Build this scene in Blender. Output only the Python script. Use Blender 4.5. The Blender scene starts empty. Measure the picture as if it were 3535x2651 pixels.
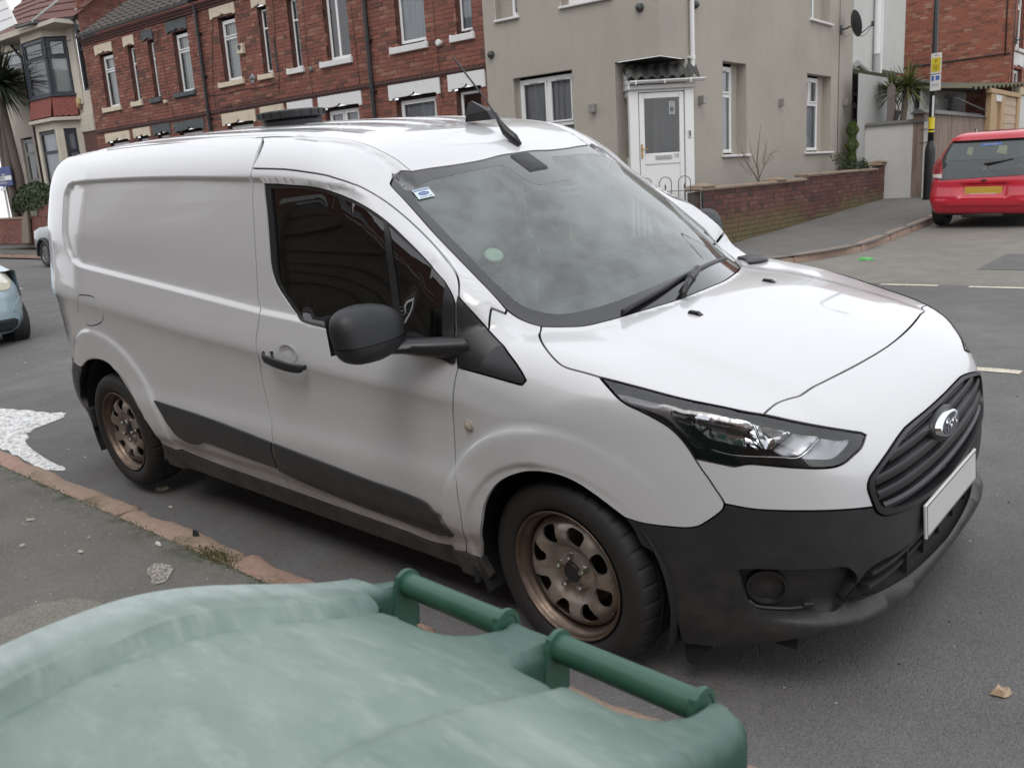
import bpy, bmesh, math, random
import numpy as np
from mathutils import Vector, Matrix
from mathutils.geometry import delaunay_2d_cdt
random.seed(7); rng=np.random.default_rng(5)
scn=bpy.context.scene
COL=scn.collection
# ---------------------------------------------------------------- camera, world, sun, exposure
CW=Vector((1.67056,-2.93141,1.55375))
RW=((0.74869922,0.66018916,-0.0599979),(0.10264227,-0.20486514,-0.97339347),(-0.65491529,0.72262061,-0.22114568))
cam_d=bpy.data.cameras.new('camera'); cam=bpy.data.objects.new('camera',cam_d); COL.objects.link(cam)
_r,_d,_f=[Vector(v).normalized() for v in RW]
cam.matrix_world=Matrix(((_r.x,-_d.x,-_f.x,CW.x),(_r.y,-_d.y,-_f.y,CW.y),(_r.z,-_d.z,-_f.z,CW.z),(0,0,0,1)))
cam_d.sensor_width=36; cam_d.sensor_fit='HORIZONTAL'; cam_d.lens=31.086; cam_d.clip_start=.05; cam_d.clip_end=500
cam_d.dof.use_dof=True; cam_d.dof.focus_distance=3.6; cam_d.dof.aperture_fstop=9.0
scn.camera=cam
SUN_EL,SUN_AZ=math.radians(55),math.radians(-60)     # azimuth of the sun, measured from +x
world=bpy.data.worlds.new('World'); scn.world=world; world.use_nodes=True
wn=world.node_tree.nodes; wl=world.node_tree.links; wn.clear()
sky=wn.new('ShaderNodeTexSky'); sky.sky_type='NISHITA'; sky.sun_disc=False; sky.sun_elevation=SUN_EL; sky.sun_rotation=math.pi/2-SUN_AZ
sky.air_density=1.2; sky.dust_density=4.0; sky.ozone_density=1.0
hs=wn.new('ShaderNodeHueSaturation'); hs.inputs['Saturation'].default_value=.16
cl=wn.new('ShaderNodeTexNoise'); cl.inputs['Scale'].default_value=1.6; cl.inputs['Detail'].default_value=4; cl.inputs['Roughness'].default_value=.5
tc=wn.new('ShaderNodeTexCoord'); mp=wn.new('ShaderNodeMapping'); mp.inputs['Scale'].default_value=(1,1,2.2)
cr=wn.new('ShaderNodeMapRange'); cr.inputs['From Min'].default_value=.3; cr.inputs['From Max'].default_value=.7; cr.inputs['To Min'].default_value=.88; cr.inputs['To Max'].default_value=1.10
mx=wn.new('ShaderNodeMix'); mx.data_type='RGBA'; mx.blend_type='MIX'; mx.inputs[0].default_value=.72
mx.inputs[7].default_value=(13.2,13.5,14.2,1)
ml=wn.new('ShaderNodeMix'); ml.data_type='RGBA'; ml.blend_type='MULTIPLY'; ml.inputs[0].default_value=1
bg=wn.new('ShaderNodeBackground'); bg.inputs['Strength'].default_value=.076
wo=wn.new('ShaderNodeOutputWorld')
wl.new(sky.outputs[0],hs.inputs['Color']); wl.new(hs.outputs[0],mx.inputs[6])
wl.new(tc.outputs['Generated'],mp.inputs[0]); wl.new(mp.outputs[0],cl.inputs['Vector']); wl.new(cl.outputs[0],cr.inputs['Value'])
wl.new(mx.outputs[2],ml.inputs[6]); wl.new(cr.outputs[0],ml.inputs[7]); wl.new(ml.outputs[2],bg.inputs['Color']); wl.new(bg.outputs[0],wo.inputs[0])
sun_d=bpy.data.lights.new('sun','SUN'); sun_d.energy=.5; sun_d.angle=math.radians(25); sun_d.color=(1,.97,.93)
sun=bpy.data.objects.new('sun',sun_d); COL.objects.link(sun)
_sv=Vector((math.cos(SUN_EL)*math.cos(SUN_AZ),math.cos(SUN_EL)*math.sin(SUN_AZ),math.sin(SUN_EL)))
sun.rotation_euler=_sv.to_track_quat('Z','Y').to_euler(); sun.location=_sv*40
vs=scn.view_settings; vs.view_transform='Standard'; vs.look='None'; vs.gamma=1; vs.use_curve_mapping=False; vs.exposure=0.60
scn.render.engine='CYCLES'
# ---------------------------------------------------------------- helpers
def tag(o,label=None,cat=None,group=None,kind=None):
    if label: o['label']=label
    if cat: o['category']=cat
    if group: o['group']=group
    if kind: o['kind']=kind
    return o
def empty(name,loc=(0,0,0),rz=0,label=None,cat=None,group=None,parent=None):
    o=bpy.data.objects.new(name,None); COL.objects.link(o); o.location=loc; o.rotation_euler=(0,0,rz); o.empty_display_size=.2
    if parent: o.parent=parent
    return tag(o,label,cat,group)
def meshobj(name,verts,faces,mat=None,parent=None,smooth=False,mats=None,midx=None):
    me=bpy.data.meshes.new(name); me.from_pydata([tuple(v) for v in verts],[],[tuple(f) for f in faces])
    if mats:
        for m in mats: me.materials.append(m)
        if midx is not None: me.polygons.foreach_set('material_index',midx)
    elif mat: me.materials.append(mat)
    if smooth: me.polygons.foreach_set('use_smooth',[True]*len(me.polygons))
    me.update(); o=bpy.data.objects.new(name,me); COL.objects.link(o)
    if parent: o.parent=parent
    return o
class MB:
    """collects shapes into ONE mesh object"""
    def __init__(s): s.v=[];s.f=[];s.m=[];s.cur=0;s.c=[];s.curc=None
    def add(s,v,f):
        n=len(s.v); s.v+= [tuple(a) for a in v]; s.f+=[tuple(i+n for i in a) for a in f]; s.m+=[s.cur]*len(f); s.c+=[s.curc]*len(f)
    def box(s,a,b,M=None):
        x0,y0,z0=a;x1,y1,z1=b
        v=[(x0,y0,z0),(x1,y0,z0),(x1,y1,z0),(x0,y1,z0),(x0,y0,z1),(x1,y0,z1),(x1,y1,z1),(x0,y1,z1)]
        if M is not None: v=[tuple(M@Vector(q)) for q in v]
        s.add(v,[(0,3,2,1),(4,5,6,7),(0,1,5,4),(1,2,6,5),(2,3,7,6),(3,0,4,7)])
    def bbox(s,a,b,r=.004,M=None):
        """box with bevelled edges"""
        x0,y0,z0=a;x1,y1,z1=b;r=min(r,abs(x1-x0)/2.2,abs(y1-y0)/2.2,abs(z1-z0)/2.2)
        V=[];F=[]
        bm=bmesh.new(); bmesh.ops.create_cube(bm,size=1)
        for q in bm.verts: q.co=Vector(((x0+x1)/2+q.co.x*(x1-x0),(y0+y1)/2+q.co.y*(y1-y0),(z0+z1)/2+q.co.z*(z1-z0)))
        bmesh.ops.bevel(bm,geom=bm.edges[:],offset=r,segments=1,affect='EDGES')
        if M is not None: bm.transform(M)
        bm.verts.index_update(); s.add([q.co[:] for q in bm.verts],[[w.index for w in f.verts] for f in bm.faces]); bm.free()
    def prism(s,poly,d,M=None):
        """polygon in xy extruded 0..d in z (then M)"""
        n=len(poly); v=[(a,b,0) for a,b in poly]+[(a,b,d) for a,b in poly]
        if M is not None: v=[tuple(M@Vector(q)) for q in v]
        s.add(v,[tuple(range(n-1,-1,-1)),tuple(range(n,2*n))]+[(i,(i+1)%n,n+(i+1)%n,n+i) for i in range(n)])
    def tube(s,pts,r,n=8,closed=False,cap=True):
        pts=[Vector(q) for q in pts]; rr=r if hasattr(r,'__len__') else [r]*len(pts)
        rings=[];up=None;k=len(pts)
        for i,q in enumerate(pts):
            if closed: t=(pts[(i+1)%k]-pts[i-1])
            else: t=pts[min(i+1,k-1)]-pts[max(i-1,0)]
            t.normalize()
            if up is None: up=Vector((0,0,1)) if abs(t.z)<.9 else Vector((1,0,0))
            a=t.cross(up); a.normalize(); up=a.cross(t); up.normalize()
            rings.append([q+(a*math.cos(2*math.pi*j/n)+up*math.sin(2*math.pi*j/n))*rr[i] for j in range(n)])
        v=[w for g in rings for w in g]; f=[]
        for i in range(k if closed else k-1):
            for j in range(n):
                a=i*n+j;b=i*n+(j+1)%n;c=((i+1)%k)*n+(j+1)%n;d=((i+1)%k)*n+j; f.append((a,b,c,d))
        if cap and not closed: f+= [tuple(range(n-1,-1,-1)),tuple((k-1)*n+j for j in range(n))]
        s.add(v,f)
    def lathe(s,prof,n=32,M=None,a0=0,a1=2*math.pi):
        """prof (r,z) revolved about z"""
        full=abs(a1-a0-2*math.pi)<1e-6; k=n if full else n+1
        v=[(r*math.cos(a0+(a1-a0)*j/n),r*math.sin(a0+(a1-a0)*j/n),z) for r,z in prof for j in range(k)]
        if M is not None: v=[tuple(M@Vector(q)) for q in v]
        f=[]
        for i in range(len(prof)-1):
            for j in range(n): f.append((i*k+j,i*k+(j+1)%k,(i+1)*k+(j+1)%k,(i+1)*k+j))
        s.add(v,f)
    def build(s,name,mat,parent=None,smooth=False,mats=None,autos=None):
        o=meshobj(name,s.v,s.f,mat,parent,smooth,mats,s.m if mats else None)
        if any(c is not None for c in s.c):
            at=o.data.attributes.new('bcol','FLOAT','FACE'); at.data.foreach_set('value',[c if c is not None else .5 for c in s.c])
        if autos: shade_auto(o,autos)
        return o
def shade_auto(o,ang=35):
    me=o.data; bm=bmesh.new(); bm.from_mesh(me); bmesh.ops.remove_doubles(bm,verts=bm.verts,dist=1e-5); bmesh.ops.recalc_face_normals(bm,faces=bm.faces)
    c=math.radians(ang)
    for e in bm.edges:
        if len(e.link_faces)==2: e.smooth=e.calc_face_angle(0)<c
        else: e.smooth=False
    for f in bm.faces: f.smooth=True
    bm.to_mesh(me); bm.free(); me.update()
def copy_tree(o,parent=None):
    c=o.copy(); COL.objects.link(c); c.parent=parent
    for ch in [q for q in bpy.data.objects if q.parent==o]: copy_tree(ch,c)
    return c
def Rz(a): return Matrix.Rotation(a,4,'Z')
def Rx(a): return Matrix.Rotation(a,4,'X')
def Ry(a): return Matrix.Rotation(a,4,'Y')
def Tr(x,y,z): return Matrix.Translation((x,y,z))
# ---------------------------------------------------------------- materials
class NT:
    def __init__(s,name):
        s.m=bpy.data.materials.new(name); s.m.use_nodes=True; s.n=s.m.node_tree.nodes; s.l=s.m.node_tree.links
        s.b=s.n['Principled BSDF']; s.tc=None
    def node(s,t,**k):
        q=s.n.new(t)
        for a,b in k.items(): setattr(q,a,b)
        return q
    def co(s,kind='Object'):
        if s.tc is None: s.tc=s.n.new('ShaderNodeTexCoord')
        return s.tc.outputs[kind]
    def noise(s,scale,detail=3,rough=.55,vec=None,dist=0,stretch=None,kind='Object'):
        q=s.n.new('ShaderNodeTexNoise'); q.inputs['Scale'].default_value=scale; q.inputs['Detail'].default_value=detail; q.inputs['Roughness'].default_value=rough; q.inputs['Distortion'].default_value=dist
        v=vec or s.co(kind)
        if stretch:
            m=s.n.new('ShaderNodeMapping'); m.inputs['Scale'].default_value=stretch; s.l.new(v,m.inputs[0]); v=m.outputs[0]
        s.l.new(v,q.inputs['Vector']); return q.outputs['Fac']
    def vor(s,scale,feature='F1',out='Distance',vec=None,rand=1):
        q=s.n.new('ShaderNodeTexVoronoi'); q.feature=feature; q.inputs['Scale'].default_value=scale; q.inputs['Randomness'].default_value=rand
        s.l.new(vec or s.co(),q.inputs['Vector']); return q.outputs[out]
    def mr(s,x,a,b,c=0,d=1):
        q=s.n.new('ShaderNodeMapRange'); q.inputs['From Min'].default_value=a; q.inputs['From Max'].default_value=b; q.inputs['To Min'].default_value=c; q.inputs['To Max'].default_value=d
        s.l.new(x,q.inputs['Value']); return q.outputs[0]
    def mix(s,f,a,b,mode='MIX'):
        q=s.n.new('ShaderNodeMix'); q.data_type='RGBA'; q.blend_type=mode
        for i,v in ((0,f),(6,a),(7,b)):
            if hasattr(v,'is_output') or hasattr(v,'links'): s.l.new(v,q.inputs[i])
            elif i==0: q.inputs[0].default_value=v
            else: q.inputs[i].default_value=(*v,1) if len(v)==3 else v
        return q.outputs[2]
    def math(s,op,a,b=0):
        q=s.n.new('ShaderNodeMath'); q.operation=op
        for i,v in ((0,a),(1,b)):
            if hasattr(v,'links'): s.l.new(v,q.inputs[i])
            else: q.inputs[i].default_value=v
        return q.outputs[0]
    def sep(s,kind='Object'):
        q=s.n.new('ShaderNodeSeparateXYZ'); s.l.new(s.co(kind),q.inputs[0]); return q.outputs
    def bump(s,h,strength=.3,dist=.01,norm=None):
        q=s.n.new('ShaderNodeBump'); q.inputs['Strength'].default_value=strength; q.inputs['Distance'].default_value=dist
        s.l.new(h,q.inputs['Height']); 
        if norm: s.l.new(norm,q.inputs['Normal'])
        s.l.new(q.outputs[0],s.b.inputs['Normal']); return q.outputs[0]
    def set(s,**k):
        for a,b in k.items():
            i=s.b.inputs[a.replace('_',' ')]
            if hasattr(b,'links'): s.l.new(b,i)
            elif hasattr(b,'__len__') and len(b)==3: i.default_value=(*b,1)
            else: i.default_value=b
        return s
def simple(name,col,rough=.5,metal=0,var=.12,nscale=6,bump=0,bscale=80,coat=0,spec=.5):
    t=NT(name); n=t.noise(nscale,4,.6); 
    c=t.mix(n,tuple(v*(1-var) for v in col),tuple(min(1,v*(1+var)) for v in col))
    t.set(Base_Color=c,Metallic=metal); t.set(Roughness=t.mr(t.noise(nscale*2.3,3),.3,.7,max(0,rough-.06),min(1,rough+.06)))
    t.b.inputs['Coat Weight'].default_value=coat; t.b.inputs['Coat Roughness'].default_value=.05; t.b.inputs['Specular IOR Level'].default_value=spec
    if bump: t.bump(t.noise(bscale,4,.6),bump,.004)
    return t.m

def _tab(pts,n=400):
    p=np.array(pts,float);x=p[:,0];y=p[:,1]
    m=np.gradient(y,x)
    xs=np.linspace(x[0],x[-1],n);i=np.clip(np.searchsorted(x,xs)-1,0,len(x)-2)
    h=x[i+1]-x[i];t=(xs-x[i])/h
    ys=(2*t**3-3*t**2+1)*y[i]+(t**3-2*t**2+t)*h*m[i]+(-2*t**3+3*t**2)*y[i+1]+(t**3-t**2)*h*m[i+1]
    return xs,ys
TY=_tab([(.1,.82),(.2,.845),(.30,.866),(.35,.878),(.39,.900),(.44,.910),(.5,.913),(.58,.912),(.64,.902),(.72,.899),(.80,.901),(.865,.905),(.90,.910),(.935,.917),(.98,.912),(1.04,.900),(1.13,.883),(1.3,.861),(1.44,.840),(1.55,.820),(1.61,.805),(1.65,.789),(1.70,.762),(1.735,.736),(1.78,.68),(1.9,.40)])
TR=_tab([(-4.2,1.05),(-2.97,1.03),(-2.6,1.0),(-2.1,.96),(-1.54,.925),(-1.0,.885),(-.39,.868),(.5,.865),(1.2,.86)])
TRF=_tab([(-4.2,1.10),(-3.98,1.735),(-3.8,1.778),(-3.4,1.806),(-2.8,1.822),(-2.0,1.803),(-1.5,1.775),(-1.2,1.740),(-1.0,1.700),(-.87,1.648),(-.79,1.60),(-.6,1.48),(-.3,1.29),(.03,1.08),(1.4,.2)])
TBN=_tab([(-1.2,1.18),(-.3,1.102),(0.,1.074),(.15,1.062),(.4,1.014),(.55,.975),(.645,.942),(.70,.915),(.75,.88),(.80,.835),(.84,.79),(.87,.74),(.9,.66),(1.0,.25)])
TF=_tab([(.0,.55),(.12,.65),(.18,.79),(.22,.865),(.25,.897),(.275,.905),(.292,.902),(.312,.872),(.345,.870),(.40,.883),(.48,.89),(.56,.888),(.64,.882),(.72,.872),(.80,.856),(.9,.845),(1.3,.83)])
TF2=_tab([(.0,.62),(.12,.73),(.18,.80),(.24,.85),(.30,.872),(.40,.883),(.48,.89),(.56,.888),(.64,.882),(.72,.872),(.80,.856),(.9,.845),(1.3,.83)])
def T(t,x): return np.interp(x,t[0],t[1])
def ss(a,b,x):
    t=np.clip((x-a)/(b-a),0,1);return t*t*(3-2*t)
def smax(a,b,k):
    h=np.clip(.5+.5*(a-b)/k,0,1);return b+(a-b)*h+k*h*(1-h)
REC=np.array([(-3.305,1.39),(-3.275,1.31),(-3.205,1.255),(-3.07,1.232),(-2.78,1.207),(-2.27,1.164),(-1.83,1.126),(-1.46,1.094),(-1.2,1.078),(-1.0,1.06),(-.70,1.04),(-.5,1.3),(-.75,1.50),(-.95,1.56),(-1.2,1.59),(-1.42,1.603),(-1.96,1.625),(-2.44,1.638),(-2.87,1.642),(-3.18,1.64),(-3.26,1.625),(-3.30,1.58)])
def sdpoly(px,pz,P):
    d=np.full(px.shape,1e9);s=np.ones(px.shape)
    n=len(P)
    for i in range(n):
        a=P[i];b=P[i-1];ex,ez=b[0]-a[0],b[1]-a[1];wx,wz=px-a[0],pz-a[1]
        t=np.clip((wx*ex+wz*ez)/(ex*ex+ez*ez),0,1)
        d=np.minimum(d,(wx-ex*t)**2+(wz-ez*t)**2)
        c1=pz>=a[1];c2=pz<b[1];c3=ex*wz>ez*wx
        s=np.where((c1&c2&c3)|(~c1&~c2&~c3),-s,s)
    return s*np.sqrt(d)
def sdline(px,pz,P):
    d=np.full(px.shape,1e9)
    for i in range(len(P)-1):
        a=P[i];b=P[i+1];ex,ez=b[0]-a[0],b[1]-a[1];wx,wz=px-a[0],pz-a[1]
        t=np.clip((wx*ex+wz*ez)/(ex*ex+ez*ez),0,1)
        d=np.minimum(d,(wx-ex*t)**2+(wz-ez*t)**2)
    return np.sqrt(d)
def Yside(x,z):
    r=T(TR,x)-.925
    zz=z-r*ss(.62,.84,z)*(1-ss(1.35,1.6,z))
    y=T(TY,zz)
    # ridge fades out on the wing
    f=ss(-.5,-.15,x);y=y*(1-f)+(.912-.10*np.maximum(z-.86,0)-.6*np.maximum(.45-z,0)**1.5)*f*1.0 if True else y
    # greenhouse taper at the front
    y=y-.03*ss(-1.1,-.2,x)*ss(1.0,1.3,z)
    # recess of the side panel
    d=sdpoly(x,z,REC);y=y-.018*ss(.012,-.014,d)*(1-ss(-.95,-.72,x)*0.0)
    # flares
    rf=np.hypot(x,(z-.316));
    y=y+.017*ss(.53,.495,rf)-.010*ss(.408,.385,rf)
    rr=np.hypot((x+3.075)*.93,(z-.30))
    y=y+.015*ss(.61,.57,rr)-.010*ss(.445,.42,rr)
    # lower door bulge
    return y
GRV=np.array([(-3.72,.56),(-3.0,.60),(-1.6,.605),(-1.2,.595),(-.95,.585),(-.81,.60)])
def phi(x,y,z):
    ay=np.abs(y)
    Y=Yside(x,z)
    side=ay-Y
    kws=np.interp(z,[1.1,1.18,1.3,1.46,1.588,1.7],[.45,.34,.275,.23,.15,.12])
    # windscreen+roof centre profile shifted by curvature
    xe=x+kws*ay**2*ss(-1.25,-.85,x)
    zr=T(TRF,xe)-.060*ay**2-.02*ss(.60,.80,ay)*ss(-.8,-1.0,x)
    zr=zr+.05*ss(.70,.78,ay)*ss(-.75,-.35,x)
    rib=.5+.5*np.cos(2*np.pi*ay/.235);zr=zr+.007*ss(.35,.7,rib)*ss(-1.15,-1.45,x)*ss(-3.8,-3.6,x)*(ay<.6)
    g=sdline(x,ay,GRV);zr=zr-.012*ss(.022,.006,g)
    zb=T(TBN,x)-.12*ay**2+.045*ss(.45,.82,ay)*ss(.45,-.12,x)-.006*ss(.50,.60,ay)+.010*ss(.40,.0,ay)*0
    slope=np.where(zr>zb,1.19,1.03)
    top=(z-np.maximum(zr,zb))/np.where((zr>zb)&(x>-1.0),slope,1.0)
    F=T(TF,z)*(1-ss(.70,.80,ay))+T(TF2,z)*ss(.70,.80,ay)-.05*ay**2-.75*(ay/.92)**6
    front=x-F
    q=ay/np.maximum(Y,.3)
    R=-3.94+.10*np.clip((z-1)/.8,0,2)**2-.03*ss(.62,.56,z)+.8*q**10
    rear=R-x
    k1=np.where(x<-1,.07,.07)+.07*ss(-.5,0,x)*ss(1.3,1.05,z)
    k1=np.where((x<-.9),.09,k1)
    a=smax(side,top,k1)
    a=smax(a,front,.10)
    return smax(a,rear,.08)

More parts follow.
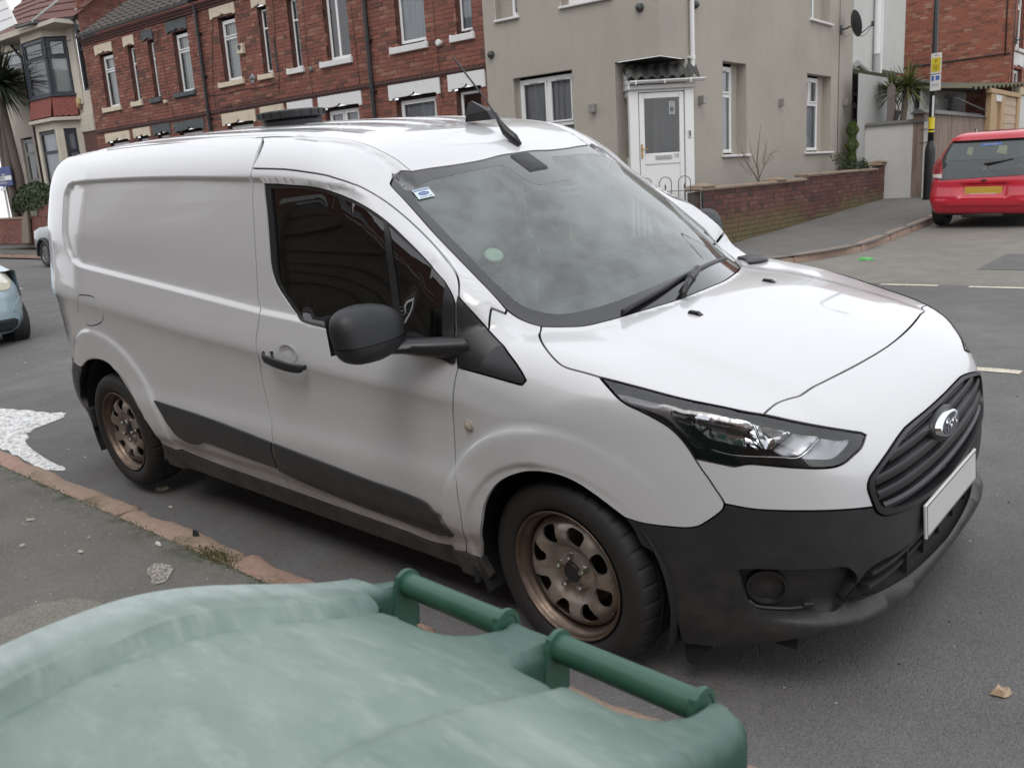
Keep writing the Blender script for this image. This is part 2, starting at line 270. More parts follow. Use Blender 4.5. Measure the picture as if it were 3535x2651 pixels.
K={'door_rear_low':[(-1.493,-0.797,1.604),(-1.499,-0.806,1.529),(-1.495,-0.822,1.438),(-1.494,-0.844,1.292),(-1.496,-0.865,1.128),(-1.468,-0.886,1.09),(-1.479,-0.901,1.028),(-1.491,-0.91,0.991),(-1.494,-0.914,0.916),(-1.515,-0.902,0.832),(-1.52,-0.899,0.751),(-1.513,-0.899,0.68),(-1.5,-0.907,0.612),(-1.507,-0.914,0.542),(-1.507,-0.912,0.47),(-1.507,-0.906,0.414),(-1.523,-0.872,0.332),(-1.51,-0.865,0.295)],
'door_rear_top':[(-1.481,-0.798,1.629),(-1.488,-0.788,1.649),(-1.503,-0.758,1.687),(-1.539,-0.711,1.724),(-1.577,-0.664,1.747),(-1.642,-0.59,1.76),(-1.613,-0.588,1.76)],
'door_top':[(-1.487,-0.788,1.648),(-1.264,-0.792,1.635),(-1.101,-0.795,1.617),(-0.973,-0.78,1.589),(-0.868,-0.752,1.548),(-0.771,-0.725,1.486),(-0.658,-0.718,1.407),(-0.52,-0.742,1.319),(-0.443,-0.773,1.278),(-0.417,-0.785,1.255),(-0.4,-0.799,1.232),(-0.387,-0.818,1.204)],
'door_front':[(-0.385,-0.82,1.2),(-0.385,-0.835,1.18),(-0.38,-0.848,1.14),(-0.359,-0.89,1.03),(-0.348,-0.899,0.985),(-0.357,-0.905,0.955),(-0.368,-0.912,0.906),(-0.374,-0.915,0.87),(-0.386,-0.909,0.835),(-0.397,-0.904,0.772),(-0.405,-0.901,0.714),(-0.411,-0.904,0.642),(-0.393,-0.929,0.584),(-0.393,-0.93,0.522),(-0.391,-0.929,0.463),(-0.403,-0.916,0.386),(-0.436,-0.882,0.291)],
'door_bottom':[(-1.51,-0.865,0.295),(-1.13,-0.863,0.285),(-0.782,-0.861,0.278),(-0.626,-0.86,0.27),(-0.444,-0.882,0.292)],
'sill_top_rear':[(-2.596,-0.887,0.331),(-2.257,-0.868,0.311),(-1.915,-0.866,0.301),(-1.512,-0.865,0.294)],
'wing_sill':[(-0.436,-0.882,0.291),(-0.403,-0.881,0.285),(-0.378,-0.869,0.273)],
'groove':[(-1.632,-0.589,1.761),(-1.493,-0.582,1.754),(-1.334,-0.562,1.74),(-1.248,-0.554,1.729),(-1.168,-0.544,1.717),(-1.091,-0.551,1.702),(-1.025,-0.552,1.683),(-0.965,-0.55,1.658),(-0.91,-0.545,1.631),(-0.87,-0.544,1.605),(-0.838,-0.541,1.585)],
'ws_side':[(-0.84,-0.543,1.585),(-0.865,-0.583,1.585),(-0.867,-0.598,1.58),(-0.844,-0.635,1.569),(-0.833,-0.657,1.555),(-0.825,-0.662,1.548),(-0.765,-0.666,1.501),(-0.701,-0.671,1.45),(-0.599,-0.686,1.375),(-0.483,-0.696,1.291),(-0.404,-0.699,1.23),(-0.338,-0.701,1.178),(-0.298,-0.692,1.14)],
'ws_low':[(-0.29,-0.695,1.129),(-0.271,-0.688,1.113),(-0.247,-0.678,1.097),(-0.218,-0.666,1.084),(-0.191,-0.651,1.074)],
'ws_bottom':[(-0.191,-0.651,1.074),(-0.148,-0.607,1.065),(-0.098,-0.546,1.058),(-0.063,-0.478,1.06),(-0.035,-0.409,1.063),(-0.004,-0.312,1.067),(0.023,-0.203,1.07),(0.035,-0.118,1.072),(0.041,-0.039,1.073)],
'ws_top':[(-0.802,-0.304,1.593),(-0.795,-0.177,1.599),(-0.782,0.023,1.595),(-0.792,-0.09,1.6),(-0.795,0.009,1.603),(-0.795,0.1,1.602)],
'ws_top_near':[(-0.84,-0.543,1.585),(-0.824,-0.465,1.588),(-0.801,-0.348,1.589),(-0.788,-0.215,1.592)],
'pillar_joint':[(-0.278,-0.813,1.094),(-0.278,-0.797,1.111),(-0.272,-0.772,1.13),(-0.295,-0.697,1.133)],
'trim_hyp':[(-0.384,-0.822,1.198),(-0.355,-0.823,1.173),(-0.317,-0.817,1.134),(-0.278,-0.812,1.094),(-0.238,-0.817,1.065),(-0.188,-0.833,1.038),(-0.13,-0.859,1.01),(-0.094,-0.874,0.987),(-0.073,-0.884,0.969)],
'trim_low':[(-0.073,-0.887,0.962),(-0.083,-0.891,0.957),(-0.12,-0.893,0.959),(-0.214,-0.895,0.97),(-0.34,-0.899,0.986)],
'bonnet_side':[(-0.191,-0.652,1.073),(-0.176,-0.679,1.059),(-0.138,-0.723,1.055),(-0.094,-0.762,1.048),(-0.048,-0.794,1.036),(-0.008,-0.814,1.022),(0.023,-0.825,1.012),(0.054,-0.827,1.005),(0.104,-0.824,0.998),(0.154,-0.82,0.99)],
'lamp_top':[(0.157,-0.82,0.989),(0.21,-0.81,0.98),(0.27,-0.797,0.968),(0.391,-0.766,0.941),(0.504,-0.729,0.919),(0.558,-0.708,0.906),(0.601,-0.689,0.895)],
'lamp_top_front':[(0.601,-0.689,0.895),(0.672,-0.641,0.872),(0.727,-0.582,0.845),(0.777,-0.506,0.814),(0.792,-0.476,0.802),(0.799,-0.466,0.794)],
'lamp_bottom':[(0.802,-0.47,0.787),(0.803,-0.51,0.774),(0.796,-0.554,0.763),(0.788,-0.585,0.754),(0.776,-0.613,0.75),(0.753,-0.645,0.752),(0.696,-0.698,0.762),(0.633,-0.739,0.772),(0.594,-0.76,0.776),(0.58,-0.767,0.774),(0.56,-0.777,0.769),(0.532,-0.789,0.774),(0.496,-0.803,0.781),(0.461,-0.815,0.785)],
'lamp_rear':[(0.459,-0.816,0.788),(0.444,-0.819,0.814),(0.417,-0.824,0.849),(0.386,-0.831,0.876),(0.35,-0.839,0.896),(0.308,-0.846,0.915),(0.27,-0.853,0.93),(0.239,-0.852,0.947),(0.205,-0.84,0.965),(0.178,-0.83,0.979),(0.159,-0.822,0.988)],
'wing_front':[(0.459,-0.816,0.785),(0.477,-0.812,0.757),(0.496,-0.807,0.729),(0.514,-0.802,0.698),(0.528,-0.797,0.674),(0.535,-0.795,0.659)],
'wing_low':[(0.535,-0.795,0.655),(0.531,-0.798,0.644),(0.517,-0.804,0.628),(0.487,-0.816,0.602),(0.468,-0.823,0.588),(0.44,-0.832,0.58),(0.377,-0.852,0.577),(0.306,-0.87,0.579),(0.256,-0.881,0.588)],
'arch_front':[(0.255,-0.881,0.588),(0.235,-0.885,0.602),(0.196,-0.892,0.628),(0.156,-0.899,0.653),(0.114,-0.906,0.675),(0.071,-0.912,0.689),(0.025,-0.917,0.695),(-0.025,-0.919,0.692),(-0.079,-0.919,0.681),(-0.136,-0.919,0.659),(-0.185,-0.919,0.632),(-0.224,-0.919,0.602),(-0.258,-0.919,0.561),(-0.286,-0.919,0.513),(-0.305,-0.919,0.455),(-0.341,-0.897,0.363),(-0.378,-0.869,0.273)],
'fascia_low':[(0.536,-0.795,0.654),(0.602,-0.766,0.647),(0.669,-0.73,0.642),(0.731,-0.685,0.637),(0.787,-0.629,0.629),(0.824,-0.572,0.619),(0.843,-0.531,0.612)],
'grille_near':[(0.844,-0.527,0.61),(0.838,-0.537,0.642),(0.832,-0.543,0.669),(0.831,-0.54,0.682),(0.832,-0.529,0.695),(0.837,-0.488,0.713),(0.84,-0.411,0.733),(0.839,-0.33,0.749),(0.838,-0.277,0.756)],
'grille_top':[(0.838,-0.275,0.756),(0.84,-0.209,0.757),(0.843,-0.107,0.756),(0.845,0.006,0.754),(0.844,0.132,0.752),(0.842,0.274,0.747),(0.839,0.351,0.746)],
'grille_bot':[(0.844,-0.527,0.609),(0.849,-0.519,0.593),(0.855,-0.502,0.579),(0.861,-0.481,0.569),(0.875,-0.404,0.552),(0.882,-0.322,0.538),(0.887,-0.225,0.523),(0.889,-0.116,0.509),(0.89,0.007,0.495),(0.889,0.143,0.488)],
'gap_bonnet':[(0.601,-0.685,0.896),(0.602,-0.65,0.902),(0.607,-0.607,0.907),(0.62,-0.571,0.908),(0.637,-0.538,0.909),(0.641,-0.515,0.911),(0.646,-0.468,0.915),(0.656,-0.411,0.917),(0.678,-0.25,0.919),(0.694,-0.015,0.919),(0.683,-0.21,0.919),(0.689,-0.114,0.92),(0.691,0.046,0.92)],
'bump_arch':[(0.257,-0.88,0.585),(0.282,-0.875,0.55),(0.301,-0.871,0.507),(0.335,-0.863,0.487),(0.352,-0.859,0.457),(0.366,-0.853,0.414),(0.375,-0.849,0.369),(0.383,-0.843,0.311),(0.388,-0.834,0.249),(0.388,-0.823,0.205),(0.389,-0.811,0.173)],
'bump_low':[(0.392,-0.809,0.171),(0.461,-0.789,0.178),(0.525,-0.765,0.187),(0.612,-0.74,0.21),(0.696,-0.715,0.24),(0.785,-0.653,0.26),(0.83,-0.597,0.264)],
'arch_rear':[(-3.373,-0.884,0.655),(-3.311,-0.891,0.683),(-3.222,-0.898,0.712),(-3.116,-0.908,0.733),(-3.036,-0.914,0.74),(-2.962,-0.914,0.734),(-2.91,-0.914,0.716),(-2.874,-0.905,0.678),(-2.817,-0.908,0.632),(-2.739,-0.917,0.575),(-2.686,-0.918,0.505),(-2.621,-0.927,0.457),(-2.584,-0.917,0.397),(-2.594,-0.888,0.334)],
'rbump_top':[(-3.538,-0.855,0.655),(-3.462,-0.87,0.651),(-3.373,-0.884,0.655)],
'rbump_arch':[(-3.376,-0.883,0.651),(-3.418,-0.883,0.595),(-3.474,-0.878,0.516),(-3.513,-0.87,0.446)],
'clad_rear':[(-2.508,-0.913,0.588),(-1.966,-0.913,0.569),(-1.508,-0.914,0.536),(-1.517,-0.913,0.505),(-1.516,-0.912,0.469),(-1.508,-0.906,0.413),(-1.807,-0.908,0.423),(-2.092,-0.909,0.433),(-2.118,-0.908,0.425),(-2.147,-0.906,0.411),(-2.181,-0.905,0.406),(-2.281,-0.904,0.404),(-2.354,-0.908,0.424),(-2.388,-0.911,0.451),(-2.423,-0.913,0.483),(-2.462,-0.914,0.539),(-2.506,-0.915,0.58)],
'clad_front':[(-1.501,-0.914,0.536),(-1.103,-0.913,0.508),(-0.881,-0.913,0.492),(-0.732,-0.913,0.485),(-0.64,-0.912,0.478),(-0.598,-0.912,0.473),(-0.567,-0.912,0.463),(-0.543,-0.91,0.442),(-0.484,-0.923,0.412),(-0.469,-0.903,0.364),(-0.467,-0.898,0.356),(-0.489,-0.894,0.346),(-0.553,-0.871,0.323),(-0.682,-0.871,0.325),(-0.801,-0.872,0.331),(-1.096,-0.877,0.348),(-1.506,-0.905,0.405),(-1.502,-0.912,0.462),(-1.503,-0.913,0.507)],
'win':[(-1.425,-0.794,1.586),(-1.419,-0.8,1.557),(-1.409,-0.813,1.492),(-1.403,-0.825,1.412),(-1.4,-0.837,1.332),(-1.398,-0.844,1.281),(-1.389,-0.849,1.241),(-1.367,-0.854,1.198),(-1.339,-0.857,1.169),(-1.312,-0.86,1.145),(-1.263,-0.866,1.104),(-1.219,-0.877,1.081),(-1.19,-0.885,1.072),(-1.159,-0.887,1.067),(-1.058,-0.888,1.058),(-0.893,-0.89,1.044),(-0.747,-0.892,1.03),(-0.61,-0.894,1.018),(-0.48,-0.895,1.008),(-0.357,-0.898,0.997)],
'win_front':[(-0.356,-0.892,1.022),(-0.375,-0.86,1.099),(-0.387,-0.837,1.176),(-0.408,-0.826,1.207),(-0.447,-0.813,1.245)],
'win_top':[(-0.448,-0.813,1.247),(-0.533,-0.794,1.301),(-0.599,-0.784,1.344),(-0.665,-0.777,1.386),(-0.717,-0.773,1.42),(-0.767,-0.775,1.452),(-0.814,-0.781,1.48),(-0.865,-0.787,1.505),(-0.936,-0.791,1.53),(-1,-0.796,1.548),(-1.062,-0.799,1.562),(-1.15,-0.797,1.572),(-1.233,-0.796,1.578),(-1.336,-0.794,1.585),(-1.421,-0.793,1.588)],
'glass_main':[(-1.382,-0.798,1.568),(-1.374,-0.814,1.482),(-1.367,-0.826,1.403),(-1.364,-0.837,1.333),(-1.363,-0.846,1.262),(-1.355,-0.852,1.216),(-1.33,-0.856,1.177),(-1.286,-0.861,1.138),(-1.238,-0.866,1.101),(-1.197,-0.874,1.082),(-1.155,-0.876,1.077),(-1.059,-0.876,1.069),(-0.905,-0.877,1.057),(-0.764,-0.874,1.051),(-0.645,-0.888,1.046),(-0.684,-0.854,1.12),(-0.704,-0.839,1.208),(-0.719,-0.825,1.297),(-0.735,-0.806,1.384),(-0.761,-0.782,1.44),(-0.81,-0.786,1.47),(-0.867,-0.793,1.494),(-0.939,-0.796,1.519),(-1.003,-0.802,1.538),(-1.071,-0.801,1.551),(-1.15,-0.799,1.56),(-1.233,-0.798,1.566)],
'glass_qtr':[(-0.74,-0.778,1.43),(-0.714,-0.8,1.384),(-0.693,-0.823,1.298),(-0.675,-0.837,1.21),(-0.654,-0.853,1.122),(-0.623,-0.882,1.071),(-0.581,-0.879,1.079),(-0.433,-0.884,1.056),(-0.427,-0.871,1.098),(-0.449,-0.819,1.239),(-0.529,-0.799,1.291),(-0.595,-0.789,1.336),(-0.66,-0.783,1.377),(-0.706,-0.779,1.407)],
'sail':[(-0.445,-0.814,1.244),(-0.408,-0.826,1.206),(-0.387,-0.837,1.175),(-0.376,-0.861,1.099),(-0.358,-0.898,0.996),(-0.418,-0.897,1.001),(-0.48,-0.896,1.007),(-0.61,-0.894,1.018),(-0.626,-0.883,1.067),(-0.6,-0.881,1.073),(-0.548,-0.881,1.071),(-0.433,-0.884,1.056),(-0.424,-0.884,1.059),(-0.427,-0.871,1.098),(-0.441,-0.829,1.219)],
'flap':[(-3.114,-0.911,1.08),(-3.076,-0.913,1.084),(-2.954,-0.912,1.083),(-2.912,-0.914,1.071),(-2.889,-0.916,1.052),(-2.868,-0.91,0.998),(-2.929,-0.903,0.951),(-2.996,-0.902,0.93),(-3.066,-0.901,0.919),(-3.144,-0.896,0.916),(-3.177,-0.893,0.925),(-3.211,-0.892,0.971),(-3.149,-0.91,1.043)],
'repeater':[(-0.32,-0.908,0.793)],
'handle':[(-1.395,-0.917,0.936),(-1.386,-0.917,0.921),(-1.167,-0.917,0.906)],
'nozzles':[(0.155,-0.267,1.053)],
'antenna':[(-0.881,0.078,1.653)],
'fog':[(0.565,-0.787,0.46),(0.588,-0.776,0.465),(0.699,-0.715,0.465),(0.765,-0.66,0.461),(0.803,-0.614,0.454),(0.821,-0.58,0.414),(0.812,-0.578,0.371),(0.782,-0.615,0.317),(0.713,-0.687,0.323),(0.657,-0.729,0.323),(0.606,-0.76,0.329),(0.589,-0.77,0.349),(0.577,-0.778,0.389)],
'fogin':[(0.614,-0.763,0.438),(0.764,-0.659,0.433),(0.75,-0.668,0.397),(0.731,-0.675,0.352),(0.714,-0.689,0.346),(0.64,-0.742,0.353),(0.63,-0.75,0.377)],
'lowgrille':[(0.858,-0.494,0.438),(0.876,-0.361,0.416),(0.87,-0.043,0.35),(0.866,0.142,0.327),(0.866,0.263,0.348),(0.865,0.173,0.325),(0.89,-0.008,0.3),(0.881,-0.226,0.304),(0.864,-0.382,0.31),(0.85,-0.433,0.321),(0.815,-0.562,0.343),(0.791,-0.602,0.334),(0.818,-0.569,0.373),(0.841,-0.539,0.42)],
'plateL':[(0.881,-0.273,0.418),(0.884,-0.282,0.457)],
'emblem':[(0.866,-0.066,0.698),(0.875,0.108,0.663),(0.863,0.06,0.708),(0.878,-0.047,0.649)],
'wiper':[(-0.031,-0.391,1.066),(-0.022,-0.332,1.075),(-0.015,-0.262,1.085),(-0.002,-0.16,1.092),(-0.01,0.028,1.105),(-0.006,0.126,1.098),(-0.026,0.285,1.088),(-0.067,0.451,1.071)],
'wiper2':[(0.015,-0.23,1.071),(-0.009,-0.128,1.099),(-0.011,-0.081,1.104)],
'phone':[(-0.305,-0.601,1.196)],
'sticker':[(-0.793,-0.575,1.546),(-0.787,-0.51,1.555),(-0.747,-0.524,1.524),(-0.757,-0.584,1.517)],
'mirrorblob':[(-0.743,-0.151,1.567),(-0.7,-0.119,1.541),(-0.687,-0.098,1.534),(-0.67,-0.041,1.524),(-0.661,0.006,1.519),(-0.632,0.008,1.5),(-0.617,0.038,1.49),(-0.619,0.093,1.491),(-0.634,0.132,1.498),(-0.667,0.137,1.519),(-0.689,0.209,1.529),(-0.757,0.292,1.566)],
'inner':[(-0.801,-0.511,1.565),(-0.777,-0.596,1.529),(-0.755,-0.627,1.505),(-0.718,-0.638,1.473),(-0.538,-0.656,1.344),(-0.363,-0.668,1.212),(-0.36,-0.659,1.213),(-0.31,-0.667,1.169),(-0.271,-0.661,1.133),(-0.233,-0.645,1.105),(-0.182,-0.611,1.086),(-0.125,-0.55,1.074),(-0.088,-0.496,1.07),(-0.05,-0.385,1.08)],
'hl_ind':[(0.22,-0.835,0.964),(0.254,-0.825,0.961),(0.303,-0.813,0.952),(0.348,-0.802,0.944),(0.384,-0.8,0.934),(0.386,-0.816,0.92),(0.393,-0.825,0.894),(0.405,-0.826,0.867),(0.428,-0.821,0.844),(0.459,-0.813,0.823),(0.481,-0.805,0.81),(0.459,-0.814,0.81),(0.436,-0.82,0.832),(0.409,-0.825,0.863),(0.377,-0.83,0.894),(0.341,-0.838,0.91),(0.308,-0.845,0.92),(0.274,-0.851,0.931),(0.249,-0.848,0.948)],
'hl_main':[(0.421,-0.806,0.913),(0.432,-0.79,0.923),(0.467,-0.773,0.919),(0.518,-0.756,0.907),(0.589,-0.724,0.886),(0.609,-0.735,0.853),(0.628,-0.735,0.811),(0.582,-0.76,0.819),(0.53,-0.783,0.832),(0.495,-0.797,0.842),(0.469,-0.804,0.861),(0.441,-0.809,0.886)],
'hl_sec':[(0.595,-0.722,0.883),(0.636,-0.698,0.87),(0.675,-0.669,0.855),(0.662,-0.702,0.834),(0.644,-0.725,0.812),(0.63,-0.734,0.812),(0.617,-0.734,0.841)],
'hl_mat':[(0.681,-0.662,0.854),(0.709,-0.633,0.843),(0.733,-0.602,0.831),(0.723,-0.647,0.812),(0.704,-0.683,0.79),(0.664,-0.715,0.794),(0.647,-0.723,0.81),(0.668,-0.697,0.833)],
'hl_end':[(0.737,-0.594,0.83),(0.771,-0.543,0.809),(0.787,-0.501,0.801),(0.787,-0.551,0.781),(0.774,-0.599,0.769),(0.75,-0.637,0.773),(0.712,-0.678,0.783),(0.729,-0.643,0.808)],
'hl_chr':[(0.497,-0.799,0.813),(0.531,-0.786,0.802),(0.566,-0.771,0.796),(0.616,-0.745,0.793),(0.664,-0.716,0.79),(0.702,-0.687,0.786),(0.72,-0.66,0.802),(0.733,-0.606,0.828)],
'hl_div':[(0.591,-0.722,0.886),(0.608,-0.734,0.856),(0.627,-0.736,0.812)]}
# ---------------------------------------------------------------- VAN (built in its own frame: x forward, z up from the road under its near wheels)
RGm=((0.9998995,0.00108044,0.01413579),(0.,0.99709173,-0.07621081),(-0.01417702,0.07620315,0.99699152))
RGn=np.array(RGm); O0=np.array([0,-.875,0.])
_t=O0-RGn@O0
van=bpy.data.objects.new('van',None); COL.objects.link(van)
van.matrix_world=Matrix(((*RGm[0],_t[0]),(*RGm[1],_t[1]),(*RGm[2],_t[2]),(0,0,0,1)))
tag(van,'white panel van with bare steel wheels and black lower bumper parked at the near kerb','van')
def fld_grad(P,h=.003):
    G=np.empty_like(P)
    for i in range(3):
        a=P.copy();b=P.copy();a[:,i]+=h;b[:,i]-=h
        G[:,i]=phi(*a.T)-phi(*b.T)
    return G/np.maximum(np.linalg.norm(G,axis=1),1e-9)[:,None]
def root_ray(O,D,a,b,it=30):
    lo=np.full(len(O),a,float);hi=np.full(len(O),b,float)
    # coarse scan for the outermost crossing
    ts=np.linspace(b,a,26); found=np.zeros(len(O),bool)
    for i in range(1,len(ts)):
        v=phi(*(O+D*ts[i]).T)<=0; m=v&~found
        lo[m]=ts[i];hi[m]=ts[i-1];found|=m
    for _ in range(it):
        m=.5*(lo+hi);c=phi(*(O+D*m[:,None]).T)>0
        hi=np.where(c,m,hi);lo=np.where(c,lo,m)
    return O+D*(.5*(lo+hi))[:,None]
class PSide:   # polar about a lengthwise axis inside the body; far side mirrored by the caller
    z0=.8
    def fwd(s,P): return np.c_[P[:,0],np.arctan2(P[:,2]-s.z0,-P[:,1])*.9]
    def inv(s,U):
        a=U[:,1]/.9; O=np.c_[U[:,0],np.zeros(len(U)),np.full(len(U),s.z0)]
        return root_ray(O,np.c_[np.zeros(len(U)),-np.cos(a),np.sin(a)],.3,1.6)
def onside(ft):
    P=np.array(ft,float); O=P.copy();O[:,1]=0
    return root_ray(O,np.repeat([[0,-1.,0]],len(P),0),.3,1.2)
class PNose:
    Q=np.array([-.05,0,.50])
    def fwd(s,P):
        d=P-s.Q; return np.c_[np.arctan2(d[:,1],d[:,0]),np.arctan2(d[:,2],np.hypot(d[:,0],d[:,1]))]*.9
    def inv(s,U):
        a,e=U[:,0]/.9,U[:,1]/.9
        return root_ray(np.repeat(s.Q[None],len(U),0),np.c_[np.cos(e)*np.cos(a),np.cos(e)*np.sin(a),np.sin(e)],.15,1.5)
class PTop:
    def __init__(s,z0): s.z0=z0
    def fwd(s,P): return P[:,:2].copy()
    def inv(s,U): return root_ray(np.c_[U,np.full(len(U),s.z0)],np.repeat([[0,0,1.]],len(U),0),0,1.3)
class PRear:
    Q=np.array([-3.0,0,1.0])
    def fwd(s,P):
        d=P-s.Q; return np.c_[np.arctan2(d[:,1],-d[:,0]),np.arctan2(d[:,2],np.hypot(d[:,0],d[:,1]))]*.9
    def inv(s,U):
        a,e=U[:,0]/.9,U[:,1]/.9
        return root_ray(np.repeat(s.Q[None],len(U),0),np.c_[-np.cos(e)*np.cos(a),np.cos(e)*np.sin(a),np.sin(e)],.15,1.8)
PS,PN,PR_=PSide(),PNose(),PRear()
def catmull(P,step,closed=False):
    P=np.asarray(P,float);n=len(P)
    if n<3:
        L=np.linalg.norm(P[1]-P[0]);k=max(2,int(L/step)+1);t=np.linspace(0,1,k)[:,None];return P[0]+(P[1]-P[0])*t
    out=[]
    for i in range(n if closed else n-1):
        p1=P[i];p2=P[(i+1)%n];p0=P[i-1] if (i>0 or closed) else 2*p1-p2;p3=P[(i+2)%n] if (i+2<n or closed) else 2*p2-p1
        L=np.linalg.norm(p2-p1);k=max(1,int(round(L/step)))
        d01,d12,d23=[max(np.linalg.norm(q),1e-6)**.5 for q in (p1-p0,p2-p1,p3-p2)]
        m1=(p1-p0)/d01-(p2-p0)/(d01+d12)+(p2-p1)/d12; m2=(p2-p1)/d12-(p3-p1)/(d12+d23)+(p3-p2)/d23
        m1*=d12;m2*=d12
        for j in range(k):
            t=j/k;out.append((2*t**3-3*t**2+1)*p1+(t**3-2*t**2+t)*m1+(-2*t**3+3*t**2)*p2+(t**3-t**2)*m2)
    if not closed: out.append(P[-1])
    return np.array(out)
def loop3(*curves,step=.012):
    """curves joined end to end, each smoothed; corners stay where curves meet"""
    out=[]
    for c in curves:
        q=catmull(c,step)
        if out: 
            if np.linalg.norm(out[-1][-1]-q[0])<.004: q=q[1:]
        out.append(q)
    L=np.concatenate(out)
    keep=[0]
    for i in range(1,len(L)):
        if np.linalg.norm(L[i]-L[keep[-1]])>.003: keep.append(i)
    if np.linalg.norm(L[keep[-1]]-L[0])<.003: keep.pop()
    L=L[keep]
    # break up long straight joins
    res=[]
    for i in range(len(L)):
        a=L[i];b=L[(i+1)%len(L)];k=max(1,int(np.linalg.norm(b-a)/(step*1.3)))
        for j in range(k): res.append(a+(b-a)*j/k)
    return np.array(res)
def rev(c): return list(c)[::-1]
def mir(c): return [(a,-b,d) for a,b,d in c]
def area2(U): return .5*np.sum(U[:,0]*np.roll(U[:,1],-1)-np.roll(U[:,0],-1)*U[:,1])
def inset(U,d):
    if area2(U)<0: U=U[::-1]
    e=np.roll(U,-1,0)-U; e/=np.maximum(np.linalg.norm(e,axis=1),1e-9)[:,None]
    nn=np.c_[-e[:,1],e[:,0]]; m=nn+np.roll(nn,1,0); l=np.linalg.norm(m,axis=1); m/=np.maximum(l,.6)[:,None]
    m*= (1/np.clip(l/2,.5,1))[:,None]*np.where(l>.6,1,1)[:,None]
    return U+m*d
def inpoly(P,U):
    c=np.zeros(len(P),bool);n=len(U)
    for i in range(n):
        a=U[i];b=U[i-1]
        t=((a[1]>P[:,1])!=(b[1]>P[:,1]))
        if abs(b[1]-a[1])<1e-12: continue
        c^=t&(P[:,0]<(b[0]-a[0])*(P[:,1]-a[1])/(b[1]-a[1])+a[0])
    return c
def pdist(P,U):
    """distance of points P to dense polyline vertices U (approx)"""
    d=np.full(len(P),1e9)
    for i in range(0,len(U),200):
        q=U[i:i+200]; d=np.minimum(d,np.min(np.hypot(P[:,0:1]-q[None,:,0],P[:,1:2]-q[None,:,1]),axis=1))
    return d
def panel(name,proj,loop,mat,parent=None,holes=(),ins=.0028,hins=None,lip=.014,step=.02,off=0.0,feats=(),mirror=False,hlip=None,flip=False,bulge=0):
    """skin panel cut out of the body surface: loop/holes are closed 3D outlines lying on it"""
    if isinstance(loop,tuple): loop=loop3(*loop)
    U=inset(proj.fwd(np.asarray(loop)),ins)
    H=[]
    for h in holes:
        if isinstance(h,tuple): h=loop3(*h)
        H.append(inset(proj.fwd(np.asarray(h)),-(ins if hins is None else hins)))
    lo=U.min(0);hi=U.max(0); sx=step;sy=step*.87
    gx=np.arange(lo[0]+sx/2,hi[0],sx);gy=np.arange(lo[1]+sy/2,hi[1],sy)
    G=np.array([(x+(sx/2 if j%2 else 0),y) for j,y in enumerate(gy) for x in gx]).reshape(-1,2)
    m=inpoly(G,U)&(pdist(G,U)>step*.55)
    for h in H: m&=~inpoly(G,h)&(pdist(G,h)>step*.55)
    G=G[m]
    FP=[]
    for ft in feats:
        q=proj.fwd(onside(catmull(np.asarray(ft,float),step*.8)) if isinstance(proj,PSide) else catmull(np.asarray(ft,float),step*.8)); k=inpoly(q,U)&(pdist(q,U)>step*.35)
        for h in H: k&=~inpoly(q,h)&(pdist(q,h)>step*.35)
        FP.append(q[k])
    if FP:
        A=np.concatenate(FP)
        if len(A) and len(G): G=G[pdist(G,A)>step*.5]
        G=np.concatenate([G,A]) if len(A) else G
    V=[U]+H; nb=sum(len(q) for q in V); E=[];k=0;loops=[]
    for q in V:
        E+=[(k+i,k+(i+1)%len(q)) for i in range(len(q))]; loops.append((k,len(q))); k+=len(q)
    P2=np.concatenate(V+[G]) if len(G) else np.concatenate(V)
    res=delaunay_2d_cdt([Vector(q) for q in P2],E,[],0,1e-6)
    vo=np.array([q[:] for q in res[0]]); F=np.array(res[2])
    c=vo[F].mean(1); k=inpoly(c,U)
    for h in H: k&=~inpoly(c,h)
    F=F[k]
    # orig index map for the boundary loops
    om={}
    for i,o in enumerate(res[3]):
        for q in o: om[q]=i
    X=proj.inv(vo); N=fld_grad(X)
    if bulge:
        dd=np.minimum(pdist(vo,U),.03)/.03; X=X+N*(bulge*np.sqrt(dd*(2-dd)))[:,None]
    if off: X=X+N*off
    # orientation
    a,b,cc=X[F[:,0]],X[F[:,1]],X[F[:,2]]
    s=np.sum(np.cross(b-a,cc-a)*N[F[:,0]],axis=1); F[s<0]=F[s<0][:,::-1]
    verts=list(map(tuple,X)); faces=[tuple(int(i) for i in f) for f in F]; nf=len(faces)
    for li,(st,n) in enumerate(loops):
        L=lip if li==0 else (hlip if hlip is not None else lip)
        if not L: continue
        idx=[om.get(st+i) for i in range(n)]; idx=[i for i in idx if i is not None]
        base=len(verts)
        for i in idx: verts.append(tuple(X[i]))
        for i in idx: verts.append(tuple(X[i]-N[i]*L))
        n2=len(idx)
        for i in range(n2):
            j=(i+1)%n2; f=(base+i,base+j,base+n2+j,base+n2+i); faces.append(f if li==0 else f[::-1])
    if mirror: 
        verts=[(x,-y,z) for x,y,z in verts]; faces=[f[::-1] for f in faces]
    me=bpy.data.meshes.new(name); me.from_pydata(verts,[],faces); me.materials.append(mat)
    me.polygons.foreach_set('use_smooth',[True]*len(faces)); me.update()
    Nn=N.copy()
    if bulge: Nn=None
    if mirror and Nn is not None: Nn=Nn*[1,-1,1]
    if Nn is not None:
        ln=np.zeros((len(me.loops),3)); vi=np.empty(len(me.loops),int); me.loops.foreach_get('vertex_index',vi)
        k=vi<len(X); ln[k]=Nn[vi[k]]; me.normals_split_custom_set([tuple(q) for q in ln])
    o=bpy.data.objects.new(name,me); COL.objects.link(o); o.parent=parent or van
    return o

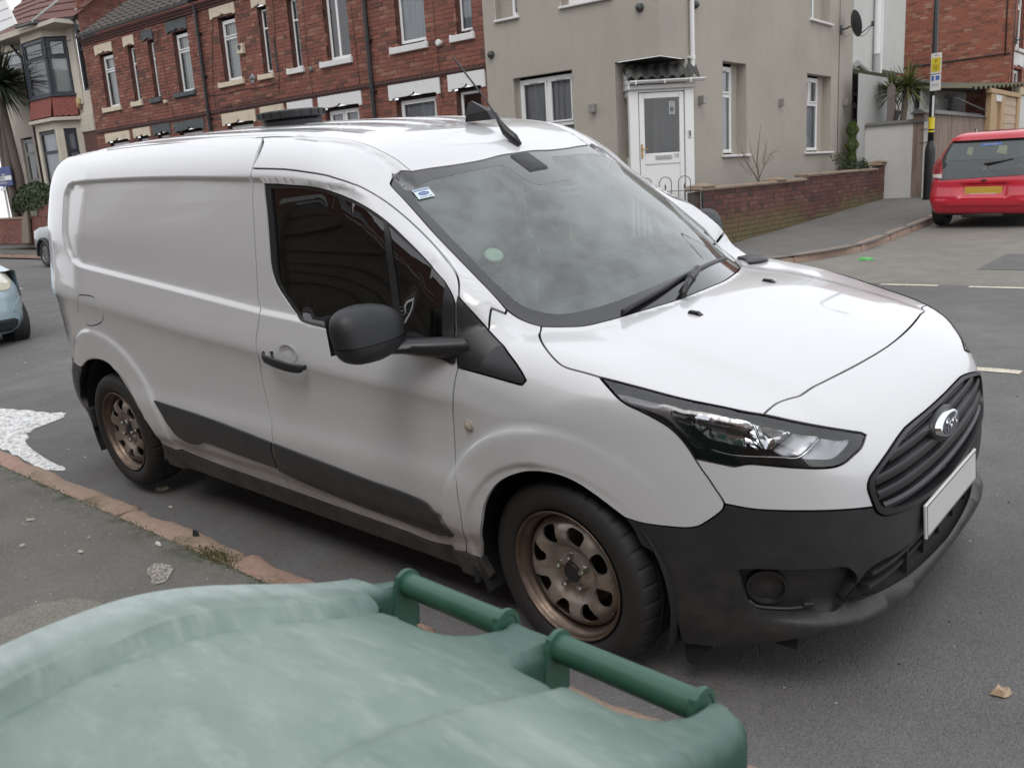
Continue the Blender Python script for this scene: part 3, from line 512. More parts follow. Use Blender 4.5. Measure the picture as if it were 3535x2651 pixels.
# paint: white with road dirt low down on the flanks
t=NT('van_paint'); s=t.sep(); n1=t.noise(3,5,.6); n2=t.noise(26,5,.7,stretch=(1,1,2.5)); n3=t.noise(1.2,3,.5)
hz=t.mr(t.math('ADD',s[2],t.mr(n1,.3,.7,-.08,.08)),.12,.74,1,0)
sidem=t.mr(t.math('ABSOLUTE',s[1]),.80,.86,0,1)
front=t.mr(s[0],-.1,.7,1,.15)
d=t.math('MULTIPLY',t.math('MULTIPLY',t.math('POWER',hz,1.6),sidem),t.mr(n2,.25,.75,.55,1.15)); d=t.math('MULTIPLY',d,front)
film=t.math('MULTIPLY',t.mr(n3,.3,.7,.02,.10),sidem)
d=t.math('MINIMUM',t.math('ADD',t.math('MULTIPLY',d,.95),film),.9)
c=t.mix(d,(.62,.625,.635),(.25,.215,.175))
t.set(Base_Color=c); t.set(Roughness=t.mr(d,0,.5,.30,.75)); t.b.inputs['Specular IOR Level'].default_value=.5
t.b.inputs['Coat Weight'].default_value=1; t.l.new(t.mr(d,0,.6,.045,.6),t.b.inputs['Coat Roughness'])
M_PAINT=t.m
def plastic(name,col,rough,bump=.25,var=.12,dust=.0):
    t=NT(name); n=t.noise(4,4,.6); c=t.mix(n,tuple(v*(1-var) for v in col),tuple(v*(1+var) for v in col))
    if dust:
        s=t.sep(); c=t.mix(t.math('MULTIPLY',t.mr(s[2],.2,.75,1,.0),t.mr(t.noise(11,5,.7),.35,.75,0,dust)),c,(.20,.17,.14))
    t.set(Base_Color=c); t.set(Roughness=t.mr(t.noise(9,4),.3,.7,rough-.05,rough+.07)); t.bump(t.noise(420,3,.6),bump,.0006); return t.m
M_BLK=plastic('black_grained_plastic',(.018,.019,.021),.50,.35,.15,.22)
M_TRIM=plastic('black_satin_trim',(.016,.016,.018),.36,.15)
M_CLAD=plastic('side_cladding_plastic',(.026,.027,.030),.42,.25,.1,.25)
M_RUB=plastic('rubber_seal',(.012,.012,.013),.6,.1)
M_DARK=simple('underbody_dark',(.012,.012,.013),.85)
M_SILL=plastic('sill_plastic',(.030,.030,.031),.6,.3,.15,.35)
def glassm(name,tint,alpha,rough=.02,veil=(.32,.33,.32)):
    """thin sheet of tinted glass: mirror-like coat over a see-through sheet"""
    t=NT(name); n,l=t.n,t.l; n.remove(t.b); out=n['Material Output']
    tr=n.new('ShaderNodeBsdfTransparent'); tr.inputs[0].default_value=(*tint,1)
    gl=n.new('ShaderNodeBsdfGlossy'); gl.inputs['Roughness'].default_value=rough; gl.inputs[0].default_value=(1,1,1,1)
    df=n.new('ShaderNodeBsdfDiffuse'); df.inputs[0].default_value=(*veil,1)
    fr=n.new('ShaderNodeFresnel'); fr.inputs['IOR'].default_value=1.52
    fm=t.mr(fr.outputs[0],0,1,.035,1.0)
    m0=n.new('ShaderNodeMixShader'); l.new(t.mr(t.noise(5,5,.65),.35,.75,alpha*.5,alpha*1.5),m0.inputs[0]); l.new(tr.outputs[0],m0.inputs[1]); l.new(df.outputs[0],m0.inputs[2])
    m1=n.new('ShaderNodeMixShader'); l.new(fm,m1.inputs[0]); l.new(m0.outputs[0],m1.inputs[1]); l.new(gl.outputs[0],m1.inputs[2]); l.new(m1.outputs[0],out.inputs[0])
    return t.m
M_GLASS=glassm('windscreen_glass',(.76,.88,.82),.24,veil=(.46,.52,.49))  # veil is dust plus a pale haze painted over the screen
M_GLASSS=glassm('side_glass',(.26,.31,.29),.012)
t=NT('windscreen_frit'); t.set(Base_Color=(.013,.013,.015),Roughness=.12); t.b.inputs['Coat Weight'].default_value=1; t.b.inputs['Coat Roughness'].default_value=.02; M_FRIT=t.m
# ---- outlines as measured on the body
k=K
DOOR_GAP=k['door_rear_top'][1:]
TOPGRV_BACK=[(-1.75,-.592,1.768),(-2.2,-.597,1.789),(-2.7,-.595,1.802),(-3.2,-.583,1.795),(-3.66,-.56,1.775)]
REARX=-3.80
def sy(x,z): return float(PS.inv(PS.fwd(np.array([[x,-.9,z]])))[0][1])
PT_GR=(-1.68,-.590,1.763)
_rear_edge=[(-3.66,-.56,1.775),(-3.76,-.62,1.72),(-3.815,-.66,1.62),(-3.83,-.70,1.35),(-3.835,-.72,1.05),(-3.84,-.73,.80),(-3.845,-.73,.655)]
_rbt=[(-3.845,-.73,.655),(-3.70,-.82,.655),(-3.543,-.853,.654),(-3.467,-.868,.65),(-3.377,-.882,.654)]
k['arch_rear'][0]=_rbt[-1]; k['arch_rear'][-1]=k['sill_top_rear'][0]
gr_rear=[PT_GR]+TOPGRV_BACK
drt=[tuple(q) for q in k['door_rear_top'][1:5]]+[PT_GR]
drl=k['door_rear_low']; drl[-1]=k['sill_top_rear'][-1]
RECf=[[(x,-.85,z) for x,z in REC]]
def offs(P,d):
    U=inset(np.array(P,float),-d) if area2(np.array(P,float))>0 else inset(np.array(P,float),-d)
    return [(x,-.85,z) for x,z in U]
RFE=[]
for d_ in (.014,.005,-.004,-.014): 
    q=offs(REC,d_); q.append(q[0]); RFE.append(q)
def ringline(cx,cz,r,kx,a0,a1): return [(cx+r*math.cos(a)/kx,-.9,cz+r*math.sin(a)) for a in np.linspace(a0,a1,30)]
RFLR=[ringline(-3.075,.30,r,.93,.2,2.9) for r in (.625,.607,.59,.573,.45,.433,.417)]
FFLR=[ringline(0,.316,r,1,-.2,3.3) for r in (.54,.527,.512,.497,.413,.397,.382)]
RIDGE=[[(x,-.9,float(T(TR,x))+dz) for x in np.linspace(-3.8,-.1,60)] for dz in (-.055,-.03,-.005,.012,.05)]
side_loop=(drl[::-1][:1]+[],)
flap=k['flap']+[k['flap'][0]]
sp=panel('side_panel',PS,(rev(drl),drt,gr_rear,_rear_edge,_rbt,k['arch_rear'],k['sill_top_rear']),M_PAINT,holes=[(flap,)],feats=RFE+RFLR+RIDGE,step=.02)
panel('fuel_flap',PS,(flap,),M_PAINT,feats=RIDGE,step=.02)
class PWing(PSide):
    def fwd(s,P): 
        return np.c_[P[:,0],np.arctan2(P[:,2]-.62,-P[:,1])*.9]
    def inv(s,U):
        a=U[:,1]/.9; O=np.c_[U[:,0],np.zeros(len(U)),np.full(len(U),.62)]
        return root_ray(O,np.c_[np.zeros(len(U)),-np.cos(a),np.sin(a)],.2,1.3)
PW=PWing()
# cantrail + windscreen pillar
top=k['door_top']; tr0=k['trim_hyp']
joint=[tuple(k['pillar_joint'][0]),tuple(k['pillar_joint'][-1])]
gap_top=[tuple(drt[0])]+[tuple(q) for q in top]
wss=k['ws_side']; wss[-1]=joint[-1]
cant_gr=[PT_GR]+[tuple(q) for q in k['groove'][1:]]; cant_gr[-1]=wss[0]
hyp_up=[tuple(q) for q in tr0 if q[2]>joint[0][2]+.006]
PILLAR=(rev(drt),gap_top,[top[-1]]+hyp_up+[joint[0]],joint,rev(wss),rev(cant_gr))
panel('roof_pillar',PW,PILLAR,M_PAINT,step=.018)
# door
dfr=[tuple(q) for q in k['door_front']]; 
wsill=k['wing_sill']; dbt=[tuple(q) for q in k['door_bottom']]; dbt[0]=tuple(drl[-1]); dbt[-1]=dfr[-1]
dfr[0]=tuple(top[-1])
win=k['win']; wf=k['win_front']; wt=k['win_top']
win[0]=wt[-1]; wf[0]=win[-1]; wt[0]=wf[-1]
WIN=(win,wf,wt)
door=panel('front_door',PS,([tuple(drt[0])]+[tuple(q) for q in drl],dbt,rev(dfr),rev(gap_top)),M_PAINT,holes=[WIN],hins=0,feats=RFE+RIDGE+FFLR,step=.02,hlip=.02)
# window seal + panes
gm=k['glass_main']; gq=k['glass_qtr']; gm=gm+[gm[0]]; gq=gq+[gq[0]]
sail=k['sail']+[k['sail'][0]]
ws=panel('window_seal',PS,WIN,M_RUB,holes=[(gm,),(gq,)],ins=.0,hins=0,lip=0,hlip=.012,off=-.006,step=.02)
panel('window_pane',PS,(gm,),M_GLASSS,ins=-.002,lip=0,off=-.014,step=.05)
panel('window_pane',PS,(gq,),M_GLASSS,ins=-.002,lip=0,off=-.012,step=.05)
panel('mirror_sail',PS,(sail,),M_TRIM,off=.006,step=.02,lip=.012,parent=door)
# wing
th_low=[tuple(q) for q in tr0 if q[2]<=joint[0][2]+.006]
TRIM=([dfr[1]]+hyp_up+[joint[0]]+th_low,rev(rev(k['trim_low'])),)
TRIMFRONT=[q for q in dfr if q[2]>k['trim_low'][-1][2]-.004 and q[2]<hyp_up[0][2]+.01]
wsl=k['ws_low']; wsl[0]=joint[-1]; wsl[-1]=k['ws_bottom'][0]
bs=k['bonnet_side']; bs[0]=k['ws_bottom'][0]; lr=k['lamp_rear']; lt=k['lamp_top']; lb=k['lamp_bottom']
tip=tuple(lt[0]); lr[-1]=tip; bs[-1]=tip
wfr=k['wing_front']; wfr[0]=lr[0]; lb[-1]=lr[0]
wlo=k['wing_low']; wlo[0]=wfr[-1]; af=k['arch_front']; af[0]=wlo[-1]; af[-1]=wsill[-1]; wsill[0]=dfr[-1]
trl=k['trim_low']; trl[-1]=min(dfr,key=lambda q:abs(q[2]-trl[-1][2])); trl[0]=tr0[-1]
dlow=[q for q in dfr if q[2]<=trl[-1][2]+1e-6]
WING=([joint[0]]+[q for q in tr0 if q[2]<joint[0][2]-.006],trl,dlow,wsill,rev(af),rev(wlo),rev(wfr),lr,rev(bs),rev(wsl),rev(joint))
wing=panel('front_wing',PW,WING,M_PAINT,feats=FFLR,step=.018)
tf=[q for q in dfr if trl[-1][2]-1e-6<=q[2]<=top[-1][2]+1e-6]
panel('wing_trim',PS,([top[-1]]+hyp_up+[joint[0]]+[q for q in tr0 if q[2]<joint[0][2]-.006],trl,rev(tf)),M_TRIM,off=.004,step=.018)
# cladding, sills
cl_=k['clad_rear']; panel('side_cladding',PS,(cl_[:3],cl_[2:6],cl_[5:]+[cl_[0]]),M_CLAD,off=.010,lip=.014,step=.03)
cf=k['clad_front']; panel('door_cladding',PS,(cf[:10],cf[9:-2],cf[-3:]+[cf[0]]),M_CLAD,off=.010,lip=.014,step=.03)
st=[tuple(q) for q in k['sill_top_rear']]+[tuple(q) for q in k['door_bottom'][1:]]+[tuple(q) for q in wsill[1:]]
ZS=[(-.355,-.83,.205),(-.8,-.845,.20),(-1.5,-.845,.205),(-2.2,-.845,.215),(-2.68,-.84,.225)]
panel('sill_trim',PS,([tuple(q) for q in rev(k['sill_top_rear'])],[st[0],ZS[-1]],rev(ZS),[ZS[0],st[-1]],rev([tuple(q) for q in k['door_bottom'][1:]]+[tuple(q) for q in wsill[1:]])),M_SILL,off=.004,step=.03,lip=.03)
# bonnet, fascia, windscreen, roof: full width
wb=[tuple(q) for q in k['ws_bottom'] if q[1]<-.05]+[(.040,0,1.074)]
gb=[tuple(q) for q in sorted(k['gap_bonnet'],key=lambda q:q[1]) if q[1]<-.2]
gb=[tuple(q) for q in k['gap_bonnet'][:9]]+[(.690,-.10,.920),(.693,0,.920)]
lt[-1]=gb[0]; ltf=k['lamp_top_front']; ltf[0]=gb[0]
half=[rev(wb),bs,lt,gb]
def full(half):
    """near-side open outline (starts and ends on the centre plane) closed by its mirror image"""
    return tuple(half)+tuple(mir(rev(c)) for c in rev(half))
panel('bonnet',PTop(.2),full(half),M_PAINT,step=.022,feats=[[(x,sgn*(.50+.03*math.sin(x*3)+dy),1) for x in np.linspace(.05,.63,20)] for dy in (0,.05,.1) for sgn in (-1,1)])
gt=[tuple(q) for q in k['grille_top'] if q[1]<-.05]+[(.845,0,.756)]
gn=k['grille_near']; gn[-1]=gt[0]; fl=k['fascia_low']; fl[0]=wfr[-1]; fl[-1]=gn[0]
lb[0]=ltf[-1]
ctr1=[(.693,0,.920)]
hf=[rev(gb),ltf,lb,wfr,fl,gn,gt]
hf=[rev(gb)]+hf[1:]
def full2(parts): return tuple(parts)+tuple(mir(rev(c)) for c in rev(parts))
# outer boundary and the grille opening meet on the centre plane: ring split into outer loop + open bottom
outer=[rev(gb),ltf,lb,wfr,fl,gn,gt]
fas=panel('front_fascia',PN,full2(outer),M_PAINT,step=.018)
gbt=[tuple(q) for q in k['grille_bot'] if q[1]<-.05]+[(.890,0,.500)]; gbt[0]=gn[0]
ba=k['bump_arch']; ba[0]=wlo[-1]
bl=[tuple(q) for q in k['bump_low']]; bl[0]=ba[-1]; bl+= [(.862,-.54,.262),(.885,-.40,.262),(.897,-.2,.262),(.90,0,.262)]
bl=[tuple(q) for q in bl]
FOG=[tuple(q) for q in k['fog']]+[tuple(k['fog'][0])]
LG=[(.876,0,.400),(.872,-.20,.405),(.868,-.38,.420),(.850,-.50,.432),(.838,-.55,.420),(.818,-.585,.373),(.798,-.605,.332),(.84,-.50,.318),(.866,-.35,.308),(.878,-.2,.303),(.882,0,.300)]
LGf=full2([LG])
bump=panel('front_bumper',PN,full2([rev(gbt),fl[::-1],rev(wfr)[:0] or [fl[0],wlo[0]],wlo,ba,bl]),M_BLK,holes=[(FOG,),(mir(FOG),),LGf],hins=0,step=.016,lip=.02,hlip=.035)
for mm in (False,True):
    panel('fog_recess',PN,(FOG,),M_BLK,ins=-.002,lip=0,off=-.034,step=.02,mirror=mm,parent=bump)
panel('lower_intake',PN,LGf,M_DARK,ins=-.002,lip=0,off=-.034,step=.03,parent=bump)
# windscreen
wt2=[tuple(q) for q in k['ws_top_near']]; wt2[0]=wss[0]; wt2+=[(-.792,-.1,1.597),(-.790,0,1.598)]
WS=full2([rev(wt2),wss,wsl,wb])
inn=[tuple(q) for q in k['inner']]; 
blob=[(-.742,0,1.568),(-.742,-.02,1.568)]
INh=[(-.60,0,1.478),(-.605,-.10,1.480),(-.64,-.135,1.50),(-.735,-.15,1.558),(-.748,-.26,1.562),(-.765,-.42,1.560),(-.780,-.545,1.552),(-.770,-.600,1.525),(-.74,-.628,1.495),(-.63,-.642,1.41),(-.5,-.655,1.315),(-.36,-.662,1.212),(-.29,-.655,1.155),(-.235,-.625,1.115),(-.17,-.56,1.095),(-.10,-.42,1.088),(-.055,-.22,1.098),(-.045,0,1.105)]
IN=full2([INh])
PWS=PTop(.6)
panel('windscreen_border',PWS,WS,M_FRIT,holes=[IN],ins=.003,hins=0,lip=.010,hlip=0,off=-.004,step=.03)
panel('windscreen',PWS,IN,M_GLASS,ins=-.001,lip=0,off=-.0045,step=.04)
# roof between the drip grooves
grn=[tuple(q) for q in cant_gr]
bk=[(-3.66,-.56,1.775),(-3.70,-.3,1.785),(-3.71,0,1.786)]
rf=full2([rev(bk),rev(gr_rear)[0:],grn,wt2])
roof=panel('roof_skin',PTop(.9),rf,M_PAINT,ins=.001,lip=.01,step=.03,feats=[[(x,sg*y,1.8) for x in np.linspace(-3.6,-1.2,60)] for y in (.06,.10,.145,.19,.30,.335,.38,.42) for sg in (-1,1)])
# far side: mirrored skins
def mirror_of(o,name=None):
    me=o.data.copy(); n=len(me.vertices); co=np.empty(n*3); me.vertices.foreach_get('co',co); co=co.reshape(-1,3)
    F=[tuple(p.vertices)[::-1] for p in me.polygons]; co[:,1]*=-1
    m2=bpy.data.meshes.new(o.name.split('.')[0]); m2.from_pydata([tuple(q) for q in co],[],F)
    for m in me.materials: m2.materials.append(m)
    m2.polygons.foreach_set('use_smooth',[True]*len(F)); m2.update()
    q=bpy.data.objects.new(name or o.name.split('.')[0],m2); COL.objects.link(q); q.parent=o.parent; bpy.data.meshes.remove(me); return q
for o in [q for q in bpy.data.objects if q.parent==van and q.name.split('.')[0] in ('side_panel','roof_pillar','front_door','window_seal','window_pane','front_wing','wing_trim','side_cladding','door_cladding','sill_trim')]:
    m=mirror_of(o)
    if o.name.startswith('front_door'): door_far=m
# rear
rl=[tuple(q) for q in _rear_edge]
rt=[(-3.71,0,1.786),(-3.70,-.3,1.785),(-3.66,-.56,1.775)]
RD=([(-3.71,-.004,1.786),(-3.70,-.3,1.785),(-3.66,-.56,1.775)],rl,[(-3.845,-.73,.655),(-3.93,-.5,.655),(-3.94,-.004,.655)],[(-3.94,-.004,.655),(-3.90,-.004,1.3),(-3.71,-.004,1.786)])
for mm in (False,True): panel('rear_door',PR_,RD,M_PAINT,step=.05,mirror=mm)
RB=full2([[(-3.94,0,.655),(-3.93,-.5,.655),(-3.845,-.73,.655)],_rbt,[tuple(_rbt[-1])]+[tuple(q) for q in k['rbump_arch'][1:]]+[(-3.41,-.855,.33),(-3.44,-.83,.28)],[(-3.44,-.83,.28),(-3.6,-.80,.27),(-3.8,-.70,.28),(-3.88,-.5,.28),(-3.90,0,.28)]])
panel('rear_bumper',PR_,RB,M_BLK,step=.04,lip=.03)

M_CHR=simple('chrome',(.82,.83,.84),.10,1.0,.04); M_SILV=simple('satin_silver',(.50,.50,.51),.34,.9,.06)
M_CLR=glassm('lamp_lens',(.93,.94,.95),.01); M_MESH=simple('indicator_mesh',(.19,.19,.20),.45,.4,.3,160)
M_HSG=simple('lamp_housing',(.02,.021,.023),.3)
# headlights
LAMP=(lt,ltf,lb,[lb[-1],lr[0]][:0] or [lb[-1],lr[1]],lr[1:])
for mm in (False,True):
    hl=panel('headlight',PN,LAMP,M_CLR,ins=.003,lip=.006,off=.0,step=.03,mirror=mm)
    panel('lamp_housing',PN,LAMP,M_HSG,ins=.003,lip=-.055,off=-.052,step=.03,mirror=mm,parent=hl)
    for nm,key,mt,of,bl_,hole in (('indicator','hl_ind',M_MESH,-.022,0,0),('reflector','hl_main',M_CHR,-.012,-.045,0),('reflector','hl_sec',M_CHR,-.014,-.030,0),('lamp_trim','hl_mat',M_SILV,-.020,-.008,0),('lamp_trim','hl_end',M_SILV,-.030,-.004,0)):
        c=k[key]+[k[key][0]]; panel(nm,PN,([tuple(q) for q in c],),mt,ins=.001,lip=.03,off=of,bulge=bl_,step=.012,mirror=mm,parent=hl)
    for key in ('hl_chr','hl_div'):
        pts=catmull(k[key],.01); pts=pts-fld_grad(pts)*.012
        if mm: pts=pts*[1,-1,1]
        b=MB(); b.tube(pts,.0035,6); b.build('chrome_strip',M_CHR,hl,True)
# grille: frame, recessed backing, slats, badge
GR=full2([gt[::-1][:0] or rev(gt),rev(gn),gbt])
fr_i=[(.845,0,.742),(.842,-.26,.742),(.842,-.32,.736),(.843,-.41,.719),(.840,-.488,.700),(.838,-.515,.685),(.838,-.520,.668),(.844,-.508,.62),(.852,-.49,.597),(.862,-.465,.585),(.876,-.400,.567),(.884,-.31,.552),(.889,-.2,.536),(.890,0,.517)]
FRI=full2([fr_i])
gr=panel('grille',PN,GR,M_TRIM,holes=[FRI],ins=.002,hins=0,lip=.012,hlip=.03,off=.006,step=.02,bulge=0)
panel('grille_backing',PN,FRI,M_DARK,ins=-.002,lip=0,off=-.045,step=.03,parent=gr)
def slat(zc0,zc1,hw,h,yk=.33):
    b=MB(); ys=np.linspace(-hw,hw,41); R_=[]
    for y in ys:
        a=abs(y); z=zc0+(zc1-zc0)*(a/hw)**2
        p=PN.inv(PN.fwd(np.array([[.87,y,z]])))[0]; x=p[0]-.004; z=p[2]
        deep=.030 if a<yk else .040
        R_.append([(x-deep,y,z+h*.62),(x-.006,y,z+h*.42),(x,y,z+h*.1),(x-.002,y,z-h*.3),(x-.02,y,z-h*.52),(x-deep,y,z-h*.55)])
    v=[q for r in R_ for q in r]; n=6
    f=[(i*n+j,i*n+(j+1)%n,(i+1)*n+(j+1)%n,(i+1)*n+j) for i in range(40) for j in range(n)]
    f+=[tuple(range(n)),tuple(40*n+j for j in range(n))[::-1]]
    b.add(v,f); o=b.build('grille_slat',M_TRIM,gr,False,autos=40); return o
slat(.700,.715,.41,.034); slat(.652,.680,.505,.036); slat(.604,.633,.50,.036); slat(.556,.592,.475,.030)
slat(.735,.735,.30,.012)
def textmesh(name,txt,size,depth,mat,parent=None,M=None,shear=0,align='CENTER',sx=1):
    cu=bpy.data.curves.new(name,'FONT'); cu.body=txt; cu.size=size; cu.extrude=depth; cu.shear=shear; cu.align_x=align; cu.align_y='CENTER'; cu.resolution_u=3
    ob=bpy.data.objects.new(name,cu); COL.objects.link(ob); dg=bpy.context.evaluated_depsgraph_get(); dg.update()
    me=bpy.data.meshes.new_from_object(ob.evaluated_get(dg)); bpy.data.objects.remove(ob); me.materials.clear(); me.materials.append(mat)
    o=bpy.data.objects.new(name,me); COL.objects.link(o)
    if M is not None: me.transform(M@Matrix.Diagonal((sx,1,1,1)))
    if parent: o.parent=parent
    return o
# badge: oval, faces forward (+x), slightly tilted up
BM=Tr(.878,.0,.690)@Ry(math.radians(90-10))@Rz(math.radians(90))       # local x = -y... text reads left to right seen from the front
def oval(rx,ry,z0,z1,n=40,bev=.003):
    b=MB(); P=[]
    for (s_,z) in ((1,z0),(1,z1-bev),(1-.04,z1),(.0001,z1)): P+=[(rx*s_*math.cos(2*math.pi*i/n),ry*s_*math.sin(2*math.pi*i/n),z) for i in range(n)]
    f=[(r*n+i,r*n+(i+1)%n,(r+1)*n+(i+1)%n,(r+1)*n+i) for r in range(3) for i in range(n)]
    b.add([tuple(BM@Vector(q)) for q in P],f); return b
t=NT('badge_blue'); t.set(Base_Color=(.012,.018,.045),Roughness=.2,Coat_Weight=1); M_BADGE=t.m
bd=oval(.088,.036,-.03,.012).build('badge',M_CHR,gr,True); oval(.081,.0305,.0,.0142).build('badge_plate',M_BADGE,bd,False)
textmesh('badge_lettering','Ford',.052,.0012,M_CHR,bd,BM@Tr(0,.001,.0152),shear=.35,sx=1.05)
oval(.108,.052,-.035,-.008).build('badge_mount',M_TRIM,gr,True)
# number plate, left without characters
M_PLATE=simple('plate_white',(.62,.62,.61),.35,0,.04); M_PBLK=simple('plate_border',(.02,.02,.02),.4)
pm=Tr(.9055,0,.461)@Ry(math.radians(90-3))@Rz(math.radians(90))
b=MB(); b.bbox((-.26,-.0555,-.010),(.26,.0555,.0),.003,pm); pl_=b.build('number_plate',M_PLATE,None); pl_.parent=van
b=MB()
for (x0,y0,x1,y1) in ((-.253,.0475,.253,.0495),(-.253,-.0495,.253,-.0475),(-.253,-.0475,-.251,.0475),(.251,-.0475,.253,.0475)): b.box((x0,y0,.0005),(x1,y1,.0012),pm)
b.build('plate_border',M_PBLK,pl_)
# lower intake slats, fog lamps
for z0,z1 in ((.385,.398),(.345,.352)):
    b=MB(); ys=np.linspace(-.52,.52,31); R_=[]
    for y in ys:
        z=z0+(z1-z0)*(abs(y)/.5)**2; p=PN.inv(PN.fwd(np.array([[.87,y,z]])))[0]; x=p[0]-.006
        R_.append([(x-.03,y,z+.010),(x,y,z+.006),(x,y,z-.006),(x-.03,y,z-.008)])
    v=[q for r in R_ for q in r]; f=[(i*4+j,i*4+(j+1)%4,(i+1)*4+(j+1)%4,(i+1)*4+j) for i in range(30) for j in range(4)]+[(0,1,2,3),(123,122,121,120)]
    b.add(v,f); b.build('intake_slat',M_BLK,bump,False,autos=40)
for y in (-.30,-.15,0,.15,.30):
    b=MB(); b.box((.83,y-.004,.305),(.868,y+.004,.42)); b.build('intake_divider',M_BLK,bump)
for sg in (-1,1):
    c=PN.inv(PN.fwd(np.array([[.62,sg*.735,.395]])))[0]; nrm=fld_grad(c[None])[0]; q=Vector(nrm).to_track_quat('Z','Y').to_matrix().to_4x4()
    Mf=Tr(*(c-nrm*.045))@q
    b=MB(); b.lathe([(.0,.008),(.03,.012),(.045,.012),(.050,.026),(.056,.026),(.060,0)],28,Mf); b.build('fog_lamp',M_TRIM,bump,True,autos=35)
# ledge bar under the fog recess
fb=[(.585,-.765,.352),(.60,-.757,.335),(.65,-.728,.328),(.70,-.695,.328),(.735,-.66,.333),(.715,-.69,.340)]
for mm in (1,-1):
    pts=catmull(fb,.012); pts=pts-fld_grad(pts)*.010; b=MB(); b.tube(pts*[1,mm,1],.0055,6); b.build('fog_surround',M_BLK,bump,True)
# repeaters, handles
def lathe_on(c,prof,name,mat,parent=van,n=28,push=0,flip=1):
    c=np.array(c,float); nrm=fld_grad(c[None])[0]; q=Vector(nrm).to_track_quat('Z','Y').to_matrix().to_4x4()
    b=MB(); b.lathe(prof,n,Tr(*(c+nrm*push))@q); return b.build(name,mat,parent,True,autos=40)
M_REP=simple('repeater_lens',(.42,.38,.32),.25,0,.1,60,coat=1)
for sg in (-1,1):
    c=np.array(k['repeater'][0])*[1,-sg*-1 if sg>0 else 1,1]; c[1]=abs(c[1])*sg
    lathe_on(c,[(.022,-.002),(.022,.003),(.019,.005),(.017,.003),(.0165,.006),(.010,.011),(.0001,.012)],'side_repeater',M_REP)
M_CUP=M_PAINT
for sg in (-1,1):
    dr=door if sg<0 else door_far
    hd=[(-1.395,-.948,.943),(-1.385,-.956,.930),(-1.34,-.962,.922),(-1.28,-.963,.914),(-1.22,-.959,.907),(-1.175,-.948,.903),(-1.160,-.925,.904)]
    P=catmull(hd,.01)*[1,-sg,1]
    b=MB(); n=len(P); R_=[]
    for i,q in enumerate(P):
        u=i/(n-1); hh=.016+.004*math.sin(u*math.pi)-(.006 if u>.96 or u<.03 else 0); th=.010
        s_=-1 if sg<0 else 1
        R_.append([(q[0],q[1]+s_*dy,q[2]+dz) for dy,dz in ((0,hh),(th*.7,hh*.8),(th,0),(th*.7,-hh*.8),(0,-hh),(-th*.6,-hh*.6),(-th*.6,hh*.6))])
    v=[q for r in R_ for q in r]; m_=7; b.add(v,[(i*m_+j,i*m_+(j+1)%m_,(i+1)*m_+(j+1)%m_,(i+1)*m_+j) for i in range(n-1) for j in range(m_)]+[tuple(range(m_)),tuple((n-1)*m_+j for j in range(m_))[::-1]])
    h=b.build('door_handle',M_BLK,dr,True,autos=40)
    b=MB(); s_=-1 if sg<0 else 1
    b.bbox((-1.41,s_*.905-.012,.905),(-1.365,s_*.905+.040,.955),.012); b.build('handle_mount',M_BLK,h)
    b=MB(); b.lathe([(.0001,.0),(.007,.0),(.0075,-.004)],16,Tr(-1.386,s_*.947,.932)@Rx(s_*math.radians(-90))); b.build('key_lock',M_SILV,h)
    # scooped cup behind the grip: dark shell sunk in the skin
    c=onside([(-1.275,-.9,.945)])[0]; c[1]=abs(c[1])*s_
    b=MB(); prof=[(.062,.0035),(.058,.0045),(.050,.0005),(.03,-.0)]
    Mx=Tr(*c)@Rx(s_*math.radians(-90))@Matrix.Diagonal((1.0,.62,1,1)); b.lathe(prof,32,Mx); b.build('handle_cup',M_PAINT,dr,True)
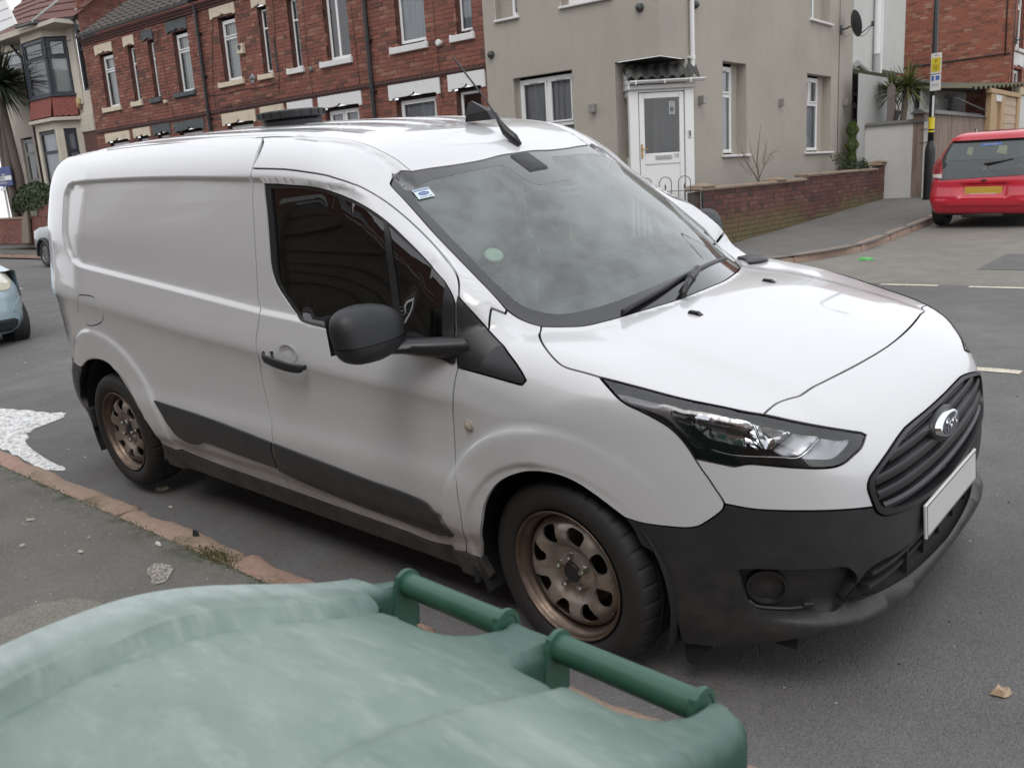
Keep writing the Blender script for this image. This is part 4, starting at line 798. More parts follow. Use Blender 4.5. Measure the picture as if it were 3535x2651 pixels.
# door mirrors
def mirror(sg):
    root=empty('door_mirror',(0,0,0)); root.parent=van
    b=MB(); nu,nv=26,17; V=[]
    cx,cy,cz=-.565,-1.075,1.128
    def pt(a,e):
        ca,sa=math.cos(a),math.sin(a);ce,se=math.cos(e),math.sin(e)
        f=lambda v,p: math.copysign(abs(v)**p,v)
        x=.070*f(ce,.6)*f(ca,.75);y=.125*f(ce,.55)*f(sa,.62);z=.090*f(se,.72)
        if x<0: x*=.55
        z*=1.0-.20*max(0,y/.125)          # lower towards the door? (inboard end drops)
        x+=.015*(z/.09)*-1
        x+= -.25*(-y)*.35
        return (cx+x,(cy+y),cz+z)
    for j in range(nv):
        e=-math.pi/2+math.pi*j/(nv-1)
        for i in range(nu): V.append(pt(2*math.pi*i/nu,e))
    F_=[(j*nu+i,j*nu+(i+1)%nu,(j+1)*nu+(i+1)%nu,(j+1)*nu+i) for j in range(nv-1) for i in range(nu)]
    up=[f for f in F_ if V[f[0]][2]>cz-.035]; lo=[f for f in F_ if V[f[0]][2]<=cz-.035]
    fl=lambda L:[(x,y if sg<0 else -y,z) for x,y,z in L]
    o=meshobj('mirror_cap',fl(V),up,M_BLK,root,True); shade_auto(o,50)
    V2=[(cx+(x-cx)*1.015,cy+(y-cy)*1.015,z-.002) for x,y,z in V]
    o=meshobj('mirror_base_shell',fl(V2),lo,M_TRIM,root,True); shade_auto(o,50)
    arm=[(-.565,-1.02,1.062),(-.53,-.98,1.060),(-.48,-.94,1.052),(-.42,-.90,1.045),(-.36,-.865,1.040)]
    b=MB(); P=catmull(arm,.02); R_=[]
    for i,q in enumerate(P):
        u=i/(len(P)-1); hx=.055-.0*u; hz=.022+.018*u
        R_.append([(q[0]+hx*math.cos(a)*(1 if math.cos(a)>0 else 1),q[1]-hx*.25*math.cos(a),q[2]+hz*math.sin(a)) for a in np.linspace(0,2*math.pi,12,endpoint=False)])
    v=[q for r in R_ for q in r]; b.add(fl(v),[(i*12+j,i*12+(j+1)%12,(i+1)*12+(j+1)%12,(i+1)*12+j) for i in range(len(P)-1) for j in range(12)]+[tuple(range(12))[::-1],tuple((len(P)-1)*12+j for j in range(12))])
    b.build('mirror_arm',M_TRIM,root,True,autos=50)
    b=MB(); b.add(fl([(cx-.062,cy-.105,cz-.06),(cx-.040,cy+.105,cz-.06),(cx-.045,cy+.105,cz+.055),(cx-.068,cy-.105,cz+.07)]),[(0,1,2,3)]); b.build('mirror_glass',M_CHR,root)
mirror(-1); mirror(1)
# wheels
t=NT('tyre_rubber'); s=t.sep(); n=t.noise(7,4,.6); c=t.mix(n,(.012,.012,.0125),(.028,.026,.024)); t.set(Base_Color=c,Roughness=.68); t.bump(t.noise(60,4,.6,stretch=(1,.3,1)),.25,.003); M_TYRE=t.m
t=NT('bare_steel_wheel'); n=t.noise(9,5,.7); n2=t.noise(40,4,.7); c=t.mix(t.mr(n,.35,.7),(.46,.415,.375),(.25,.205,.165)); c=t.mix(t.mr(n2,.62,.75),c,(.05,.035,.025)); t.set(Base_Color=c,Metallic=.75); t.set(Roughness=t.mr(n,.3,.7,.30,.52)); M_STEEL=t.m
t=NT('rusty_steel_rim'); n=t.noise(14,5,.7); c=t.mix(t.mr(n,.3,.7),(.20,.145,.11),(.09,.068,.055)); t.set(Base_Color=c,Metallic=.7); t.set(Roughness=t.mr(n,.3,.7,.28,.5)); M_RIMB=t.m
M_BOLT=simple('wheel_bolt',(.34,.32,.29),.28,.9,.15,60); M_HUB=simple('hub_cap_black',(.012,.012,.014),.45)
def wheel(x,y,z,sg,steer=0,first=None,rot=0):
    root=empty('wheel',(x,y,z),0,parent=van); root.rotation_euler=(0,0,steer+(math.pi if sg>0 else 0))
    if first is not None:
        for ch in [q for q in bpy.data.objects if q.parent==first]: 
            copy_tree(ch,root)
        return root
    A=Rx(math.radians(90))    # lathe axis z -> -y (outward)
    prof=[(.222,-.008),(.226,.0),(.232,.004),(.240,.010),(.262,.0165),(.283,.016),(.300,.010),(.311,.001),(.318,-.010),(.3225,-.025),(.325,-.045),(.3255,-.060),(.3195,-.062),(.3195,-.070),(.3265,-.072),(.3268,-.085),(.3205,-.087),(.3205,-.096),(.3268,-.098),(.3265,-.113),(.3195,-.115),(.3195,-.123),(.3255,-.125),(.325,-.140),(.3225,-.160),(.318,-.174),(.300,-.192),(.262,-.197),(.222,-.190)]
    n=252; V=[]
    for (r,h) in prof:
        for j in range(n):
            rr=r
            if .3115<r and (h>-.058 or h<-.127) and j%7 in (0,) : rr=r-.0055
            a=2*math.pi*(j+(0 if h>-.03 or h<-.15 else .0))/n
            V.append(tuple(A@Vector((rr*math.cos(a),rr*math.sin(a),h))))
    F_=[(i*n+j,i*n+(j+1)%n,(i+1)*n+(j+1)%n,(i+1)*n+j) for i in range(len(prof)-1) for j in range(n)]
    o=meshobj('tyre',V,F_,M_TYRE,root,True); shade_auto(o,30)
    # raised lettering band on the sidewall
    b=MB(); b.lathe([(.2225,.0005),(.224,.004),(.2215,.0085),(.217,.0075),(.2145,.001),(.2125,-.006),(.207,-.016),(.202,-.020),(.196,-.040),(.193,-.060),(.193,-.10),(.20,-.17),(.222,-.185)],72,A)
    rim=b.build('rim',M_RIMB,root,True)
    # disc with eight windows
    def prf(r): return .010+np.interp(r,[0,.028,.031,.034,.048,.066,.074,.088,.105,.128,.150,.168,.182,.192,.196],[-.060,-.060,-.044,-.042,-.046,-.050,-.058,-.049,-.030,-.018,-.020,-.030,-.044,-.052,-.075])
    U=[(.194*math.cos(a),.194*math.sin(a)) for a in np.linspace(0,2*math.pi,120,endpoint=False)]
    H=[]
    for q in range(8):
        a0=math.radians(22.5+45*q+rot); h=[]
        for (r,da,) in ((.110,-6.5),(.120,-10),(.140,-12.6),(.158,-12.4),(.168,-9.5),(.171,0),(.168,9.5),(.158,12.4),(.140,12.6),(.120,10),(.110,6.5),(.107,0)):
            a=a0+math.radians(da); h.append((r*math.cos(a),r*math.sin(a)))
        hc=catmull(np.array(h),.004,True); H.append(hc)
    H.append(np.array([(.031*math.cos(a),.031*math.sin(a)) for a in np.linspace(0,2*math.pi,40,endpoint=False)]))
    V=[np.array(U)]+H; E=[];kk=0
    for q in V: E+=[(kk+i,kk+(i+1)%len(q)) for i in range(len(q))]; kk+=len(q)
    G=[]
    for r in (.035,.040,.045,.050,.056,.062,.068,.073,.078,.084,.092,.100,.108,.116,.124,.132,.140,.150,.160,.170,.178,.185,.190):
        m_=max(24,int(2*math.pi*r/.008)); G+=[(r*math.cos(2*math.pi*i/m_),r*math.sin(2*math.pi*i/m_)) for i in range(m_)]
    G=np.array(G); m_=np.ones(len(G),bool)
    for h in H: m_&=~inpoly(G,h)&(pdist(G,h)>.003)
    P2=np.concatenate(V+[G[m_]]); res=delaunay_2d_cdt([Vector(q) for q in P2],E,[],0,1e-7)
    vo=np.array([q[:] for q in res[0]]);F_=np.array(res[2]);c=vo[F_].mean(1);kq=inpoly(c,V[0])
    for h in H: kq&=~inpoly(c,h)
    F_=F_[kq]; R=np.hypot(vo[:,0],vo[:,1]); an=np.arctan2(vo[:,1],vo[:,0])
    sp_=np.cos(8*(an-math.radians(rot)));  # 1 midway between windows
    hgt=prf(R)+.006*np.clip(sp_,-.3,1)*np.clip(1-np.abs(R-.15)/.035,0,1)
    hgt+= .004*np.clip(np.cos(5*(an-math.radians(18))),0,1)**2*np.clip(1-np.abs(R-.054)/.014,0,1)
    X=[tuple(A@Vector((a,b_,h))) for (a,b_),h in zip(vo,hgt)]
    om={}
    for i,o_ in enumerate(res[3]):
        for q in o_: om[q]=i
    faces=[tuple(int(i) for i in f) for f in F_]; kk=len(V[0])
    for h in H:
        idx=[om[kk+i] for i in range(len(h))]; kk+=len(h); base=len(X)
        for i in idx: X.append(X[i])
        for i in idx:
            v=Vector(X[i]); X.append((v.x*1.0,v.y+.010,v.z*1.0))
        m2=len(idx)
        for i in range(m2): j=(i+1)%m2; faces.append((base+i,base+j,base+m2+j,base+m2+i))
    o=meshobj('wheel_disc',X,faces,M_STEEL,root,True)
    for q in range(5):
        a=math.radians(18+72*q+rot*.5); Mb=A@Tr(.054*math.cos(a),.054*math.sin(a),-.044)
        b=MB(); b.lathe([(.0001,.034),(.0085,.0335),(.0112,.028),(.0116,.010),(.0155,.006),(.0160,.0)],6,Mb); b.build('wheel_bolt',M_BOLT,root,False)
    b=MB(); b.lathe([(.0001,-.022),(.030,-.023),(.0355,-.028),(.036,-.06),(.0001,-.065)],32,A); b.build('hub_cap',M_HUB,root,True,autos=40)
    b=MB(); b.lathe([(.0001,-.10),(.19,-.10)],24,A); b.build('brake_shield',M_DARK,root)
    b=MB(); b.lathe([(.0001,-.085),(.125,-.086),(.128,-.095),(.128,-.099)],32,A); b.build('brake_disc',simple('brake_disc_steel',(.10,.085,.07),.45,.8),root,True,autos=30)
    b=MB(); b.tube([A@Vector((.150,-.085,-.058)),A@Vector((.163,-.092,-.034)),A@Vector((.167,-.094,-.016))],.0035,8); b.build('tyre_valve',M_HUB,root,True)
    return root
w0=wheel(0,-.866,.316,-1,-.068,rot=7)
w1=wheel(-3.062,-.866,.316,-1,0,first=w0); w1.rotation_euler=(0,math.radians(28),0)
w2=wheel(0,.866,.316,1,-.068,first=w0); w3=wheel(-3.062,.866,.316,1,0,first=w0)
# wheel-arch liners, floor pan, engine bay, splash guards
def liner(cx,r,y0,y1,a0=-25,a1=205):
    b=MB(); N_=28
    for i in range(N_):
        t0=math.radians(a0+(a1-a0)*i/N_);t1=math.radians(a0+(a1-a0)*(i+1)/N_)
        b.add([(cx+r*math.cos(t0),y0,.316+r*math.sin(t0)),(cx+r*math.cos(t1),y0,.316+r*math.sin(t1)),(cx+r*math.cos(t1),y1,.316+r*math.sin(t1)),(cx+r*math.cos(t0),y1,.316+r*math.sin(t0))],[(0,1,2,3)])
        b.add([(cx,y1,.316),(cx+r*math.cos(t0),y1,.316+r*math.sin(t0)),(cx+r*math.cos(t1),y1,.316+r*math.sin(t1))],[(0,1,2)])
    b.build('arch_liner',M_DARK,van,True)
for sg in (-1,1):
    liner(0,.392,sg*.875,sg*.55); liner(-3.05,.425,sg*.865,sg*.55)
b=MB(); b.box((-3.85,-.72,.26),(-3.45,.72,.34)); b.box((-2.62,-.80,.21),(-.43,.80,.34)); b.box((-2.55,-.60,.15),(-.50,.62,.22)); b.box((-.42,-.5,.17),(.4,.5,.24)); b.box((-3.5,-.5,.24),(.7,.5,.3)); b.box((.42,-.70,.20),(.70,.70,.24)); b.build('floor_pan',M_DARK,van)  # lower blocks added out of sight to deepen the shade under the van
b=MB(); b.box((-.30,-.54,.3),(.62,.54,.86)); b.build('engine_bay',M_DARK,van)
for sg in (-1,1):
    b=MB(); b.bbox((-.425,sg*.845-.03,.17),(-.40,sg*.845+.06,.33),.006); b.build('mud_flap',M_DARK,van)
    b=MB(); b.add([(.375,sg*.79,.20),(.49,sg*.77,.20),(.405,sg*.785,.088),(.385,sg*.788,.10),(.375,sg*.76,.20),(.49,sg*.74,.20),(.405,sg*.755,.088),(.385,sg*.758,.10)],[(0,1,2,3),(7,6,5,4),(1,5,6,2),(2,6,7,3),(3,7,4,0)]); b.build('splash_guard',M_DARK,van)
    b=MB(); b.bbox((-3.47,sg*.84-.03,.28),(-3.42,sg*.84+.05,.40),.01); b.build('mud_flap',M_DARK,van)
# wiper, washer jets, cowl end
wp=catmull([(-.038,-.415,1.068),(-.028,-.33,1.083),(-.022,-.2,1.097),(-.035,-.02,1.112),(-.048,.1,1.112),(-.085,.30,1.104),(-.125,.46,1.088)],.02)
b=MB(); P=wp+[.006,0,.012]; b.tube(P,.0085,8); wr=b.build('wiper_blade',M_TRIM,van,True)
b=MB(); b.tube(wp+[0,0,.002],.005,6); b.build('wiper_rubber',M_RUB,wr,True)
b=MB(); b.tube([(.050,-.16,1.085),(.030,-.10,1.115),(.0,.0,1.130),(-.02,.07,1.132)],[.012,.011,.010,.012],8); b.build('wiper_arm',M_TRIM,wr,True)
b=MB(); b.tube([(.015,-.06,1.120),(-.04,.10,1.128)],[.015,.014],8); b.build('wiper_yoke',M_TRIM,wr,True)
for y in (-.272,.272):
    c=PTop(.2).inv(np.array([[.160,y]]))[0]; b=MB()
    b.add([(c[0]-.026,c[1]-.010,c[2]-.002),(c[0]+.026,c[1]-.011,c[2]-.003),(c[0]+.026,c[1]+.011,c[2]-.003),(c[0]-.026,c[1]+.010,c[2]-.002),(c[0]-.020,c[1]-.007,c[2]+.012),(c[0]+.012,c[1]-.007,c[2]+.009),(c[0]+.012,c[1]+.007,c[2]+.009),(c[0]-.020,c[1]+.007,c[2]+.012)],[(4,5,6,7),(0,1,5,4),(1,2,6,5),(2,3,7,6),(3,0,4,7)])
    b.build('washer_jet',M_TRIM,van)
CC=[(-.175,.660,1.083),(-.13,.645,1.078),(-.085,.60,1.072),(-.055,.64,1.071),(-.045,.69,1.068),(-.055,.72,1.066),(-.10,.735,1.075),(-.15,.72,1.09)]
panel('cowl_cover',PTop(.3),([*CC,CC[0]],),M_TRIM,off=.012,lip=.018,step=.02,bulge=.008)
# aerial, shark fin, roof vent
ab=(-.868,.05,1.648)
b=MB(); b.tube([(-.815,.05,1.628),(-.845,.05,1.655),(-.885,.05,1.685),(-.915,.05,1.725),(-.935,.05,1.762)],[.010,.020,.019,.010,.0065],12); an=b.build('roof_aerial',M_TRIM,van,True)
b=MB(); b.tube(catmull([(-.930,.05,1.750),(-1.00,.05,1.843),(-1.08,.05,1.935),(-1.14,.05,2.005)],.02),[.0058]*1+[.0042]*40 if False else .0040,7); b.build('aerial_mast',M_TRIM,an,True)
b=MB(); c=(-1.10,.14,1.768); V=[]
for (x,z,w) in ((-.075,-.03,.024),(-.07,.0,.022),(-.062,.050,.006),(-.045,.056,.005),(.0,.035,.011),(.055,.008,.018),(.08,-.03,.02)): V+=[(c[0]+x,c[1]-w,c[2]+z),(c[0]+x,c[1]+w,c[2]+z)]
b.add(V,[(2*i,2*i+2,2*i+3,2*i+1) for i in range(6)]+[(0,2,4,6,8,10,12),(13,11,9,7,5,3,1)]); b.build('shark_fin',M_TRIM,van,False)
b=MB(); A=Tr(-2.25,-.02,1.80); b.lathe([(.150,0),(.150,.034),(.145,.040),(.120,.042)],40,A); vt=b.build('roof_vent',M_BLK,van,True,autos=35)
b=MB(); b.lathe([(.120,.042),(.160,.046),(.168,.052),(.168,.078),(.160,.084),(.11,.088),(.0001,.090)],40,A); b.build('vent_cap',M_BLK,vt,True,autos=35)
for i in range(20):
    a=2*math.pi*i/20; b=MB(); b.box((-.003,.150,.052),(.003,.172,.080),A@Rz(a)); b.build('vent_rib',M_TRIM,vt)
# cabin
M_INT=simple('cabin_grey_fabric',(.060,.062,.066),.85,0,.15,40); M_DASH=simple('dashboard_plastic',(.035,.036,.038),.6,0,.12,30,bump=.3,bscale=500); M_HEAD=simple('headliner',(.42,.42,.40),.9)
dz=[( .00,1.045),(-.12,1.065),(-.30,1.075),(-.42,1.07),(-.52,1.03),(-.58,.95),(-.56,.75),(-.50,.55)]
V=[];ys=np.linspace(-.74,.74,25)
for y in ys:
    for x,z in dz: V.append((x-.38*y*y*(1 if x>-.3 else .15),y,z-.02-.08*(abs(y)/.74)**4+(.03*math.exp(-((y+.37)/.2)**2) if -.55<x<-.2 else 0)))
n=len(dz); meshobj('dashboard',V,[(i*n+j,i*n+j+1,(i+1)*n+j+1,(i+1)*n+j) for i in range(24) for j in range(n-1)],M_DASH,van,True)
def seat(y,w=.24):
    r=empty('seat',(-1.18,y,.62)); r.parent=van
    b=MB(); b.bbox((-.28,-w,-.12),(.28,w,.04),.05); b.build('seat_cushion',M_INT,r,True,autos=50)
    b=MB(); b.bbox((-.07,-w,.0),(.07,w,.62),.05,Tr(-.28,0,0)@Ry(math.radians(-14))); b.build('backrest',M_INT,r,True,autos=50)
    b=MB(); b.bbox((-.045,-.13,.66),(.045,.13,.86),.04,Tr(-.28,0,0)@Ry(math.radians(-14))); b.build('headrest',M_INT,r,True,autos=50)
    for s_ in (-.05,.05): 
        b=MB(); b.tube([Tr(-.28,0,0)@Ry(math.radians(-14))@Vector((0,s_,.6)),Tr(-.28,0,0)@Ry(math.radians(-14))@Vector((0,s_,.7))],.006,6); b.build('headrest_post',M_CHR,r)
seat(-.38); seat(.36,.25)
b=MB(); Ms=Tr(-.66,-.38,1.02)@Ry(math.radians(62)); pts=[Ms@Vector((.185*math.cos(a),.185*math.sin(a),0)) for a in np.linspace(0,2*math.pi,40,endpoint=False)]; b.tube(pts,.014,8,closed=True)
for a in (90,210,330): b.tube([Ms@Vector((0,0,.02)),Ms@Vector((.18*math.cos(math.radians(a)),.18*math.sin(math.radians(a)),0))],.013,6)
b.lathe([(.0001,-.03),(.05,-.025),(.06,.02),(.03,.05),(.0001,.05)],20,Ms); b.build('steering_wheel',M_DASH,van,True,autos=50)
b=MB(); b.box((-1.56,-.80,.35),(-1.54,.80,1.40)); b.box((-1.56,-.70,1.40),(-1.54,.70,1.66)); b.build('bulkhead',M_DASH,van)
V=[];xs=np.linspace(-1.55,-.82,12)
for x in xs:
    for y in np.linspace(-.62,.62,9): V.append((x,y,float(T(TRF,x))-.05-.07*y*y))
meshobj('headliner',V,[(i*9+j,i*9+j+1,(i+1)*9+j+1,(i+1)*9+j) for i in range(11) for j in range(8)],M_HEAD,van,True)
for sg in (-1,1):   # inner pillar trims and door cards
    P=catmull([(-.90,sg*.62,1.53),(-.78,sg*.67,1.42),(-.60,sg*.70,1.27),(-.42,sg*.71,1.10)],.05)
    b=MB(); b.tube(P,.022,8); b.build('pillar_trim',M_HEAD,van,True)
    b=MB(); b.bbox((-1.45,sg*.84-.02,.45),(-.42,sg*.84+.02,1.03),.015); b.build('door_card',M_DASH,van)
b=MB(); b.tube([(-1.46,-.74,1.60),(-1.42,-.76,1.25),(-1.38,-.78,.9)],[.024,.024,.024],6); b.build('seat_belt',simple('belt_grey_green',(.20,.24,.21),.8),van)
b=MB(); b.bbox((-.045,-.12,-.035),(.02,.12,.035),.02,Tr(-.77,.0,1.50)@Ry(math.radians(20))); b.build('interior_mirror',M_DASH,van,True,autos=50)
b=MB(); b.bbox((-.12,-.07,-.03),(.03,.07,.02),.02,Tr(-.70,.0,1.525)@Ry(math.radians(32))); b.build('sensor_housing',M_DASH,van,True,autos=50)
# stickers and the suction cup stuck behind the screen
def on_ws(x,y): return PWS.inv(np.array([[x,y]]))[0]
def sticker(name,P4,cols,lift):
    pass
c=on_ws(-.437,-.575); nrm=fld_grad(c[None])[0]; q=Vector(nrm).to_track_quat('Z','Y').to_matrix().to_4x4()
t=NT('cup_film'); t.set(Base_Color=(.55,.66,.60),Roughness=.25,Alpha=.75); M_CUPF=t.m
b=MB(); b.lathe([(.0001,.0),(.026,.001),(.030,.0),(.0335,-.002),(.034,-.006)],32,Tr(*(c-nrm*.008))@q); ph=b.build('suction_cup',M_CUPF,van,True)
b=MB(); b.tube([c-nrm*.02,c-nrm*.06+[-.0,0,-.04],c-nrm*.05+[0.02,0,-.12]],.008,6); b.build('cup_stem',M_DASH,ph)
c=on_ws(-.745,-.585); nrm=fld_grad(c[None])[0]; ux=np.array([.12,.97,.2]); ux=ux-nrm*(ux@nrm); ux/=np.linalg.norm(ux); uy=np.cross(nrm,ux)
Ms=Matrix(((ux[0],uy[0],nrm[0],c[0]),(ux[1],uy[1],nrm[1],c[1]),(ux[2],uy[2],nrm[2],c[2]),(0,0,0,1)))
M_ST=simple('sticker_white',(.60,.70,.72),.4,0,.05); M_SB=simple('sticker_blue',(.03,.08,.30),.4,0,.05)
b=MB(); b.bbox((-.034,-.026,.0005),(.034,.026,.0012),.0003,Ms@Rz(-.18)); stk=b.build('screen_sticker',M_ST,van)
b=MB(); n=28; b.add([tuple(Ms@Rz(-.18)@Vector((.022*math.cos(2*math.pi*i/n),.0095*math.sin(2*math.pi*i/n)-.001,.0016))) for i in range(n)],[tuple(range(n))]); b.box((-.030,.014,.0013),(.030,.022,.0016),Ms@Rz(-.18)); b.build('sticker_print',M_SB,stk)
textmesh('sticker_lettering','Ford',.014,.0001,M_ST,stk,Ms@Rz(-.18)@Tr(0,-.001,.0018),shear=.3)
textmesh('sticker_lettering','100% SERVICE',.0085,.0001,M_ST,stk,Ms@Rz(-.18)@Tr(0,.018,.0018))
textmesh('sticker_lettering','QUALITY CARE',.0075,.0001,M_SB,stk,Ms@Rz(-.18)@Tr(0,-.019,.0018))
c=onside([(-.66,-.8,1.14)])[0]; nrm=fld_grad(c[None])[0]; q=Vector(nrm).to_track_quat('Z','Y').to_matrix().to_4x4(); Ms=Tr(*(c-nrm*.011))@q
M_AL=simple('alarm_sticker_white',(.42,.46,.44),.5)
b=MB(); b.lathe([(.0135,.0),(.0150,.0)],28,Ms); al=b.build('alarm_sticker',M_AL,van)
textmesh('alarm_lettering','ALARM',.0075,.0001,M_AL,al,Tr(*(c-nrm*.0105))@Matrix(((1,0,0,0),(0,0,-1,0),(0,1,0,0),(0,0,0,1))))

# ---------------------------------------------------------------- GROUND, ROADS, KERBS
GP=[(-60,.10),(-1.04,-.012),(-.875,0),(.8,.128),(1.5,.17),(3.5,.235),(5,.25),(6.2,.235),(7,.25),(9,.31),(12,.42),(20,.75),(60,2.2),(160,4)]
def gz(y): return float(np.interp(y,[a for a,b in GP],[b for a,b in GP]))
def asphalt(name,base,warm=(1,1,1),chip=.5,scale=1.0,moss=False,patch=.0):
    t=NT(name); v=t.co()
    big=t.noise(.35,5,.6); mid=t.noise(3.2,5,.6); fine=t.noise(150*scale,3,.7); spk=t.vor(210*scale,out='Color'); 
    b1=tuple(base*w*.78 for w in warm); b2=tuple(base*w*1.22 for w in warm)
    c=t.mix(t.mr(big,.3,.7),b1,b2); c=t.mix(t.mr(mid,.3,.7,0,.45),c,tuple(base*w*.66 for w in (1.06,1,.92)))
    bw=t.node('ShaderNodeRGBToBW'); t.l.new(spk,bw.inputs[0])
    c=t.mix(t.mr(bw.outputs[0],.15,.85,.0,1),c,t.mix(.5,c,(base*2.3,base*2.25,base*2.15)) if False else t.mix(1.0,c,(1.45,1.43,1.4),'MULTIPLY'))
    dk=t.mr(t.vor(95*scale,out='Distance'),.0,.22,1,0); c=t.mix(t.math('MULTIPLY',dk,.75),c,(base*.22,base*.22,base*.22))
    wsp=t.vor(24*scale,out='Distance'); c=t.mix(t.math('MULTIPLY',t.mr(wsp,.03,.045,1,0),t.mr(t.noise(9),.52,.6,0,.9)),c,(.40,.38,.33))
    # fine cracks and damp stains
    cr=t.node('ShaderNodeTexVoronoi',feature='DISTANCE_TO_EDGE'); cr.inputs['Scale'].default_value=.55
    wv=t.node('ShaderNodeVectorMath',operation='ADD'); nz=t.node('ShaderNodeTexNoise'); nz.inputs['Scale'].default_value=2.2; t.l.new(v,nz.inputs['Vector']); t.l.new(v,wv.inputs[0]); t.l.new(nz.outputs['Color'],wv.inputs[1]); t.l.new(wv.outputs[0],cr.inputs['Vector'])
    ck=t.math('MULTIPLY',t.mr(cr.outputs[0],.002,.006,1,0),t.mr(t.noise(.8,3),.55,.65,0,.35)); c=t.mix(ck,c,(base*.25,base*.25,base*.25))
    if moss:
        s=t.sep(); m=t.math('MULTIPLY',t.mr(s[1],-1.34,-1.20,0,1),t.mr(t.noise(9,5,.7),.42,.62,0,.8)); c=t.mix(m,c,(.045,.055,.022))
    t.set(Base_Color=c); t.set(Roughness=t.mr(mid,.3,.7,.78,.95)); t.b.inputs['Specular IOR Level'].default_value=.3
    h=t.math('ADD',t.math('MULTIPLY',fine,.6),t.math('MULTIPLY',t.mr(t.vor(120*scale),0,.5),.5)); t.bump(h,chip,.006)
    return t.m
M_ROAD=asphalt('road_asphalt',.125,(1.0,.985,.985),.8,1.0); M_ROAD2=asphalt('side_road_asphalt',.165,(1.06,1.0,.90),.6,1.0); M_PAVE=asphalt('pavement_asphalt',.150,(1.04,1.0,.90),.8,.9,moss=True); M_PAVE2=asphalt('far_pavement_asphalt',.12,(1.02,1,.94),.6,.9)
def strip(name,pts_of_y,mat,kind='structure',zadd=0.0,label=None):
    """sheet following the street's cross-section; pts_of_y: list of (y,x0,x1)"""
    V=[];F_=[]
    for i,(y,x0,x1) in enumerate(pts_of_y): V+=[(x0,y,gz(y)+zadd),(x1,y,gz(y)+zadd)]
    for i in range(len(pts_of_y)-1): F_.append((2*i,2*i+1,2*i+3,2*i+2))
    o=meshobj(name,V,F_,mat); o['kind']=kind; return o
ysr=[-1.08,-1.04,-.95,-.875,-.4,0,.4,.8,1.1,1.5,2,2.7,3.5,4.2,5,5.7,6.2,6.6,6.95]
# ground below everything out to the horizon
g=meshobj('ground',[(-200,-160,-.20),(120,-160,-.20),(120,-1.0,-.20),(-200,-1.0,-.20),(-200,200,.0),(120,200,.0)],[(0,1,2,3),(3,2,5,4)],M_PAVE2); g['kind']='structure'
strip('road',[(y,-90,40) for y in ysr],M_ROAD)
strip('side_road',[(y,-5.0,30) for y in (6.945,7.5,8,9,10,11,12,14,17,20,30,60,120)],M_ROAD2,zadd=-.0)
# near pavement: slightly rising away from the kerb
V=[(-90,-1.19,.062),(40,-1.19,.062),(40,-2.2,.082),(-90,-2.2,.082),(40,-3.45,.10),(-90,-3.45,.10)]
pv=meshobj('near_pavement',V,[(0,3,2,1),(3,5,4,2)],M_PAVE); pv['kind']='structure'
# sunken, repaired patch of coarser asphalt on the pavement
M_PATCH=asphalt('patch_asphalt',.20,(1.03,1.0,.84),1.0,.7)
pp=meshobj('pavement_patch',[(-1.83,-2.05,.083),(-1.86,-1.84,.0795),(-1.80,-1.74,.0775),(-1.69,-1.69,.0765),(-1.41,-1.69,.0765),(-1.35,-1.85,.0795),(-1.36,-2.10,.084)],[tuple(range(7))[::-1]],M_PATCH); pp['kind']='structure'
# far pavement (kerb line, corner radius, then up the side street)
kl=[(-90,7.6),(-40,7.5),(-26,7.3),(-15,6.95),(-6.5,6.62)]
c0=(-6.4,10.1);r0=3.5
arc=[(c0[0]+r0*math.sin(a),c0[1]-r0*math.cos(a)) for a in np.linspace(0.02,math.radians(88),14)]
kl2=kl+arc+[(-2.93,10.3),(-3.02,12.6),(-3.3,17),(-3.9,28),(-5,60)]
def kh(x,y): return gz(y)+.10
PL=np.array([(x,y) for x,y in kl2]+[(-40,60),(-90,60)],float)
def dense_(P,step):
    out=[]
    for i in range(len(P)):
        a=P[i];b=P[(i+1)%len(P)];k=max(1,int(np.linalg.norm(b-a)/step))
        for j in range(k): out.append(a+(b-a)*j/k)
    return np.array(out)
Uf=dense_(PL,1.5); Gf=np.array([(x,y) for y in np.arange(6.6,60,.75 if 0 else 1.0) for x in np.arange(-90,-2,2.5)]); Gf=Gf[inpoly(Gf,Uf)&(pdist(Gf,Uf)>.6)]
P2=np.concatenate([Uf,Gf]); rs=delaunay_2d_cdt([Vector(q) for q in P2],[(i,(i+1)%len(Uf)) for i in range(len(Uf))],[],0,1e-6); vf=np.array([q[:] for q in rs[0]]);Ff=np.array(rs[2]);Ff=Ff[inpoly(vf[Ff].mean(1),Uf)]
V=[(x,y,kh(x,y)) for x,y in vf]; F_=[tuple(int(i) for i in f) for f in Ff]
fp=meshobj('far_pavement',V,F_,M_PAVE2); fp['kind']='structure'
